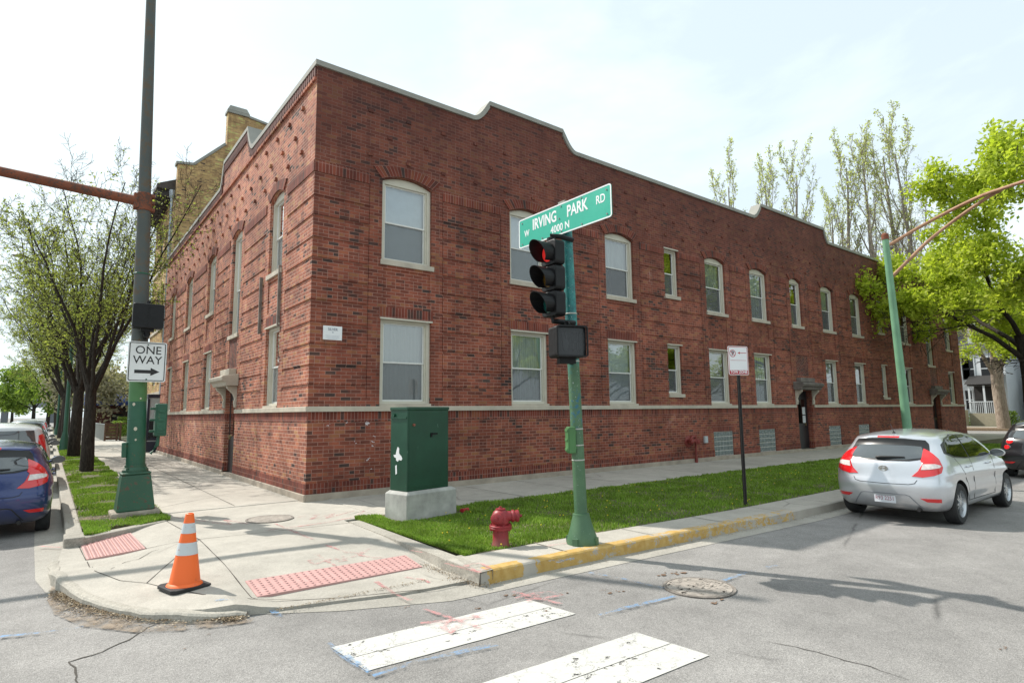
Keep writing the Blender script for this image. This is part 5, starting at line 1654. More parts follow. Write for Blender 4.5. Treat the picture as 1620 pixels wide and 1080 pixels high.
# spare signs behind
# ---- hydrant
hy = thing('fire_hydrant', 'short red fire hydrant with one side nozzle standing in the lawn', 'fire hydrant', (0.59, -5.62, -0.01), R(-30))
hy.scale = (0.93, 0.93, 0.79)
M_HYD = NT('hydrant_red'); t = M_HYD
v = t.coord('Object'); n1 = t.noise(v, 7, 5, 0.7)
sp2 = t.n('SeparateXYZ'); t.l(v, sp2.inputs[0])
lowd = t.ramp(t.math('ADD', sp2.outputs[2], t.math('MULTIPLY', n1, 0.16)), [(0.10, 1.0), (0.24, 0.0)])
cc = t.ramp(n1, [(0.3, (0.20, 0.014, 0.020)), (0.7, (0.31, 0.024, 0.030))])
cc = t.mix(t.math('MULTIPLY', lowd, 0.7), cc, (0.20, 0.09, 0.065))
cc = t.mix(t.ramp(t.noise(v, 45, 4, 0.8), [(0.66, 0.0), (0.70, 0.8)]), cc, (0.5, 0.36, 0.32))
t.col(cc); t.rough(0.45); t.bump(t.noise(v, 60, 4), 0.25, 0.004); M_HYD = t.mat
m = MB(); m.lathe([(0.125, 0.0), (0.122, 0.04), (0.112, 0.06), (0.108, 0.24), (0.11, 0.27)], 28); m.build('barrel', M_HYD, hy, smooth=True)
m = MB(); m.lathe([(0.110, 0.265), (0.150, 0.272), (0.155, 0.285), (0.155, 0.305), (0.148, 0.312), (0.155, 0.318), (0.155, 0.335), (0.145, 0.345), (0.11, 0.350)], 28)
for k in range(8):
    a = R(45*k+10); m.tube([(0.135*math.cos(a), 0.135*math.sin(a), 0.255), (0.135*math.cos(a), 0.135*math.sin(a), 0.365)], 0.014, 6)
m.build('flange', M_HYD, hy, smooth=True)
m = MB(); m.lathe([(0.108, 0.345), (0.118, 0.38), (0.124, 0.44), (0.118, 0.50), (0.098, 0.55), (0.065, 0.58), (0.050, 0.585)], 28); m.build('bonnet', M_HYD, hy, smooth=True)
m = MB(); m.lathe([(0.068, 0.580), (0.068, 0.597), (0.034, 0.600), (0.030, 0.612), (0.0001, 0.615)], 20, cap=False); m.lathe([(0.020, 0.600), (0.018, 0.632), (0.0001, 0.634)], 6, cap=False); m.build('operating_nut', M_HYD, hy)
MN = Matrix.Translation((0, 0, 0.475)) @ Matrix.Rotation(R(90), 4, 'Y')
m = MB(); m.lathe([(0.088, 0.06), (0.080, 0.13), (0.078, 0.155)], 24, mat=MN); m.build('side_nozzle', M_HYD, hy, smooth=True)
m = MB(); m.lathe([(0.092, 0.150), (0.098, 0.158), (0.098, 0.182), (0.090, 0.188), (0.083, 0.190), (0.083, 0.212), (0.095, 0.214), (0.095, 0.245), (0.082, 0.256), (0.034, 0.260), (0.024, 0.265), (0.020, 0.298), (0.0001, 0.30)], 24, mat=MN, cap=False); m.build('nozzle_cap', M_HYD, hy, smooth=True)
MF = Matrix.Translation((-0.01, 0, 0.455)) @ Matrix.Rotation(R(-28), 4, 'Z') @ Matrix.Rotation(R(90), 4, 'X')
m = MB(); m.lathe([(0.090, 0.085), (0.090, 0.118), (0.080, 0.126), (0.030, 0.130), (0.026, 0.150), (0.0001, 0.152)], 24, mat=MF, cap=False); m.build('nozzle_cap', M_HYD, hy, smooth=True)

# ---- traffic cone
tcn = thing('traffic_cone', 'orange traffic cone with two white bands and a black square base on the corner pavement', 'traffic cone', (-2.86, -4.83, H(-2.86, -4.83)+0.0), R(18))
tcn.scale = (1.07, 1.07, 1.0)
tcn.rotation_euler = (R(0.4), R(1.2), R(14))
M_ORG = NT('cone_orange'); t = M_ORG
v = t.coord('Object'); n1 = t.noise(v, 5, 6, 0.75)
t.col(t.mix(t.ramp(n1, [(0.60, 0.0), (0.68, 0.5)]), (0.86, 0.145, 0.022), (0.42, 0.08, 0.035))); t.rough(0.5); M_ORG = t.mat
M_BAND = NT('reflective_band'); t = M_BAND
v = t.coord('Object'); t.col(t.mix(t.ramp(t.noise(v, 8, 6, 0.8), [(0.60, 0.0), (0.66, 0.8)]), (0.52, 0.56, 0.58), (0.40, 0.12, 0.08))); t.rough(0.5); M_BAND = t.mat
def cr(z): return 0.140 - (0.140-0.036)*(z-0.03)/(0.735-0.03)
m = MB(); a = 0.185; m.prism([(-a, -a+0.04), (-a+0.04, -a), (a-0.04, -a), (a, -a+0.04), (a, a-0.04), (a-0.04, a), (-a+0.04, a), (-a, a-0.04)], lambda u, v, d: (u, v, d), 0.0, 0.035); m.build('base', M_RUBBER, tcn, bevel=0.008)
def seg(z0, z1, name, mt, e=0.0, top=False):
    m = MB(); m.lathe([(cr(z0)+e, z0), (cr(z1)+e, z1)] + ([(cr(z1)-0.010, z1+0.006), (cr(z1)-0.012, z1-0.05)] if top else []), 32, cap=False)
    m.build(name, mt, tcn, smooth=True)
m = MB(); m.lathe([(0.158, 0.035), (0.150, 0.048), (cr(0.06), 0.06), (cr(0.735), 0.735), (cr(0.735)-0.012, 0.742), (cr(0.735)-0.014, 0.68)], 36, cap=False); m.build('cone_body', M_ORG, tcn, smooth=True)
seg(0.335, 0.455, 'reflective_band', M_BAND, 0.002); seg(0.545, 0.645, 'reflective_band', M_BAND, 0.002)

# ---- green cabinet on a concrete pad
cab = thing('utility_cabinet', 'dark green steel utility cabinet standing on a grey concrete plinth by the lawn', 'utility cabinet', (0.92, -2.90, 0), R(0))
ang = math.atan2(-2.83*1.1+3.01*1.1, (1.38-0.43)*1.1)
A_, B_, C_ = Vector((0.40, -2.87)), Vector((0.47, -3.31)), Vector((1.52, -3.11))
cab.location = (0, 0, 0)
u_ = (C_-B_).normalized(); vv = (Vector((-u_.y, u_.x)))
rz = math.atan2(u_.y, u_.x)
cab.location = (B_.x, B_.y, 0); cab.rotation_euler = (0, 0, rz)
Lx, Ly = (C_-B_).length, 0.56
M_PLINTH = simple('plinth_concrete', (0.38, 0.375, 0.35), 0.9, var=0.25, scale=4, bump=0.35)
m = MB()
ch = 0.05
vs = [(0, 0, -0.05), (Lx, 0, -0.05), (Lx, Ly, -0.05), (0, Ly, -0.05), (0, 0, 0.40), (Lx, 0, 0.40), (Lx, Ly, 0.40), (0, Ly, 0.40), (ch, ch, 0.445), (Lx-ch, ch, 0.445), (Lx-ch, Ly-ch, 0.445), (ch, Ly-ch, 0.445)]
m.mesh(vs, [(3,2,1,0),(0,1,5,4),(1,2,6,5),(2,3,7,6),(3,0,4,7),(4,5,9,8),(5,6,10,9),(6,7,11,10),(7,4,8,11),(8,9,10,11)])
m.build('concrete_plinth', M_PLINTH, cab, bevel=0.008)
M_CAB = NT('cabinet_green'); t = M_CAB
v = t.coord('Object'); n1 = t.noise(v, 2.2, 6, 0.7)
cc = t.ramp(n1, [(0.3, (0.005, 0.042, 0.022)), (0.7, (0.010, 0.068, 0.036))])
mpn = t.n('Mapping'); mpn.inputs['Scale'].default_value = (14, 14, 3.0); t.l(v, mpn.inputs[0])
cc = t.mix(t.ramp(t.noise(mpn.outputs[0], 1.0, 6, 0.8), [(0.66, 0.0), (0.69, 0.75)]), cc, (0.12, 0.24, 0.19))
cc = t.mix(t.ramp(t.noise(v, 9.0, 6, 0.85), [(0.69, 0.0), (0.72, 0.8)]), cc, (0.002, 0.018, 0.01))
t.col(cc); t.rough(0.38); t.bump(t.noise(v, 3, 3), 0.1, 0.02); M_CAB = t.mat
x0, x1, y0, y1, z0, z1 = 0.05, Lx-0.13, 0.06, Ly-0.06, 0.445, 1.76
m = MB(); m.box(x0, x1, y0, y1, z0, z1); m.build('housing', M_CAB, cab, bevel=0.012)
m = MB(); m.box(x0-0.012, x1+0.012, y0-0.012, y1+0.012, z1-0.025, z1+0.03); m.build('lid', M_CAB, cab, bevel=0.012)
m = MB(); m.box(x0+0.03, x1-0.03, y0-0.006, y0, z0+0.05, z1-0.05); m.build('door', M_CAB, cab, bevel=0.004)
m = MB(); m.tube([(x0+0.12, y0-0.006, z1-0.26), (x0+0.12, y0-0.03, z1-0.26)], 0.022, 8); m.build('lock', simple('lock_rust', (0.25, 0.08, 0.05), 0.6), cab)
m = MB(); m.box(x0+0.5, x0+0.62, y0-0.028, y0-0.006, z1-0.43, z1-0.40); m.box(x0+0.48, x0+0.51, y0-0.02, y0-0.006, z1-0.47, z1-0.40); m.build('handle', M_BLACK, cab)
m = MB(); m.box(x0-0.016, x0, y0+0.02, y1-0.02, z1-0.16, z1-0.13); m.tube([(x0-0.03, y0+0.34, z1-0.10), (x0, y0+0.34, z1-0.10)], 0.03, 8); m.build('side_trim', M_CAB, cab)
m = MB()
m.prism([(0.13, 0.96), (0.16, 0.93), (0.22, 0.94), (0.25, 0.91), (0.30, 0.93), (0.30, 0.965), (0.35, 0.98), (0.37, 1.015), (0.31, 1.02), (0.295, 1.07), (0.27, 1.13), (0.25, 1.15), (0.215, 1.12), (0.22, 1.05), (0.19, 1.02), (0.155, 1.0)], lambda u, v, d: (d, y0+u*0.95, v), x0-0.0025, x0-0.0005)
m.prism([(0.27, 0.72), (0.31, 0.70), (0.32, 0.84), (0.28, 0.86)], lambda u, v, d: (d, y0+u*0.95, v), x0-0.0025, x0-0.0005)
m.build('torn_sticker', M_WHITE, cab)

# red scrap beside the plinth
q = G(733, 806, 0.05)
rb = MB(); rb.mesh([(0, 0, 0), (0.16, -0.02, 0), (0.20, 0.10, 0), (0.02, 0.12, 0), (0.0, 0.0, 0.07), (0.12, 0.0, 0.075), (0.19, 0.08, 0.045), (0.02, 0.1, 0.06)], [(3,2,1,0),(4,5,6,7),(0,1,5,4),(1,2,6,5),(2,3,7,6),(3,0,4,7)])
o = rb.build('plastic_box', simple('red_plastic', (0.42, 0.02, 0.03), 0.4), bevel=0.012); o.location = (q.x, q.y, 0.0); o.rotation_euler = (0, 0, rz)
tag(o, 'crumpled red plastic box in the grass against the concrete plinth', 'litter')

# ---- far mast pole with its two curved rusty arms, beyond the silver car
m0 = onY(1440, 700, -6.4)
fm = thing('signal_pole', 'slim light green pole with two curved rusty mast arms rising behind the silver car', 'signal pole', (m0.x, -6.4, 0))
top = onY(1400.5, 378, -6.4) - Vector((m0.x, -6.4, 0)); top.y = 0
M_LGREEN = pole_paint('light_green_paint', (0.15, 0.31, 0.185), rust=0.0, rough=0.45)
m = MB(); m.tube([(0, 0, -0.1), (top.x, 0, top.z)], [0.105, 0.070], 18); m.build('shaft', M_LGREEN, fm, smooth=True)
m = MB(); m.lathe([(0.20, -0.05), (0.19, 0.1), (0.13, 0.3), (0.105, 0.34)], 18); m.build('pole_base', M_LGREEN, fm, smooth=True)
m = MB(); m.lathe([(0.072, 0), (0.078, 0.0), (0.078, 0.12), (0.05, 0.16), (0.0001, 0.17)], 14, mat=Matrix.Translation((top.x, 0, top.z-0.02)), cap=False); m.build('pole_cap', M_RUST, fm)
M_TANARM = pole_paint('tan_primer', (0.36, 0.20, 0.115), rust=0.4, rustc=(0.24, 0.10, 0.06), rough=0.6)
def arm(pix, r0, r1, dys):
    o = []
    for (x, y), dy in zip(pix, dys):
        p = onY(x, y, -6.4-dy); o.append(p - Vector((m0.x, -6.4, 0)))
    mm = MB()
    # smooth through the points
    dense_ = []
    n_ = len(o)
    for k in range(n_-1):
        p0, p1, p2, p3 = o[max(k-1, 0)], o[k], o[k+1], o[min(k+2, n_-1)]
        for j in range(6):
            t = j/6
            dense_.append(0.5*((2*p1)+(p2-p0)*t+(2*p0-5*p1+4*p2-p3)*t*t+(3*p1-p0-3*p2+p3)*t**3))
    dense_.append(o[-1])
    mm.tube(dense_, [r0+(r1-r0)*k/(len(dense_)-1) for k in range(len(dense_))], 10)
    mm.build('mast_arm', M_TANARM, fm, smooth=True)
arm([(1405, 389), (1450, 362), (1500, 335), (1550, 311), (1590, 297), (1640, 281), (1700, 268)], 0.040, 0.036, [0.0, 0.5, 1.1, 1.8, 2.3, 2.9, 3.6])
arm([(1411, 438), (1440, 409), (1470, 380), (1500, 356), (1530, 334), (1560, 314), (1585, 300)], 0.040, 0.034, [0.0, 0.38, 0.75, 1.1, 1.5, 1.9, 2.22])
# ================================================================== trees
def bark_mat(name, c, c2, scale=6):
    t = NT(name)
    v = t.coord('Object')
    mpn = t.n('Mapping'); mpn.inputs['Scale'].default_value = (1, 1, 0.25); t.l(v, mpn.inputs[0])
    n = t.noise(mpn.outputs[0], scale*3, 6, 0.7, 0.5)
    t.col(t.ramp(n, [(0.3, c), (0.7, c2)])); t.rough(0.95); t.b.inputs['Specular IOR Level'].default_value = 0.1
    t.bump(n, 0.8, 0.03)
    return t.mat
M_BARKD = bark_mat('dark_bark', (0.018, 0.015, 0.013), (0.065, 0.055, 0.046))
M_BARKT = bark_mat('poplar_bark', (0.17, 0.145, 0.12), (0.34, 0.30, 0.25))
M_BARKG = bark_mat('grey_bark', (0.09, 0.078, 0.065), (0.22, 0.19, 0.16))
M_BARKP = bark_mat('pale_flaking_bark', (0.14, 0.10, 0.075), (0.38, 0.32, 0.26), 4)
M_LEAFY = leaf_mat('young_leaves', (0.16, 0.21, 0.05), (0.36, 0.39, 0.12))
M_LEAFG = leaf_mat('lime_leaves', (0.26, 0.34, 0.03), (0.52, 0.58, 0.09), 0.55)
M_LEAFP = leaf_mat('poplar_leaves', (0.32, 0.36, 0.16), (0.52, 0.55, 0.28), 0.6)
M_LEAFD = leaf_mat('far_leaves', (0.10, 0.17, 0.03), (0.22, 0.30, 0.06))
M_BLOS = leaf_mat('pale_blossom', (0.20, 0.20, 0.13), (0.42, 0.38, 0.31), 0.3)

class Tree:
    def __init__(s, seed):
        s.r = random.Random(seed); s.V = []; s.F = []; s.leaf = []
    def tube(s, pts, rad, n):
        i0 = len(s.V)
        for k, p in enumerate(pts):
            t = (pts[min(k+1, len(pts)-1)] - pts[max(k-1, 0)]).normalized()
            a = Vector((0, 0, 1)) if abs(t.z) < 0.8 else Vector((1, 0, 0))
            u = t.cross(a).normalized(); v = t.cross(u)
            for j in range(n):
                th = 6.28318*j/n
                s.V.append(p + (u*math.cos(th)+v*math.sin(th))*rad[k])
        for k in range(len(pts)-1):
            for j in range(n):
                a = i0+k*n+j; b = i0+k*n+(j+1) % n
                s.F.append((a, a+n, b+n, b))
    def grow(s, p, d, L, r, lev, P):
        rr_ = s.r
        n = P['seg'][lev]; pts = [p.copy()]; rad = [r]; dd = d.normalized()
        for k in range(n):
            w_ = P['wig'][lev]
            dd = (dd + Vector((rr_.gauss(0, w_), rr_.gauss(0, w_), rr_.gauss(0, w_)*0.7)) + Vector((0, 0, P['up'][lev]))).normalized()
            p = p + dd*(L/n); pts.append(p.copy()); rad.append(max(P['rmin'], r*(1-(k+1)/n*P['tap'][lev])))
        s.tube(pts, rad, P['sides'][lev])
        if lev+1 < len(P['n']):
            nc = P['n'][lev+1]; nc = nc if isinstance(nc, int) else rr_.randint(*nc)
            for c in range(nc):
                t = P['from'][lev] + (1-P['from'][lev])*((c+rr_.random()*0.9)/nc)
                k = min(n-1, int(t*n)); f = t*n-k
                q = pts[k].lerp(pts[k+1], min(1, f)); ax = (pts[k+1]-pts[k]).normalized()
                a = rr_.uniform(0, 6.283) if not P.get('spiral') else c*2.4+rr_.uniform(-0.4, 0.4)
                e = ax.cross(Vector((0.3, 0.2, 1)) if abs(ax.z) < 0.9 else Vector((1, 0, 0))).normalized()
                e = Matrix.Rotation(a, 3, ax) @ e
                an = R(rr_.gauss(P['ang'][lev+1], P['ang'][lev+1]*0.18))
                nd = ax*math.cos(an) + e*math.sin(an)
                l2 = L*P['len'][lev+1]*rr_.uniform(0.7, 1.15)*(1-P['shrink'][lev]*t)
                rc = (rad[k]+(rad[k+1]-rad[k])*f)*P['rad'][lev+1]
                s.grow(q, nd, l2, max(rc, P['rmin']), lev+1, P)
        if lev >= P['leaflev']:
            for k in range(P['leaves']):
                t = rr_.uniform(P.get('leaffrom', 0.25), 1.05)*n; kk = min(n-1, int(t)); q = pts[kk].lerp(pts[kk+1], min(1.0, t-kk))
                s.leaf.append(q + Vector((rr_.gauss(0, P['spread']), rr_.gauss(0, P['spread']), rr_.gauss(0, P['spread']))))
    def finish(s, name, bark, leafm, lsize, thin=1.0, keep=None, ldrop=0.0):
        me = bpy.data.meshes.new(name+'_wood'); me.from_pydata([tuple(v) for v in s.V], [], s.F)
        me.polygons.foreach_set('use_smooth', [True]*len(me.polygons)); me.materials.append(bark)
        rg = np.random.default_rng(7)
        L = np.array([tuple(v) for v in s.leaf], dtype=float)
        if keep is not None and len(L): L = L[[keep(Vector(q)) for q in L]]
        n = len(L); ml = bpy.data.meshes.new(name+'_leaves')
        if n:
            a = rg.normal(size=(n, 3)); a /= np.linalg.norm(a, axis=1)[:, None]
            b = rg.normal(size=(n, 3)); b -= (b*a).sum(1)[:, None]*a; b /= np.linalg.norm(b, axis=1)[:, None]
            sz = (lsize*rg.uniform(0.55, 1.35, n))[:, None]
            c = np.cross(a, b)
            V = np.stack([L-a*sz, L+b*sz*0.55+c*sz*0.12, L+a*sz, L-b*sz*0.55+c*sz*0.12], 1).reshape(-1, 3)
            ml.vertices.add(n*4); ml.vertices.foreach_set('co', V.reshape(-1))
            ml.loops.add(n*4); ml.loops.foreach_set('vertex_index', np.arange(n*4, dtype=np.int32))
            ml.polygons.add(n); ml.polygons.foreach_set('loop_start', np.arange(0, n*4, 4, dtype=np.int32)); ml.polygons.foreach_set('loop_total', np.full(n, 4, dtype=np.int32))
            ml.update(calc_edges=True); ml.materials.append(leafm)
        return me, ml
def place_tree(name, meshes, label, loc, rz=0, sc_=1.0, group=None, cat='tree', part='crown'):
    t = thing(name, label, cat, loc, rz, group)
    t.scale = (sc_, sc_, sc_) if not hasattr(sc_, '__len__') else sc_
    a = bpy.data.objects.new('trunk', meshes[0]); COL.objects.link(a); a.parent = t
    if len(meshes[1].vertices):
        b = bpy.data.objects.new(part, meshes[1]); COL.objects.link(b); b.parent = t
    return t

# --- street trees on the left: vase shaped, just breaking into leaf
PA = dict(n=[1, (8, 9), (9, 11), (8, 9), (5, 7)], seg=[5, 8, 6, 5, 3], wig=[0.03, 0.09, 0.12, 0.14, 0.18], up=[0.0, 0.05, 0.05, 0.04, 0.03], tap=[0.25, 0.8, 0.85, 0.85, 0.8], sides=[14, 8, 5, 4, 3],
          len=[1, 2.45, 0.40, 0.5, 0.5], ang=[0, 30, 40, 42, 42], rad=[1, 0.40, 0.38, 0.5, 0.55], shrink=[0, 0.45, 0.4, 0.3, 0], leaflev=3, leaves=4, spread=0.05, rmin=0.006, spiral=True)
PA['from'] = [0.78, 0.18, 0.15, 0.2, 0.2]
def street_tree(seed, th=3.1, r0=0.225, leaves=6):
    T = Tree(seed); P = dict(PA); P['leaves'] = leaves
    T.grow(Vector((0, 0, -0.1)), Vector((0.02, 0.02, 1)), th, r0, 0, P)
    return T
TA = street_tree(21).finish('street_tree_a', M_BARKD, M_LEAFY, 0.048, keep=lambda q: (int(abs(q.x*9173)) % 100) > 45 + 9*max(0, q.z-5.5))
TB = street_tree(34, 3.2, 0.26, 7).finish('street_tree_b', M_BARKD, M_LEAFY, 0.052, keep=lambda q: (int(abs(q.x*9173)) % 100) > 38 + 8*max(0, q.z-5.5))
place_tree('street_tree', TA, 'nearest dark-trunked street tree with sparse young leaves on the left verge', (-3.02, 11.3, 0), 0.6, (0.86, 0.86, 0.90), 'street trees in a row on the left verge')
place_tree('street_tree', TB, 'second dark-trunked street tree from the corner on the left verge', (-3.1, 20.6, 0), 2.2, (0.95, 0.95, 0.98), 'street trees in a row on the left verge')
labs = ['third street tree of the left verge, between two green lamp posts', 'fourth street tree of the left verge, partly hidden by nearer trunks', 'fifth street tree of the left verge, far down the street', 'farthest street tree of the left verge, next to the far lamp post']
for k, (y, rz_) in enumerate(((33.5, 1.0), (49, 3.0), (66, 5.0), (88, 0.4))):
    place_tree('street_tree', (TA, TB)[k % 2], labs[k], (-3.15, y, 0), rz_, 1.05+0.05*k, 'street trees in a row on the left verge')
# trees on the other side of that street, out at left
place_tree('street_tree', TB, 'bare-branched tree across the left street, partly cut by the photo edge', (-17.0, 31, 0), 1.3, 1.1)

# --- lime-green round tree at the right
PB = dict(n=[1, (5, 6), (7, 8), (7, 8), (5, 6)], seg=[5, 8, 6, 5, 3], wig=[0.03, 0.10, 0.14, 0.16, 0.2], up=[0.0, 0.015, 0.01, 0.0, -0.02], tap=[0.25, 0.8, 0.85, 0.85, 0.8], sides=[14, 8, 5, 4, 3],
          len=[1, 1.75, 0.48, 0.5, 0.5], ang=[0, 48, 45, 48, 45], rad=[1, 0.5, 0.42, 0.5, 0.55], shrink=[0, 0.35, 0.35, 0.2, 0], leaflev=3, leaves=44, spread=0.19, rmin=0.010, spiral=True)
PB['from'] = [0.55, 0.2, 0.15, 0.15, 0.2]
T = Tree(77); T.grow(Vector((0, 0, -0.1)), Vector((-0.05, 0.0, 1)), 4.6, 0.27, 0, PB)
TG = T.finish('green_tree', M_BARKD, M_LEAFG, 0.085, keep=lambda q: q.z > 5.4 + 0.9*math.sin(q.x*2.1)*math.cos(q.y*1.7))
ge = ray(1612, 660); gt = CP + ge*((-4.9-CP.y)/ge.y)
place_tree('leafy_tree', TG, 'big lime-green leafy tree overhanging the far end of the brick building', (30.8, -5.0, 0), 2.2, (1.14, 1.14, 1.10))

# --- old pale trunk beyond the side street, sawn stub and mostly bare limbs
PC = dict(n=[1, (4, 4), (6, 8), (6, 7), (5, 6)], seg=[5, 9, 6, 5, 3], wig=[0.04, 0.12, 0.16, 0.18, 0.2], up=[0.0, 0.05, 0.03, 0.02, 0.0], tap=[0.15, 0.8, 0.85, 0.85, 0.8], sides=[14, 9, 5, 4, 3],
          len=[1, 1.9, 0.45, 0.5, 0.5], ang=[0, 34, 50, 50, 45], rad=[1, 0.42, 0.42, 0.5, 0.55], shrink=[0, 0.35, 0.35, 0.2, 0], leaflev=4, leaves=3, spread=0.1, rmin=0.015, spiral=True)
PC['from'] = [0.6, 0.2, 0.15, 0.15, 0.2]
T = Tree(15); T.grow(Vector((0, 0, -0.1)), Vector((0.03, 0.05, 1)), 6.0, 0.62, 0, PC)
TC = T.finish('pale_tree', M_BARKP, M_LEAFG, 0.10)
pt = G(1573, 686, 0)
place_tree('pollarded_tree', TC, 'old pale-barked tree with a sawn stub in front of the white house', (54.8, 1.5, 0), 0.8, (0.72, 0.72, 0.95))

# --- lombardy poplars behind the building
PD = dict(n=[1, (15, 17), (9, 11), (6, 7)], seg=[12, 8, 5, 3], wig=[0.02, 0.05, 0.08, 0.12], up=[0.02, 0.16, 0.16, 0.1], tap=[0.9, 0.85, 0.85, 0.8], sides=[8, 5, 4, 3],
          len=[1, 0.42, 0.26, 0.5], ang=[0, 25, 28, 30], rad=[1, 0.42, 0.45, 0.6], shrink=[0.55, 0.3, 0.3, 0], leaflev=3, leaves=5, spread=0.09, rmin=0.012, spiral=True, leaffrom=0.3)
PD['from'] = [0.12, 0.15, 0.15, 0.2]
PB_ = []
for sd in (5, 6, 9):
    T = Tree(sd); T.grow(Vector((0, 0, 0)), Vector((0, 0, 1)), 20.0, 0.34, 0, PD)
    PB_.append(T.finish('poplar%d' % sd, M_BARKT, M_LEAFP, 0.085, keep=lambda q: (q.z > 12.5 and int(abs(q.x*9170)) % 10 < (q.z-13)*0.62) or (q.z > 6 and (int(q.x*917) % 5 == 0))))
plab = ['first from the left of the poplars behind the parapet', 'second from the left of the poplars behind the parapet', 'third from the left of the poplars, narrow and alone above the curved parapet',
        'poplar left of the tall right-hand clump, forked at the top', 'poplar in the middle of the right-hand clump', 'tallest poplar of the right-hand clump', 'rightmost poplar, next to the lime-green tree', 'stubby poplar filling the back of the right-hand clump']
for k, (px_, ptop, dep, idx_) in enumerate(((1190, 252, 66, 0), (1228, 245, 66, 1), (1272, 232, 64, 2), (1358, 205, 60, 0), (1405, 203, 60, 1), (1472, 186, 58, 2), (1440, 200, 63, 0), (1335, 300, 70, 1))):
    b0 = AT(px_, 655, dep); h_ = (AT(px_, ptop, dep).z)
    s_ = h_/21.5
    place_tree('poplar', PB_[idx_], plab[k], (b0.x, b0.y, 0), k*1.1, (s_*1.0, s_*1.0, s_), 'bare-stemmed poplars standing behind the brick building')
# thin bare tree at far right behind the lime one
T = Tree(41); P = dict(PA); P['leaves'] = 1
T.grow(Vector((0, 0, 0)), Vector((0, 0, 1)), 6.0, 0.3, 0, P)
TT = T.finish('bare_tree', M_BARKG, M_LEAFP, 0.05)
b0 = AT(1530, 655, 62); place_tree('bare_tree', TT, 'grey leafless tree between the poplars and the lime-green tree', (b0.x, b0.y, 0), 0, 1.2)
place_tree('leafy_tree', TG, 'second lime-green tree at the right photo edge, behind the big one', (44, -5.6, 0), 5.1, (1.1, 1.1, 0.95))
b0 = AT(1600, 655, 75); place_tree('bare_tree', TT, 'grey leafless tree far behind the white house at the right edge', (b0.x, b0.y, 0), 2, 1.0)

# --- far round trees at the end of the left street, shrubs near the low brick house
PE = dict(PB); PE['n'] = [1, 5, 6, 6]; PE['leaflev'] = 2; PE['leaves'] = 26; PE['spread'] = 0.35; PE['seg'] = [4, 6, 4, 3]; PE['sides'] = [8, 5, 3, 3]
T = Tree(52); T.grow(Vector((0, 0, 0)), Vector((0, 0, 1)), 3.2, 0.25, 0, PE)
TF = T.finish('far_tree', M_BARKD, M_LEAFD, 0.22)
far = [(18, 150, 1.35, 'round bright green tree at the left photo edge down the street'), (52, 118, 1.5, 'bright green tree in the distance above the parked cars'), (75, 100, 1.25, 'smaller green tree in the distance behind the dark trunks')]
for k, (px_, dep, s_, lab) in enumerate(far):
    b0 = AT(px_, 672, dep); place_tree('leafy_tree', TF, lab, (b0.x, b0.y, 0), k*2.0, s_, 'distant green trees at the end of the left street')
PF = dict(PB); PF['n'] = [1, 6, 7, 6]; PF['leaflev'] = 2; PF['leaves'] = 16; PF['spread'] = 0.3; PF['seg'] = [3, 6, 4, 3]; PF['sides'] = [6, 5, 3, 3]
T = Tree(63); T.grow(Vector((0, 0, 0)), Vector((0, 0, 1)), 2.2, 0.16, 0, PF)
TS = T.finish('blossom_tree', M_BARKD, M_BLOS, 0.13)
for k, (px_, dep, s_, lab) in enumerate(((158, 60, 1.25, 'pale blossoming tree above the blue awning, left of the green pole'), (196, 56, 1.3, 'pale blossoming tree above the blue awning, touching the green pole'))):
    b0 = AT(px_, 668, dep); place_tree('blossom_tree', TS, lab, (b0.x, b0.y, 0), k*2.5, s_)
# shrubs round the white house
def shrub(seed, n, rx_, ry_, rz_, ls, mat_):
    T = Tree(seed); r_ = T.r
    for k in range(14):
        a = r_.uniform(0, 6.28); T.tube([Vector((0, 0, 0)), Vector((math.cos(a)*rx_*0.5, math.sin(a)*ry_*0.5, rz_*r_.uniform(0.6, 1.1)))], [0.02, 0.006], 3)
    for k in range(n):
        a = r_.uniform(0, 6.28); q = math.sqrt(r_.random()); z = r_.random()
        T.leaf.append(Vector((math.cos(a)*q*rx_*(1-0.4*z)*r_.uniform(0.7, 1.1), math.sin(a)*q*ry_*(1-0.4*z), z*rz_)))
    return T.finish('shrub%d' % seed, M_BARKD, mat_, ls)
SH = shrub(1, 900, 0.7, 0.7, 1.1, 0.07, M_LEAFD)
for k, (px_, dep, s_, lab) in enumerate(((1545, 55, 1.0, 'low green shrub by the foot of the white house'), (1600, 52, 1.2, 'low green shrub right of the pale trunk'), (1553, 57, 1.6, 'tall green shrub against the dark porch'))):
    b0 = AT(px_, 680, dep); place_tree('shrub', SH, lab, (b0.x, b0.y, 0), k, s_, None, 'shrub', 'foliage')
for k, (px_, dep, s_, lab) in enumerate(((186, 50, 1.2, 'green shrub behind the low wooden fence'), (198, 53, 1.5, 'green shrub between the fence and the left green pole'))):
    b0 = AT(px_, 690, dep); place_tree('shrub', SH, lab, (b0.x, b0.y, 0), k, s_, None, 'shrub', 'foliage')
# across the road, behind the camera: what the windows mirror
place_tree('leafy_tree', TG, 'lime-green tree across the road, mirrored in the silver car side windows', (29, -19, 0), 0.2, (1.0, 1.0, 0.75))
place_tree('leafy_tree', TG, 'lime-green tree across the road, mirrored in the black car', (42, -20, 0), 4.2, (1.1, 1.1, 0.75))
place_tree('leafy_tree', TG, 'second lime-green tree across the road, seen only as a reflection', (31, -34, 0), 3.2, 1.15)
place_tree('street_tree', TA, 'bare tree across the road, mirrored in an upper window', (-1, -30, 0), 3.2, 1.3)
# ================================================================== neighbouring buildings
M_YBRICK = brick_mat('yellow_brick', (0.60, 0.39, 0.18), mortar=(0.52, 0.36, 0.20), dark=0.02)
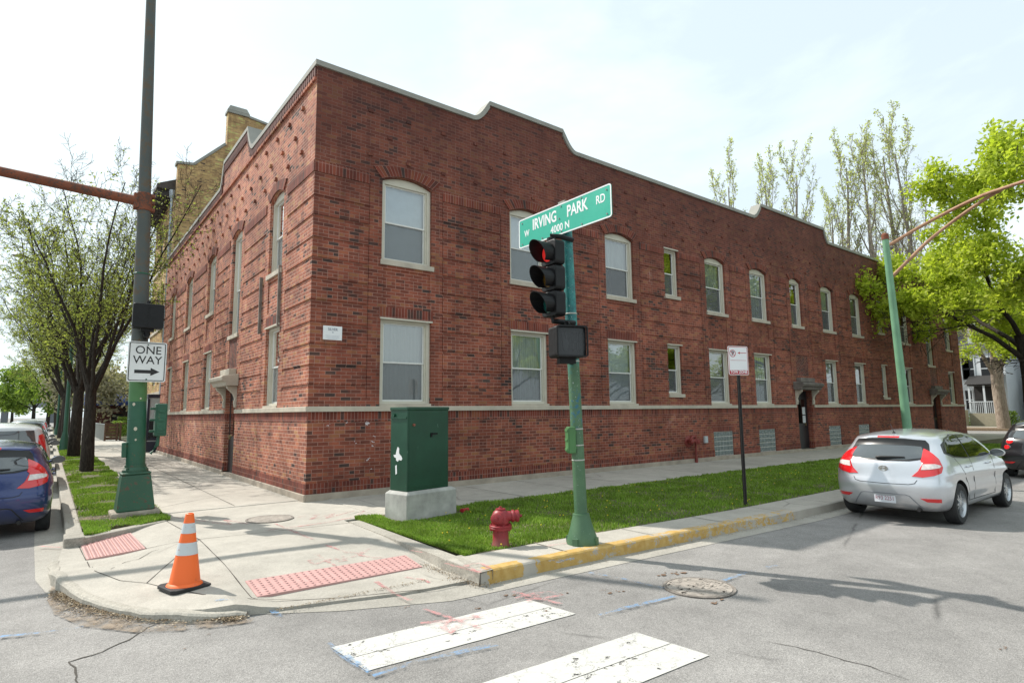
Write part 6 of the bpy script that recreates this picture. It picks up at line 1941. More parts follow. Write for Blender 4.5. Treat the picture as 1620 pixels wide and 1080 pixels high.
# --- tall yellow brick house north of the red one
yb = thing('yellow_building', 'tall yellow brick house with a stepped gable and chimney rising behind the red building', 'house', (0, 0, 0))
YS = 20.62
m = MB()
prof = [(0.25, 0), (0.25, 14.15), (0.95, 14.25), (2.42, 15.75), (2.42, 17.55), (3.42, 17.55), (3.42, 17.55), (3.9, 17.5), (13, 16.6), (13, 0)]
prof = [(0.25, 0), (0.25, 14.15), (0.95, 14.25), (2.42, 15.75), (2.42, 17.55), (3.42, 17.55), (13, 16.3), (13, 0)]
n = len(prof)
m.face([(p[0], YS, p[1]) for p in prof], 0, [(p[0], p[1]) for p in prof])
m.face([(p[0], YS+0.45, p[1]) for p in prof][::-1], 0, [(p[0], p[1]) for p in prof][::-1])
for k in range(n):
    a, c = prof[k], prof[(k+1) % n]; m.face([(a[0], YS, a[1]), (a[0], YS+0.45, a[1]), (c[0], YS+0.45, c[1]), (c[0], YS, c[1])], 0, [(0, a[1]), (0.45, a[1]), (0.45, c[1]), (0, c[1])])
# front
def PY_(s, z, d): return (0.25+d, s, z)
rects = []
YW = []
for z0, z1 in ((3.3, 5.3), (6.6, 8.5), (9.8, 11.6)):
    for (a, c) in ((21.25, 22.15), (23.0, 23.6), (24.4, 25.4)):
        rects.append((a, c, z0, z1, None, None)); YW.append((a, c, z0, z1))
for z in (2.75, 6.1, 9.4): rects.append((21.07, 27.6, z, z+0.16, -0.05, 1))
wall_grid(m, PY_, (21.07, 27.6), (0.0, 12.9), rects, 0, flip=True)
m.face([(0.25, 27.6, 0), (13, 27.6, 0), (13, 27.6, 12.9), (0.25, 27.6, 12.9)], 0, [(0, 0), (13, 0), (13, 12.9), (0, 12.9)])
m.face([(13, 21, 0), (13, 27.6, 0), (13, 27.6, 12.9), (13, 21, 12.9)][::-1])
m.build('wall', [M_YBRICK, M_STONE], yb)
m = MB()
cp = [(0.18, 14.15), (0.98, 14.25), (2.36, 15.62), (2.36, 15.62)]
def cope(a, c, th=0.12):
    a = Vector(a); c = Vector(c); t = (c-a).normalized(); nn = Vector((-t.y, t.x))*th
    vs = []
    for y in (YS-0.06, YS+0.5): vs += [(a.x, y, a.y), (c.x, y, c.y), (c.x+nn.x, y, c.y+nn.y), (a.x+nn.x, y, a.y+nn.y)]
    m.mesh(vs, [(0,1,2,3),(7,6,5,4),(0,4,5,1),(1,5,6,2),(2,6,7,3),(3,7,4,0)])
cope((0.17, 14.15), (0.95, 14.25)); cope((0.98, 14.27), (2.40, 15.74)); cope((3.44, 17.53), (13.05, 16.3))
m.build('coping', M_COPE, yb, recalc=True)
m = MB(); m.box(2.36, 3.48, YS-0.08, YS+0.55, 17.552, 17.70); m.frust(2.92, YS+0.235, 17.702, 18.0, 0.56, 0.31, 0.42, 0.22); m.build('chimney_cap', M_COPE, yb, bevel=0.02)
M_CORN = simple('dark_cornice', (0.055, 0.045, 0.04), 0.7, var=0.4)
m = MB(); m.box(-0.55, 0.6, YS+0.46, 27.9, 12.92, 13.12)
m.mesh([(-0.55, YS+0.46, 13.121), (-0.55, 27.9, 13.121), (2.6, 27.9, 14.6), (2.6, YS+0.46, 14.6)], [(0,3,2,1)])
m.mesh([(-0.56, YS+0.455, 13.12), (2.6, YS+0.455, 13.12), (2.6, YS+0.455, 14.6)], [(0, 1, 2)])
m.build('roof', M_CORN, yb)
m = MB()
for k in range(13): m.box(-0.5, 0.25, 21.3+k*0.5, 21.45+k*0.5, 12.62, 12.918)
m.build('eaves_brackets', M_CORN, yb, bevel=0.01)
m = MB(); m.tube([(0.12, 21.1, 12.6), (0.12, 21.1, 6.0), (0.12, 21.1, 0.3)], 0.06, 8); m.lathe([(0.10, 12.5), (0.14, 12.75), (0.14, 12.9)], 8, mat=Matrix.Translation((0.12, 21.1, 0))); m.build('downpipe', simple('zinc_pipe', (0.42, 0.46, 0.50), 0.5, 0.3), yb)
for (a, c, z0, z1) in YW:
    f = MB(); bx(f, PY_, a, a+0.08, z0, z1, 0.06, 0.18); bx(f, PY_, c-0.08, c, z0, z1, 0.06, 0.18); bx(f, PY_, a+0.08, c-0.08, z0, z0+0.08, 0.06, 0.18); bx(f, PY_, a+0.08, c-0.08, z1-0.1, z1, 0.06, 0.18); bx(f, PY_, a+0.08, c-0.08, (z0+z1)/2-0.03, (z0+z1)/2+0.03, 0.08, 0.18)
    wo = f.build('window', M_SASHD, yb, recalc=True)
    g_ = MB(); g_.face([PY_(a, z0, 0.15), PY_(c, z0, 0.15), PY_(c, z1, 0.15), PY_(a, z1, 0.15)]); g_.build('pane', M_DKGL if 'M_DKGL' in globals() else M_DARK, wo)
# small balcony
m = MB(); m.box(-0.45, 0.24, 21.0, 23.4, 6.30, 6.38)
for k in range(17): m.box(-0.44, -0.42, 21.02+k*0.147, 21.035+k*0.147, 6.38, 7.2)
m.box(-0.45, -0.41, 21.0, 23.4, 7.2, 7.24); m.box(-0.45, 0.24, 21.0, 21.03, 7.2, 7.24)
for k in range(5): m.box(-0.42+k*0.14, -0.405+k*0.14, 21.0, 21.02, 6.38, 7.2)
m.build('balcony', M_CORN, yb)
# ground floor bay with dark trim
m = MB(); m.box(-0.35, 0.24, 21.0, 24.5, 0.5, 2.55); m.build('bay', simple('pale_panel', (0.45, 0.50, 0.50), 0.5), yb)
m = MB(); m.box(-0.40, 0.24, 20.95, 24.6, 2.551, 2.72); m.box(-0.37, 0.24, 20.98, 24.5, 0.0, 0.499)
m.box(-0.40, -0.35, 20.95, 21.1, 0.5, 2.55); m.box(-0.37, 0.22, 20.955, 20.995, 0.55, 0.65); m.box(-0.37, -0.3, 20.955, 20.995, 0.65, 2.5); m.box(0.13, 0.22, 20.955, 20.995, 0.65, 2.5)
m.build('bay_trim', simple('navy_trim', (0.02, 0.022, 0.04), 0.5), yb, bevel=0.01)
m = MB(); m.box(-0.29, 0.12, 20.96, 20.99, 0.66, 1.5); m.build('pane', M_DARK, yb)

# --- low brick house with a blue awning further up the left street
lb = thing('low_building', 'low dark red brick building under a blue awning at the end of the left pavement', 'shop', (-0.75, 56.0, 0))
lb.scale = (1, 1, 0.82)
m = MB(); wall_grid(m, lambda s, z, d: (s, d, z), (0, 16), (0, 4.0), [(3.6, 4.8, 1.2, 2.6, 0.06, 1), (0.2, 2.0, 2.6, 2.95, -0.05, 2), (1.4, 2.5, 0, 2.4, 0.15, 1), (7, 9, 1, 2.6, 0.06, 1)], 0)
m.face([(0, 0, 0), (0, 0, 4), (0, 12, 4), (0, 12, 0)]); m.face([(0, 0, 4), (16, 0, 4), (16, 12, 4), (0, 12, 4)])
M_DKBR = simple('dark_red_brick', (0.085, 0.028, 0.024), 0.9, var=0.3, scale=5)
m.build('wall', [M_DKBR, M_DARK, M_STONE], lb)
m = MB(); m.mesh([(-0.8, -1.4, 3.3), (13, -1.4, 3.3), (13, -1.4, 3.75), (-0.8, -1.4, 3.75), (13, 0.0, 4.7), (-0.8, 0.0, 4.7), (-0.8, 0, 3.3), (13, 0, 3.3)], [(0,1,2,3), (3,2,4,5), (0,3,5,6), (1,7,4,2)])
m.build('awning', NT('blue_canvas').mat, lb)
MATS['blue_canvas'].node_tree.nodes['Principled BSDF'].inputs['Base Color'].default_value = (0.012, 0.045, 0.22, 1)
# fence beside the pavement
fn = thing('garden_fence', 'grey wire fence ending in brown wooden panels beside the far left pavement', 'fence', (0, 0, 0))
b0 = G(147, 683, 0); b1 = G(152, 686, 0)
m = MB(); M_WIRE = simple('galvanised', (0.36, 0.38, 0.38), 0.5, 0.3)
for k in range(60): m.box(-0.88, -0.86, 39+k*0.2, 39.015+k*0.2, 0, 1.15)
m.box(-0.89, -0.85, 39, 51, 1.12, 1.18)
m.build('wire_panel', M_WIRE, fn)
M_FWOOD = simple('brown_wood', (0.10, 0.055, 0.035), 0.85, var=0.3, scale=8)
m = MB()
for k in range(5): m.box(-0.82, -0.06, 38.6+k*0.001, 38.63, 0.08+k*0.22, 0.27+k*0.22)
m.box(-0.87, 4.5, 38.58, 38.66, 1.16, 1.22)
m.build('wood_panel', M_FWOOD, fn, bevel=0.01)
for x in (-0.87, -0.18, 0.02):
    m = MB(); m.box(x-0.06, x+0.06, 38.53, 38.65, 0, 1.26); m.build('post', M_FWOOD, fn, bevel=0.01)
lw = sheet('garden_grass', [(0.2, 28.5), (14, 28.5), (14, 55), (0.2, 55)], 0.03, M_SOIL)
MATS['lawn_soil'].node_tree  # shared
# --- overpass that closes the left street
ov = thing('overpass', 'grey railway overpass crossing the far end of the left street', 'bridge', (0, 0, 0))
m = MB(); m.box(-90, 60, 236, 246, 5.0, 8.3); m.build('deck', simple('grey_concrete_far', (0.20, 0.21, 0.23), 0.9), ov)
m = MB()
for k in range(12): m.box(-88+k*12, -86.5+k*12, 237, 245, -0.1, 4.99)
m.build('piers', simple('pier_concrete', (0.16, 0.17, 0.18), 0.9), ov)
m = MB()
for k in range(50): m.box(-90+k*3, -89.9+k*3, 236, 236.1, 8.3, 9.8)
m.box(-90, 60, 236, 236.1, 9.75, 9.85)
m.build('railing', M_WIRE, ov)
# --- street lamps / green poles on the left verge
def lamp_post(x, y, h, label):
    t = thing('lamp_post', label, 'lamp post', (x, y, 0), 0, 'green lamp posts among the left street trees')
    m = MB(); m.lathe([(0.22, 0), (0.20, 0.5), (0.13, 0.8), (0.10, 1.0), (0.07, h)], 14); m.build('shaft', M_GPOLE, t, smooth=True)
    m = MB(); m.tube([(0, 0, h-0.3), (-0.8, 0, h+0.5), (-2.2, 0, h+0.8)], 0.04, 8); m.build('arm', M_GPOLE, t, smooth=True)
    m = MB(); m.lathe([(0.0001, -0.05), (0.14, -0.03), (0.18, 0.05), (0.06, 0.12), (0.0001, 0.13)], 12, mat=Matrix.Translation((-2.4, 0, h+0.78)) @ Matrix.Scale(1.9, 4, (1, 0, 0)), cap=False); m.build('lamp_head', M_COPE, t, smooth=True)
lamp_post(-3.33, 26.5, 9.0, 'green lamp post just behind the two nearest dark trunks on the left verge')
lamp_post(-3.35, 60, 9.0, 'farther green lamp post down the left verge')

# --- white timber house and its neighbour across the side street
M_CLAP = simple('white_clapboard', (0.52, 0.55, 0.58), 0.6, var=0.05)
M_SLATE = simple('grey_shingles', (0.105, 0.105, 0.11), 0.9, var=0.25, scale=8, bump=0.3)
M_PORCHD = simple('dark_porch', (0.03, 0.028, 0.028), 0.8)
M_DKGL = NT('dark_glass'); M_DKGL.col((0.03, 0.035, 0.04)); M_DKGL.rough(0.08); M_DKGL = M_DKGL.mat
HX = 64.0
def hz(px_, py_): p = onX(px_, py_, HX); return (p.y, p.z)
wh = thing('white_house', 'white clapboard house with grey shingled roof and dormer beyond the brick building', 'house', (0, 0, 0))
wh.scale = (1, 1, 1.24)
yl, _ = hz(1512, 600); yr, _ = hz(1592, 600)
m = MB(); m.box(HX, HX+9, yr, yl+3, 0, 5.6)
m.build('wall', M_CLAP, wh)
zt = onX(1540, 557, HX).z
m = MB(); m.box(HX-0.3, HX+9.3, yr-0.3, yl+3.3, 5.6, 5.8)
m.mesh([(HX-0.3, yr-0.3, 5.801), (HX-0.3, yl+3.3, 5.801), (HX+4.5, yl+3.3, 9.2), (HX+4.5, yr-0.3, 9.2), (HX+9.3, yl+3.3, 5.801), (HX+9.3, yr-0.3, 5.801)], [(0,3,2,1),(3,5,4,2),(0,5,3),(1,2,4)])
m.build('roof', M_SLATE, wh)
m = MB(); dy0, dy1 = yr+1.0, yr+2.6
m.box(HX+0.2, HX+4, dy0, dy1, 5.85, 7.9); m.build('dormer', M_CLAP, wh)
m = MB(); m.mesh([(HX-0.2, dy0-0.3, 7.9), (HX-0.2, dy1+0.3, 7.9), (HX-0.2, (dy0+dy1)/2, 9.1), (HX+4.4, dy0-0.3, 7.9), (HX+4.4, dy1+0.3, 7.9), (HX+4.4, (dy0+dy1)/2, 9.1)], [(0,2,1),(0,3,5,2),(1,2,5,4),(0,1,4,3)]); m.build('dormer_roof', M_SLATE, wh)
def hwin(y, z0, z1, w_, par=wh, X=HX):
    f = MB(); f.box(X-0.06, X-0.002, y-w_/2-0.1, y+w_/2+0.1, z0-0.1, z1+0.1); wo = f.build('window', M_CLAP, par, bevel=0.01)
    g_ = MB(); g_.box(X-0.07, X-0.061, y-w_/2, y+w_/2, z0, (z0+z1)/2-0.04); g_.box(X-0.07, X-0.061, y-w_/2, y+w_/2, (z0+z1)/2+0.04, z1); g_.build('pane', M_DKGL, wo)
hwin(yr+1.2, 3.4, 5.0, 1.1); hwin(yr+2.7, 3.4, 5.0, 0.8); hwin(yl-0.9, 3.5, 5.0, 0.5); hwin(yl-0.9, 1.2, 2.6, 0.5); hwin((dy0+dy1)/2, 6.2, 7.4, 0.7, X=HX+0.2)
m = MB(); m.box(HX-1.8, HX-0.001, yr+0.2, yr+2.5, 2.9, 3.0)
m.mesh([(HX-1.9, yr, 3.0), (HX-1.9, yr+2.7, 3.0), (HX, yr+2.7, 3.7), (HX, yr, 3.7)], [(0,3,2,1)])
m.build('porch_roof', M_PORCHD, wh)
m = MB()
for y in (yr+0.25, yr+1.3, yr+2.4): m.box(HX-1.75, HX-1.62, y-0.07, y+0.07, 0.9, 2.899)
m.build('porch_post', M_CLAP, wh)
m = MB(); m.box(HX-1.8, HX-0.002, yr+0.2, yr+2.5, 0.0, 0.9); m.build('porch_base', simple('porch_stone', (0.30, 0.27, 0.20), 0.9), wh)
m = MB()
for k in range(16): m.box(HX-1.78, HX-1.75, yr+0.25+k*0.14, yr+0.29+k*0.14, 0.9, 1.7)
m.box(HX-1.8, HX-1.73, yr+0.2, yr+2.5, 1.7, 1.76); m.build('railing', M_CLAP, wh)
m = MB(); m.box(HX-0.03, HX-0.002, yr+0.25, yr+2.45, 0.9, 2.88); m.build('door', M_PORCHD, wh)
m = MB(); m.box(HX-3.2, HX-1.81, yl-1.2, yl+1, 0, 1.15); m.build('front_wall', simple('yellow_stone', (0.36, 0.31, 0.20), 0.9), wh)
gh = thing('grey_house', 'second pale house right of the pale-barked tree, mostly hidden by leaves', 'house', (0, 0, 0))
m = MB(); m.box(HX+3, HX+12, yr-8, yr-1.2, 0, 5.4); m.build('wall', simple('pale_grey_siding', (0.40, 0.43, 0.44), 0.7), gh)
m = MB(); m.mesh([(HX+2.7, yr-8.3, 5.4), (HX+2.7, yr-0.9, 5.4), (HX+12.3, yr-0.9, 5.4), (HX+12.3, yr-8.3, 5.4), (HX+2.7, yr-4.6, 9.4), (HX+12.3, yr-4.6, 9.4)], [(0,1,4),(1,2,5,4),(3,5,2),(0,4,5,3),(0,3,2,1)]); m.build('roof', M_SLATE, gh)
hwin(yr-2.2, 1.2, 2.8, 1.0, gh, HX+3); hwin(yr-4.5, 1.2, 2.8, 1.0, gh, HX+3); hwin(yr-3.3, 3.6, 5.0, 0.9, gh, HX+3)
m = MB(); m.mesh([(HX+1.2, yr-6, 3.0), (HX+1.2, yr-1.3, 3.0), (HX+3, yr-1.3, 3.8), (HX+3, yr-6, 3.8)], [(0,3,2,1)]); m.build('porch_roof', M_PORCHD, gh)
m = MB()
for y in (yr-1.5, yr-3.2, yr-5.8): m.box(HX+1.25, HX+1.4, y-0.08, y+0.08, 0, 3.0)
m.build('porch_post', M_CLAP, gh)
# verge and walk across the side street
slab("pavement", 58.2, 60.0, -8, 60, -0.3, 0.0, M_CONC)

slab("verge", 60.0, 95.0, -7.2, 60, -0.3, -0.008, M_SOIL, bev=0)
slab("verge_mulch", 53.2, 58.2, -6.5, 60, -0.3, 0.0, simple('mulch', (0.17, 0.12, 0.075), 0.95, var=0.4, scale=10, bump=0.4), bev=0)
# red notice seen between the trunks
# power line
pw = MB(); pw.tube([(62, 14, 10.5), (64, 2, 10.0), (66, -14, 10.6)], 0.02, 4)
tag(pw.build('power_line', M_BLACK), 'thin black overhead wire crossing the sky above the white house', 'power line')
# ================================================================== cars
def lerpt(T, x):
    if x <= T[0][0]: return T[0][1]
    for a, c in zip(T[:-1], T[1:]):
        if x <= c[0]:
            t = (x-a[0])/(c[0]-a[0]); 
            return a[1]+(c[1]-a[1])*t
    return T[-1][1]
def smoothT(T, x):
    # catmull through the table, keeps the silhouette soft
    n = len(T)
    if x <= T[0][0]: return T[0][1]
    if x >= T[-1][0]: return T[-1][1]
    for k in range(n-1):
        if x <= T[k+1][0]: break
    x0, x1 = T[k][0], T[k+1][0]; h = x1-x0; t = (x-x0)/h
    def sl(i):
        if i <= 0 or i >= n-1: return (T[min(i+1, n-1)][1]-T[max(i-1, 0)][1])/max(1e-6, (T[min(i+1, n-1)][0]-T[max(i-1, 0)][0]))
        a = (T[i][1]-T[i-1][1])/(T[i][0]-T[i-1][0]); b = (T[i+1][1]-T[i][1])/(T[i+1][0]-T[i][0])
        return 0 if a*b <= 0 else 2*a*b/(a+b)
    m0, m1 = sl(k), sl(k+1)
    return T[k][1]*(2*t**3-3*t*t+1)+m0*h*(t**3-2*t*t+t)+T[k+1][1]*(-2*t**3+3*t*t)+m1*h*(t**3-t*t)

def car_paint(name, c, metal=0.0, flake=0.0):
    t = NT(name)
    v = t.coord('Object')
    n = t.noise(v, 3.0, 5, 0.6)
    d = t.ramp(n, [(0.35, tuple(x*0.93 for x in c)), (0.75, c)])
    # road dust towards the sills
    sp = t.n('SeparateXYZ'); t.l(v, sp.inputs[0])
    dust = t.ramp(t.math('ADD', sp.outputs[2], t.math('MULTIPLY', n, 0.25)), [(0.32, 0.45), (0.62, 0.0)])
    d = t.mix(dust, d, (0.20, 0.18, 0.15))
    t.col(d); t.b.inputs['Metallic'].default_value = metal; t.b.inputs['Roughness'].default_value = 0.30
    t.b.inputs['Coat Weight'].default_value = 1.0; t.b.inputs['Coat Roughness'].default_value = 0.04
    return t.mat
P_SILVER = car_paint('silver_paint', (0.60, 0.62, 0.66), 0.6)
P_BLUE = car_paint('blue_paint', (0.008, 0.026, 0.13), 0.35)
P_BLACK = car_paint('black_paint', (0.008, 0.009, 0.012), 0.1)
P_WHITE = car_paint('white_paint', (0.62, 0.64, 0.65), 0.1)
P_GREY = car_paint('grey_paint', (0.18, 0.21, 0.23), 0.5)
P_RED = car_paint('maroon_paint', (0.16, 0.02, 0.03), 0.3)
def cglass(name, base, tr):
    t = NT(name); t.col(base); t.rough(0.03); t.b.inputs['Specular IOR Level'].default_value = 0.9; t.b.inputs['Coat Weight'].default_value = 1.0; t.b.inputs['Coat Roughness'].default_value = 0.01
    return t.mat
M_CGLASS = cglass('tinted_glass', (0.006, 0.008, 0.007), 0); M_CGLASS.node_tree.nodes['Principled BSDF'].inputs['Specular IOR Level'].default_value = 0.3; M_CGLASS.node_tree.nodes['Principled BSDF'].inputs['Coat Weight'].default_value = 0.2
M_CGREAR = cglass('rear_glass', (0.05, 0.06, 0.065), 0)
M_TAIL = NT('tail_lamp'); t = M_TAIL; t.col((0.60, 0.010, 0.014)); t.rough(0.12); t.b.inputs['Coat Weight'].default_value = 1.0; t.b.inputs['Emission Color'].default_value = (0.6, 0.01, 0.01, 1); t.b.inputs['Emission Strength'].default_value = 0.0; M_TAIL = t.mat
M_CLEAR = simple('clear_lamp', (0.62, 0.56, 0.54), 0.15, var=0.2, scale=20, coat=1.0)
M_CHROME = simple('chrome', (0.75, 0.76, 0.78), 0.12, metal=1.0, var=0.03)
M_TRIM = simple('black_trim', (0.014, 0.014, 0.015), 0.35, var=0.2)
M_GAP = simple('panel_gap', (0.02, 0.02, 0.022), 0.8)
M_TYRE = simple('tyre_rubber', (0.020, 0.020, 0.021), 0.8, var=0.3, scale=12, bump=0.2)
M_ALLOY = simple('alloy', (0.52, 0.54, 0.56), 0.28, metal=0.85, var=0.08)
M_PLATE = simple('plate_white', (0.60, 0.62, 0.66), 0.45, var=0.08, scale=12)
M_PLINK = simple('plate_ink', (0.30, 0.12, 0.15), 0.5)
M_WELL = simple('wheel_well', (0.010, 0.010, 0.010), 0.95)

HATCH = dict(L=4.10, W=0.85, zb=0.21,
    top=[(0, 1.36), (0.25, 1.405), (0.7, 1.445), (1.3, 1.465), (1.9, 1.445), (2.25, 1.385), (2.65, 1.20), (3.0, 1.02), (3.12, 0.975), (3.5, 0.90), (3.85, 0.80), (4.1, 0.68)],
    rear=[(0.20, 0.16), (0.28, 0.07), (0.40, 0.02), (0.55, 0.0), (0.66, 0.0), (0.70, 0.03), (0.86, 0.055), (0.97, 0.085), (1.02, 0.115), (1.30, 0.36), (1.345, 0.33), (1.375, 0.33), (1.42, 0.40)],
    front=[(0.2, 3.96), (0.35, 4.06), (0.5, 4.10), (0.62, 4.07), (0.75, 3.96), (0.9, 3.9)],
    half=[(0.20, 0.76), (0.30, 0.82), (0.45, 0.845), (0.62, 0.85), (0.80, 0.842), (0.92, 0.82), (0.985, 0.79), (1.10, 0.745), (1.25, 0.68), (1.36, 0.615), (1.42, 0.53), (1.47, 0.40)],
    axles=(0.74, 3.31), wr=0.315, belt=0.985)
SEDAN = dict(HATCH, L=4.55, top=[(0, 0.98), (0.5, 1.02), (0.75, 1.08), (1.3, 1.36), (1.8, 1.44), (2.3, 1.43), (2.7, 1.33), (3.2, 1.03), (3.35, 0.98), (3.9, 0.90), (4.3, 0.80), (4.55, 0.68)],
    rear=[(0.20, 0.14), (0.35, 0.03), (0.55, 0.0), (0.70, 0.03), (0.95, 0.08), (1.05, 0.14)], front=[(0.2, 4.42), (0.35, 4.5), (0.5, 4.55), (0.62, 4.52), (0.75, 4.42)], axles=(0.95, 3.6))
SUV = dict(HATCH, L=4.5, top=[(0, 1.60), (0.25, 1.66), (0.7, 1.70), (1.5, 1.71), (2.1, 1.68), (2.5, 1.58), (3.0, 1.25), (3.25, 1.12), (3.4, 1.09), (3.9, 1.03), (4.3, 0.92), (4.5, 0.8)],
    rear=[(0.20, 0.16), (0.30, 0.05), (0.50, 0.0), (0.75, 0.03), (1.1, 0.07), (1.45, 0.22), (1.6, 0.26), (1.66, 0.32)], front=[(0.2, 4.38), (0.4, 4.48), (0.6, 4.5), (0.8, 4.45), (1.0, 4.32)],
    half=[(0.20, 0.78), (0.35, 0.86), (0.6, 0.88), (0.95, 0.87), (1.10, 0.84), (1.25, 0.79), (1.50, 0.70), (1.62, 0.62), (1.72, 0.45)], axles=(0.85, 3.5), wr=0.35, belt=1.08)

def body_mesh(S, nx=64, ny=22, nz=26):
    L, zb = S['L'], S['zb']
    hmax = max(h for _, h in S['half'])
    def P(a, b, c):
        x0 = a*L
        zt = smoothT(S['top'], x0)
        # keep vertex rows level: c=0..1
        z = zb + c*(zt-zb)
        xr = smoothT(S['rear'], z); xf = smoothT(S['front'], z)
        x = xr + a*(xf-xr)
        hw = smoothT(S['half'], z)
        # greenhouse width only applies where there is a roof; hood stays wide
        if z > 0.7: hw = min(hw, smoothT(S['half'], z))
        u0 = clamp((x-xr)/0.42); u1 = clamp((xf-x)/0.75)
        hw -= 0.13*(1-u0)**2.4 + 0.22*(1-u1)**2.4
        y = b*hw
        # bowed tail and nose
        x += 0.10*(abs(b)**2.4)*(1-a)**8 - 0.25*(abs(b)**2.2)*a**8
        # rounded roof crown, rounded lower edge
        if c > 0.999: z -= 0.045*abs(b)**3.0
        if a < 0.001: z -= 0.03*abs(b)**3*(z > 1.1)
        return (x, y, z)
    idx = {}; V = []; F = []
    def vid(i, j, k):
        key = (i, j, k)
        if key not in idx:
            a = i/nx
            a = a*a*(3-2*a)*0.35 + a*0.65
            c = k/nz; b = j/ny*2-1
            idx[key] = len(V); V.append(P(a, b, c))
        return idx[key]
    for i in range(nx):
        for j in range(ny):
            F.append((vid(i, j, 0), vid(i, j+1, 0), vid(i+1, j+1, 0), vid(i+1, j, 0)))
            F.append((vid(i, j, nz), vid(i+1, j, nz), vid(i+1, j+1, nz), vid(i, j+1, nz)))
        for k in range(nz):
            F.append((vid(i, 0, k), vid(i+1, 0, k), vid(i+1, 0, k+1), vid(i, 0, k+1)))
            F.append((vid(i, ny, k), vid(i, ny, k+1), vid(i+1, ny, k+1), vid(i+1, ny, k)))
    for j in range(ny):
        for k in range(nz):
            F.append((vid(0, j, k), vid(0, j, k+1), vid(0, j+1, k+1), vid(0, j+1, k)))
            F.append((vid(nx, j, k), vid(nx, j+1, k), vid(nx, j+1, k+1), vid(nx, j, k+1)))
    me = bpy.data.meshes.new('body'); me.from_pydata(V, [], F)
    bm = bmesh.new(); bm.from_mesh(me)
    # relax edges a little so that the corners turn over smoothly
    for _ in range(3): bmesh.ops.smooth_vert(bm, verts=bm.verts, factor=0.5, use_axis_x=True, use_axis_y=True, use_axis_z=True)
    bmesh.ops.recalc_face_normals(bm, faces=bm.faces)
    # side crease: a soft shoulder line and a hollow above the sill
    for v in bm.verts:
        x, y, z = v.co
        if abs(y) > 0.6 and 0.25 < x < L-0.3:
            sy = 1 if y > 0 else -1
            ln = 0.70 + 0.075*(1-clamp((x-0.3)/3.0))
            v.co.y += sy*0.012*math.exp(-((z-ln)/0.035)**2)
            v.co.y -= sy*0.012*math.exp(-((z-(ln-0.09))/0.05)**2)
            v.co.y -= sy*0.020*math.exp(-((z-0.38)/0.06)**2)*clamp((x-1.0)/0.3)*clamp((L-1.1-x)/0.3)
    bm.to_mesh(me)
    bv = BVHTree.FromBMesh(bm); bm.free()
    return me, bv

def drape(bv, poly, org, du, dv, dr, off, mat, name, parent, cuts=0.045, far=4.0, thick=0.0):
    """poly in (u,v); point = org + u*du + v*dv, thrown along dr on to the body"""
    org, du, dv, dr = Vector(org), Vector(du), Vector(dv), Vector(dr).normalized()
    bm = bmesh.new()
    vs = [bm.verts.new((u, v, 0)) for u, v in poly]
    f = bm.faces.new(vs)
    us = [p[0] for p in poly]; vv_ = [p[1] for p in poly]
    k = math.floor(min(us)/cuts)*cuts
    while k < max(us):
        bmesh.ops.bisect_plane(bm, geom=bm.verts[:]+bm.edges[:]+bm.faces[:], plane_co=(k+1e-5, 0, 0), plane_no=(1, 0, 0)); k += cuts
    k = math.floor(min(vv_)/cuts)*cuts
    while k < max(vv_):
        bmesh.ops.bisect_plane(bm, geom=bm.verts[:]+bm.edges[:]+bm.faces[:], plane_co=(0, k+1e-5, 0), plane_no=(0, 1, 0)); k += cuts
    bmesh.ops.triangulate(bm, faces=[f for f in bm.faces if len(f.verts) > 4])
    bad = []
    for v in bm.verts:
        p = org + du*v.co.x + dv*v.co.y
        h, nn, _, _ = bv.ray_cast(p, dr, far)
        if h is None: bad.append(v); continue
        if nn.dot(dr) > 0: nn = -nn
        v.co = h + nn*off
    bmesh.ops.delete(bm, geom=bad, context='VERTS')
    if not bm.faces: bm.free(); return None
    if thick:
        bmesh.ops.recalc_face_normals(bm, faces=bm.faces)
    me = bpy.data.meshes.new(name)
    # face the outside
    c0 = sum((f.normal.dot(dr)*1 for f in bm.faces), 0)
    bm.normal_update()
    if sum(f.normal.dot(dr) for f in bm.faces) > 0: bmesh.ops.reverse_faces(bm, faces=bm.faces)
    # skirt so that the part has an edge
    be = [e for e in bm.edges if len(e.link_faces) == 1]
    r = bmesh.ops.extrude_edge_only(bm, edges=be)
    for v in [g for g in r['geom'] if isinstance(g, bmesh.types.BMVert)]: v.co += dr*(off+0.004)
    for fc in bm.faces: fc.smooth = True
    bm.to_mesh(me); bm.free()
    try: me.set_sharp_from_angle(angle=R(50))
    except Exception: pass
    me.materials.append(mat)
    o = bpy.data.objects.new(name, me); COL.objects.link(o); o.parent = parent
    return o

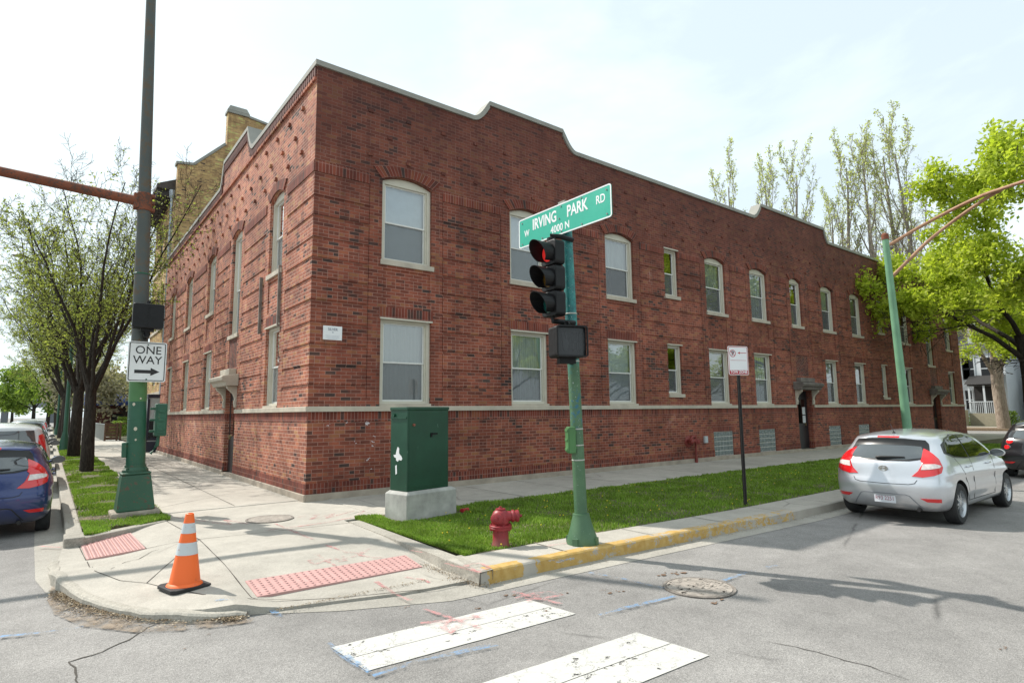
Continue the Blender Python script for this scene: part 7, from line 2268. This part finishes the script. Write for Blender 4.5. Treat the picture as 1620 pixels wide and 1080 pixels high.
def wheel(r, parent, loc, side, detail=True):
    o = thing('wheel', None, None, loc)
    if side < 0: pass
    o.rotation_euler = (0, 0, 0 if side > 0 else math.pi)
    o.parent = parent
    RXm = Matrix.Rotation(R(-90), 4, 'X')       # axle along +y outward
    m = MB(); m.lathe([(r*0.66, 0.09), (r*0.92, 0.095), (r*0.985, 0.075), (r, 0.05), (r, -0.07), (r*0.97, -0.095), (r*0.66, -0.09)], 40, mat=RXm, cap=False); m.build('tyre', M_TYRE, o, smooth=True)
    m = MB(); m.lathe([(r*0.68, 0.092), (r*0.66, 0.075), (r*0.62, 0.03), (r*0.60, -0.08)], 40, mat=RXm, cap=False)
    for k in range(10):
        a = 2*math.pi*k/10 + (0.09 if k % 2 else -0.09)
        c_, s_ = math.cos(a), math.sin(a); p0 = Vector((c_*r*0.13, 0.072, s_*r*0.13)); p1 = Vector((c_*r*0.65, 0.060, s_*r*0.65)); tt = Vector((-s_, 0, c_))
        w0, w1 = 0.018, 0.013
        vs = [p0+tt*w0, p0-tt*w0, p1-tt*w1, p1+tt*w1]; vb = [v_+Vector((0, -0.03, 0)) for v_ in vs]
        m.mesh(vs+vb, [(0,1,2,3),(0,4,5,1),(1,5,6,2),(2,6,7,3),(3,7,4,0)])
    m.lathe([(r*0.19, 0.05), (r*0.18, 0.078), (0.0001, 0.084)], 16, mat=RXm, cap=False)
    m.build('rim', M_ALLOY, o, smooth=False)
    m = MB(); m.lathe([(r*0.62, 0.0), (0.0001, 0.0)], 24, mat=RXm, cap=False); m.build('brake_disc', simple('brake_dark', (0.05, 0.05, 0.05), 0.6) if 'brake_dark' not in MATS else MATS['brake_dark'], o)
    return o

def make_car(name, label, S, paint, loc, rz, plate_text=None, kind='hatch', plate_col=None, group=None, emblem=True, lamps='wrap'):
    t = thing(name, label, 'car', loc, rz, group)
    me, bv = body_mesh(S)
    tmp = bpy.data.objects.new('tmp', me); COL.objects.link(tmp)
    me.materials.append(paint); me.materials.append(M_WELL)
    cut = []
    for ax in S['axles']:
        m = MB(); m.lathe([(S['wr']+0.045, -1.2), (S['wr']+0.045, 1.2)], 48, mat=Matrix.Translation((ax, 0, S['wr']+0.01)) @ Matrix.Rotation(R(90), 4, 'X'))
        co = m.build('cut', M_WELL); cut.append(co)
        b_ = tmp.modifiers.new('b', 'BOOLEAN'); b_.operation = 'DIFFERENCE'; b_.object = co; b_.solver = 'EXACT'
        try: b_.material_mode = 'TRANSFER'
        except Exception: pass
    dg = bpy.context.evaluated_depsgraph_get(); dg.update()
    bme = bpy.data.meshes.new_from_object(tmp.evaluated_get(dg)); bme.name = 'body'
    for c_ in cut: bpy.data.objects.remove(c_)
    bpy.data.objects.remove(tmp)
    body = bpy.data.objects.new('body', bme); COL.objects.link(body); body.parent = t
    bme.polygons.foreach_set('use_smooth', [True]*len(bme.polygons))
    try: bme.set_sharp_from_angle(angle=R(38))
    except Exception: pass
    L = S['L']; H_ = max(z for _, z in S['top'])
    # engine bay / cabin block inside the arches so that nothing shines through
    m = MB(); m.box(0.35, L-0.35, -0.5, 0.5, S['zb']+0.03, 0.6); m.build('underbody', M_WELL, t)
    for ax in S['axles']:
        for s in (-1, 1): wheel(S['wr'], t, (ax, s*(max(h for _, h in S['half'])-0.105), S['wr']), s)
    K = 1.0
    up = (0, 0, 1)
    rear = dict(org=(-1, 0, 0), du=(0, -1, 0), dv=up, dr=(1, 0, 0))      # u to the right as seen from behind
    def RD(poly, off, mat, nm, cuts=0.05, par=None): return drape(bv, poly, rear['org'], rear['du'], rear['dv'], rear['dr'], off, mat, nm, par or t, cuts)
    if kind == 'hatch':
        RD([(-0.60, 1.03), (-0.36, 0.985), (0, 0.975), (0.36, 0.985), (0.60, 1.03), (0.585, 1.12), (0.545, 1.25), (0.50, 1.305), (0.25, 1.33), (0, 1.338), (-0.25, 1.33), (-0.50, 1.305), (-0.545, 1.25), (-0.585, 1.12)], 0.006, M_TRIM, 'rear_window_surround')
        RD([(-0.53, 1.035), (-0.33, 1.005), (0, 0.998), (0.33, 1.005), (0.53, 1.035), (0.515, 1.10), (0.47, 1.20), (0.25, 1.22), (0, 1.225), (-0.25, 1.22), (-0.47, 1.20), (-0.515, 1.10)], 0.011, M_CGREAR, 'rear_window')
        RD([(-0.16, 1.342), (0.16, 1.342), (0.16, 1.365), (-0.16, 1.365)], 0.008, M_TAIL, 'brake_lamp')
        # wiper
        w0 = bv.ray_cast(Vector((-1, 0.09, 1.03)), Vector((1, 0, 0)))[0]; w1 = bv.ray_cast(Vector((-1, -0.30, 1.045)), Vector((1, 0, 0)))[0]
        if w0 and w1:
            m = MB(); m.tube([w0+Vector((-0.03, 0.02, 0)), w0+Vector((-0.045, -0.05, 0.01)), w1+Vector((-0.03, 0, 0.005))], [0.024, 0.020, 0.008], 8); m.build('rear_wiper', M_TRIM, t, smooth=True)
        # rear number recess, bumper crease lines
        RD([(-0.51, 0.26), (-0.36, 0.455), (-0.30, 0.475), (0.30, 0.475), (0.36, 0.455), (0.51, 0.26), (0.49, 0.26), (0.345, 0.445), (0.29, 0.46), (-0.29, 0.46), (-0.345, 0.445), (-0.49, 0.26)], 0.004, M_GAP if paint is not P_SILVER else simple('recess_shade', (0.22, 0.23, 0.25), 0.5), 'bumper_crease')
        # hatch shut line: U below the lamps
        RD([(-0.47, 0.70), (-0.44, 0.645), (-0.36, 0.625), (0, 0.618), (0.36, 0.625), (0.44, 0.645), (0.47, 0.70), (0.462, 0.702), (0.433, 0.653), (0.355, 0.634), (0, 0.627), (-0.355, 0.634), (-0.433, 0.653), (-0.462, 0.702)], 0.003, M_GAP, 'hatch_gap')
        for s in (-1, 1):
            # fog reflectors
            RD([(s*0.49, 0.425), (s*0.74, 0.43), (s*0.735, 0.375), (s*0.57, 0.375)] if s > 0 else [(s*0.49, 0.425), (s*0.57, 0.375), (s*0.735, 0.375), (s*0.74, 0.43)], 0.008, M_TAIL, 'reflector')
            # wrap-round tail lamps, thrown on at 45 degrees
            d = Vector((0.80, s*0.60, 0)); du = Vector((0.60, -s*0.80, 0))
            # u measured from lamp middle outward(+) ; world y for a rear point: y = -s*...
            org = Vector((0.12, -s*0.64, 0)) - d*2
            du = Vector((0.60, -s*0.80, 0))
            full = [(-0.225, 0.755), (-0.10, 0.745), (0.04, 0.775), (0.145, 0.82), (0.185, 0.90), (0.165, 1.02), (0.09, 1.13), (0.035, 1.175), (-0.02, 1.10), (-0.085, 0.99), (-0.065, 0.965), (-0.14, 0.84)]
            if lamps == 'wrap':
                lp_ = drape(bv, full, org, du, up, d, 0.012, M_TAIL, 'tail_lamp', t, 0.04)
                drape(bv, [(-0.105, 0.86), (0.0, 0.87), (0.135, 0.895), (0.165, 0.925), (0.08, 0.95), (-0.07, 0.945)], org, du, up, d, 0.016, M_CLEAR, 'clear_lens', lp_ or t, 0.04)
            else:
                for (cy, cz, rr2) in ((-0.03, 0.94, 0.085), (0.01, 0.79, 0.07)):
                    circ = [(cy+rr2*math.cos(q*math.pi/8), cz+rr2*0.9*math.sin(q*math.pi/8)) for q in range(16)]
                    l2 = drape(bv, circ, org, du, up, d, 0.012, M_CHROME, 'tail_lamp', t, 0.04)
                    circ = [(cy+rr2*0.84*math.cos(q*math.pi/8), cz+rr2*0.76*math.sin(q*math.pi/8)) for q in range(16)]
                    drape(bv, circ, org, du, up, d, 0.018, M_TAIL, 'red_lens', l2 or t, 0.04)
    elif kind == 'sedan':
        RD([(-0.50, 1.04), (0.50, 1.04), (0.45, 1.30), (-0.45, 1.30)], 0.006, M_CGREAR, 'rear_window')
        for s in (-1, 1): RD([(s*0.45, 0.78), (s*0.74, 0.78), (s*0.76, 0.92), (s*0.42, 0.92)][::s], 0.01, M_TAIL, 'tail_lamp')
    else:
        RD([(-0.60, 1.13), (0.60, 1.13), (0.53, 1.52), (-0.53, 1.52)], 0.006, M_CGREAR, 'rear_window')
        for s in (-1, 1): RD([(s*0.63, 0.95), (s*0.80, 0.95), (s*0.72, 1.45), (s*0.62, 1.40)][::s], 0.01, M_TAIL, 'tail_lamp')
    # licence plate
    bx0 = bv.ray_cast(Vector((-1, 0, 0.36)), Vector((1, 0, 0)))[0]
    if bx0 is not None:
        py_ = 0.0
        m = MB(); m.box(bx0.x-0.018, bx0.x+0.01, py_-0.155, py_+0.155, 0.315, 0.470); pl_ = m.build('licence_plate', M_PLATE, t, bevel=0.006)
        MT = Matrix.Translation((bx0.x-0.0185, py_, 0.385)) @ Matrix.Rotation(R(-90), 4, 'Z') @ RX
        if plate_text: text_mesh(plate_text, 0.088, M_PLINK, MT, 'lettering', pl_, sx=0.82, bold=0.001, ext=0.0006)
        m = MB(); m.box(bx0.x-0.0195, bx0.x-0.018, py_-0.10, py_+0.10, 0.448, 0.458)
        m.build('plate_strip', simple('plate_blue', (0.03, 0.05, 0.16), 0.5) if 'plate_blue' not in MATS else MATS['plate_blue'], pl_)
    if emblem:
        e0 = bv.ray_cast(Vector((-1, 0, 0.86)), Vector((1, 0, 0)))[0]
        if e0 is not None:
            m = MB(); n = 24; a_, b_2 = 0.070, 0.044
            for k in range(n):
                t0, t1 = 2*math.pi*k/n, 2*math.pi*(k+1)/n
                P_ = lambda q, s_: Vector((e0.x-0.012, a_*s_*math.cos(q), 0.86+b_2*s_*math.sin(q)))
                m.face([P_(t0, 1), P_(t0, 0.84), P_(t1, 0.84), P_(t1, 1)]); Q_ = lambda q: Vector((e0.x+0.008, a_*1.03*math.cos(q), 0.86+b_2*1.03*math.sin(q)))
                m.face([P_(t0, 1), Q_(t0), Q_(t1), P_(t1, 1)])
            for (u0, v0, u1, v1) in ((-0.042, -0.026, -0.022, 0.030), (0.022, -0.030, 0.042, 0.026)):
                m.prism([(u0, v0), (u0+0.014, v0), (u1+0.004, v1), (u1-0.010, v1)], lambda u, v, d_: (d_, -u, 0.86+v), e0.x-0.012, e0.x-0.006)
            m.prism([(-0.033, -0.006), (0.033, -0.002), (0.033, 0.008), (-0.033, 0.004)], lambda u, v, d_: (d_, -u, 0.86+v), e0.x-0.012, e0.x-0.006)
            m.build('emblem', M_CHROME, t)
            m = MB(); m.prism([(a_*0.9*math.cos(q*math.pi/12), b_2*0.9*math.sin(q*math.pi/12)) for q in range(24)], lambda u, v, d_: (d_, -u, 0.86+v), e0.x-0.004, e0.x+0.004); m.build('emblem_ground', paint, t)
            s0 = bv.ray_cast(Vector((-1, 0.40, 0.885)), Vector((1, 0, 0)))[0]
            if s0 is not None:
                m = MB(); m.box(-0.09, 0.09, -0.003, 0.003, 0, 0.012); 
    # side glazing and lines
    for s in (1, -1):
        org = (0, s*3, 0); du = (1, 0, 0); dr = (0, -s, 0)
        def SD(poly, off, mat, nm, cuts=0.07, par=None): return drape(bv, poly if s < 0 else poly[::-1], org, du, up, dr, off, mat, nm, par or t, cuts)
        b0 = S['belt']
        if kind == 'hatch':
            SD([(0.50, 1.10), (0.60, 1.235), (0.85, 1.325), (1.3, 1.375), (1.85, 1.365), (2.15, 1.305), (2.50, 1.13), (2.72, 1.005), (2.2, 0.985), (1.3, 0.99), (0.75, 1.03)], 0.004, M_TRIM, 'side_window_surround')
            SD([(1.50, 1.005), (1.50, 1.355), (1.85, 1.345), (2.13, 1.288), (2.46, 1.125), (2.66, 1.015), (2.2, 1.0)], 0.009, M_CGLASS, 'side_window')
            SD([(0.575, 1.115), (0.64, 1.21), (0.87, 1.305), (1.15, 1.343), (1.44, 1.358), (1.44, 1.005), (1.3, 1.005), (0.82, 1.045)], 0.009, M_CGLASS, 'side_window')
        elif kind == 'sedan':
            SD([(0.95, 1.03), (1.35, 1.27), (1.8, 1.34), (2.3, 1.33), (2.65, 1.24), (3.05, 1.03)], 0.006, M_CGLASS, 'side_window')
        else:
            SD([(0.45, 1.15), (0.55, 1.5), (1.5, 1.58), (2.1, 1.56), (2.45, 1.45), (2.95, 1.16)], 0.006, M_CGLASS, 'side_window')
        if kind == 'hatch':
            # door gaps
            for px_ in ([(2.62, 0.98), (2.58, 0.7), (2.62, 0.33)], [(1.46, 0.99), (1.44, 0.7), (1.46, 0.33)], [(0.78, 1.02), (0.95, 0.82), (1.10, 0.62), (1.18, 0.33)]):
                pl = [(a+0.004, z) for a, z in px_] + [(a-0.004, z) for a, z in px_[::-1]]
                SD(pl, 0.0025, M_GAP, 'door_gap', 0.10)
            SD([(1.16, 0.335), (2.62, 0.335), (2.62, 0.327), (1.16, 0.327)], 0.003, M_GAP, 'sill_gap', 0.1)
            for hx in (1.22, 2.28):
                h0 = bv.ray_cast(Vector((hx, s*3, 0.865)), Vector((0, -s, 0)))[0]
                if h0 is not None:
                    m = MB(); m.tube([h0+Vector((-0.08, 0, 0)), h0+Vector((-0.06, s*0.03, 0.004)), h0+Vector((0.06, s*0.032, 0.006)), h0+Vector((0.08, 0, 0.004))], 0.013, 8); m.build('door_handle', paint, t, smooth=True)
        # mirrors
        mx_ = 2.62 if kind != 'suv' else 2.95
        mz = b0+0.045
        h0 = bv.ray_cast(Vector((mx_, s*3, mz-0.03)), Vector((0, -s, 0)))[0]
        if h0 is not None:
            m = MB(); m.lathe([(0.0001, -0.075), (0.06, -0.068), (0.092, -0.03), (0.098, 0.02), (0.088, 0.055)], 18, mat=Matrix.Translation((h0.x-0.02, h0.y+s*0.13, mz)) @ Matrix.Scale(1.15, 4, (0, 1, 0)) @ Matrix.Scale(0.72, 4, (0, 0, 1)) @ Matrix.Rotation(R(-90), 4, 'Y'), cap=False)
            m.tube([h0+Vector((0, -s*0.02, 0.0)), h0+Vector((0, s*0.07, 0.01))], 0.022, 8)
            mo = m.build('wing_mirror', paint if kind == 'hatch' else M_TRIM, t, smooth=True)
            m = MB(); m.lathe([(0.086, 0.0), (0.0001, 0.0)], 18, mat=Matrix.Translation((h0.x-0.075, h0.y+s*0.13, mz)) @ Matrix.Scale(1.15, 4, (0, 1, 0)) @ Matrix.Scale(0.72, 4, (0, 0, 1)) @ Matrix.Rotation(R(-90), 4, 'Y'), cap=False)
            m.build('mirror_glass', M_CGREAR, mo)
        # head lamps
        FD = drape(bv, [(-s*0.45, 0.66), (-s*0.75, 0.72), (-s*0.72, 0.80), (-s*0.50, 0.76)] , (L+1, 0, 0), (0, -1, 0), up, (-1, 0, 0), 0.008, M_CLEAR, 'headlight', t, 0.05)
    # windscreen from the front/top
    zt = H_
    ws = [(-0.56, 1.03), (0.56, 1.03), (0.50, zt-0.13), (-0.50, zt-0.13)]
    drape(bv, ws, (L+1, 0, 0), (0, 1, 0), up, (-1, 0, 0), 0.006, M_CGLASS, 'windscreen', t, 0.08)
    # aerial
    a0 = bv.ray_cast(Vector((0.62, 0, 3)), Vector((0, 0, -1)))[0]
    if a0 is not None and kind == 'hatch':
        m = MB(); m.lathe([(0.030, -0.005), (0.026, 0.012), (0.012, 0.022)], 12, mat=Matrix.Translation(a0)); m.tube([a0+Vector((0, 0, 0.015)), a0+Vector((-0.13, 0, 0.16))], [0.006, 0.003], 6); m.build('aerial', M_TRIM, t, smooth=True)
    # exhaust
    if kind == 'hatch':
        m = MB(); m.tube([(0.08, -0.45, 0.24), (0.4, -0.45, 0.26)], 0.028, 10); m.build('exhaust', M_TRIM, t)
    return t

RZ = ROADZ+0.004
make_car('parked_car', 'silver hatchback parked by the yellow kerb, seen from its right rear corner', HATCH, P_SILVER, (6.72, -7.80, RZ), R(0), 'R93 2251')
make_car('parked_car', 'dark blue hatchback at the left photo edge beside the grass verge', HATCH, P_BLUE, (-4.78, 0.05, RZ), R(90), '1578 011')
make_car('parked_car', 'black hatchback with round tail lamps, cut off by the right photo edge', dict(HATCH, L=3.9, top=[(0, 1.45), (0.25, 1.50), (0.7, 1.53), (1.3, 1.54), (1.8, 1.50), (2.2, 1.40), (2.6, 1.18), (2.95, 1.03), (3.3, 0.95), (3.7, 0.82), (3.9, 0.7)], front=[(0.2, 3.78), (0.35, 3.86), (0.5, 3.9), (0.62, 3.87), (0.75, 3.78)]), P_BLACK, (15.6, -8.05, RZ), R(0), None, emblem=False, lamps='round')
gq = 'cars parked along the left street'
make_car('parked_car', 'white car with its roof just showing over the dark blue hatchback', SUV, P_WHITE, (-4.85, 6.3, RZ), R(90), None, 'suv', group=gq, emblem=False)
for k, (x, y, S_, pt_, kd, lab) in enumerate(((-4.8, 12.6, SEDAN, P_GREY, 'sedan', 'grey sedan parked beyond the white roof, beside the dark tree trunks'),
        (-4.8, 18.6, HATCH, P_WHITE, 'hatch', 'pale hatchback in the row past the grey sedan'), (-4.9, 26.5, SUV, P_GREY, 'suv', 'grey tall car farther along the left row'),
        (-4.9, 34.0, SEDAN, P_BLACK, 'sedan', 'dark sedan far along the left row'), (-7.8, 41.0, SEDAN, P_RED, 'sedan', 'small maroon car in the traffic lane of the left street'), (-4.9, 50.0, SUV, P_WHITE, 'suv', 'white tall car at the far end of the left row'),
        (-11.6, 55.0, SEDAN, P_SILVER, 'sedan', 'silver sedan far off on the opposite kerb of the left street'))):
    make_car('parked_car', lab, S_, pt_, (x, y, RZ), R(90), None, kd, group=gq, emblem=False)
# cars behind the pale trunk, across the side street
make_car('parked_car', 'blue-white car parked across the side street, seen past the pale trunk', SEDAN, P_WHITE, (61.5, -3.6, RZ+0.15), R(75), None, 'sedan', emblem=False)
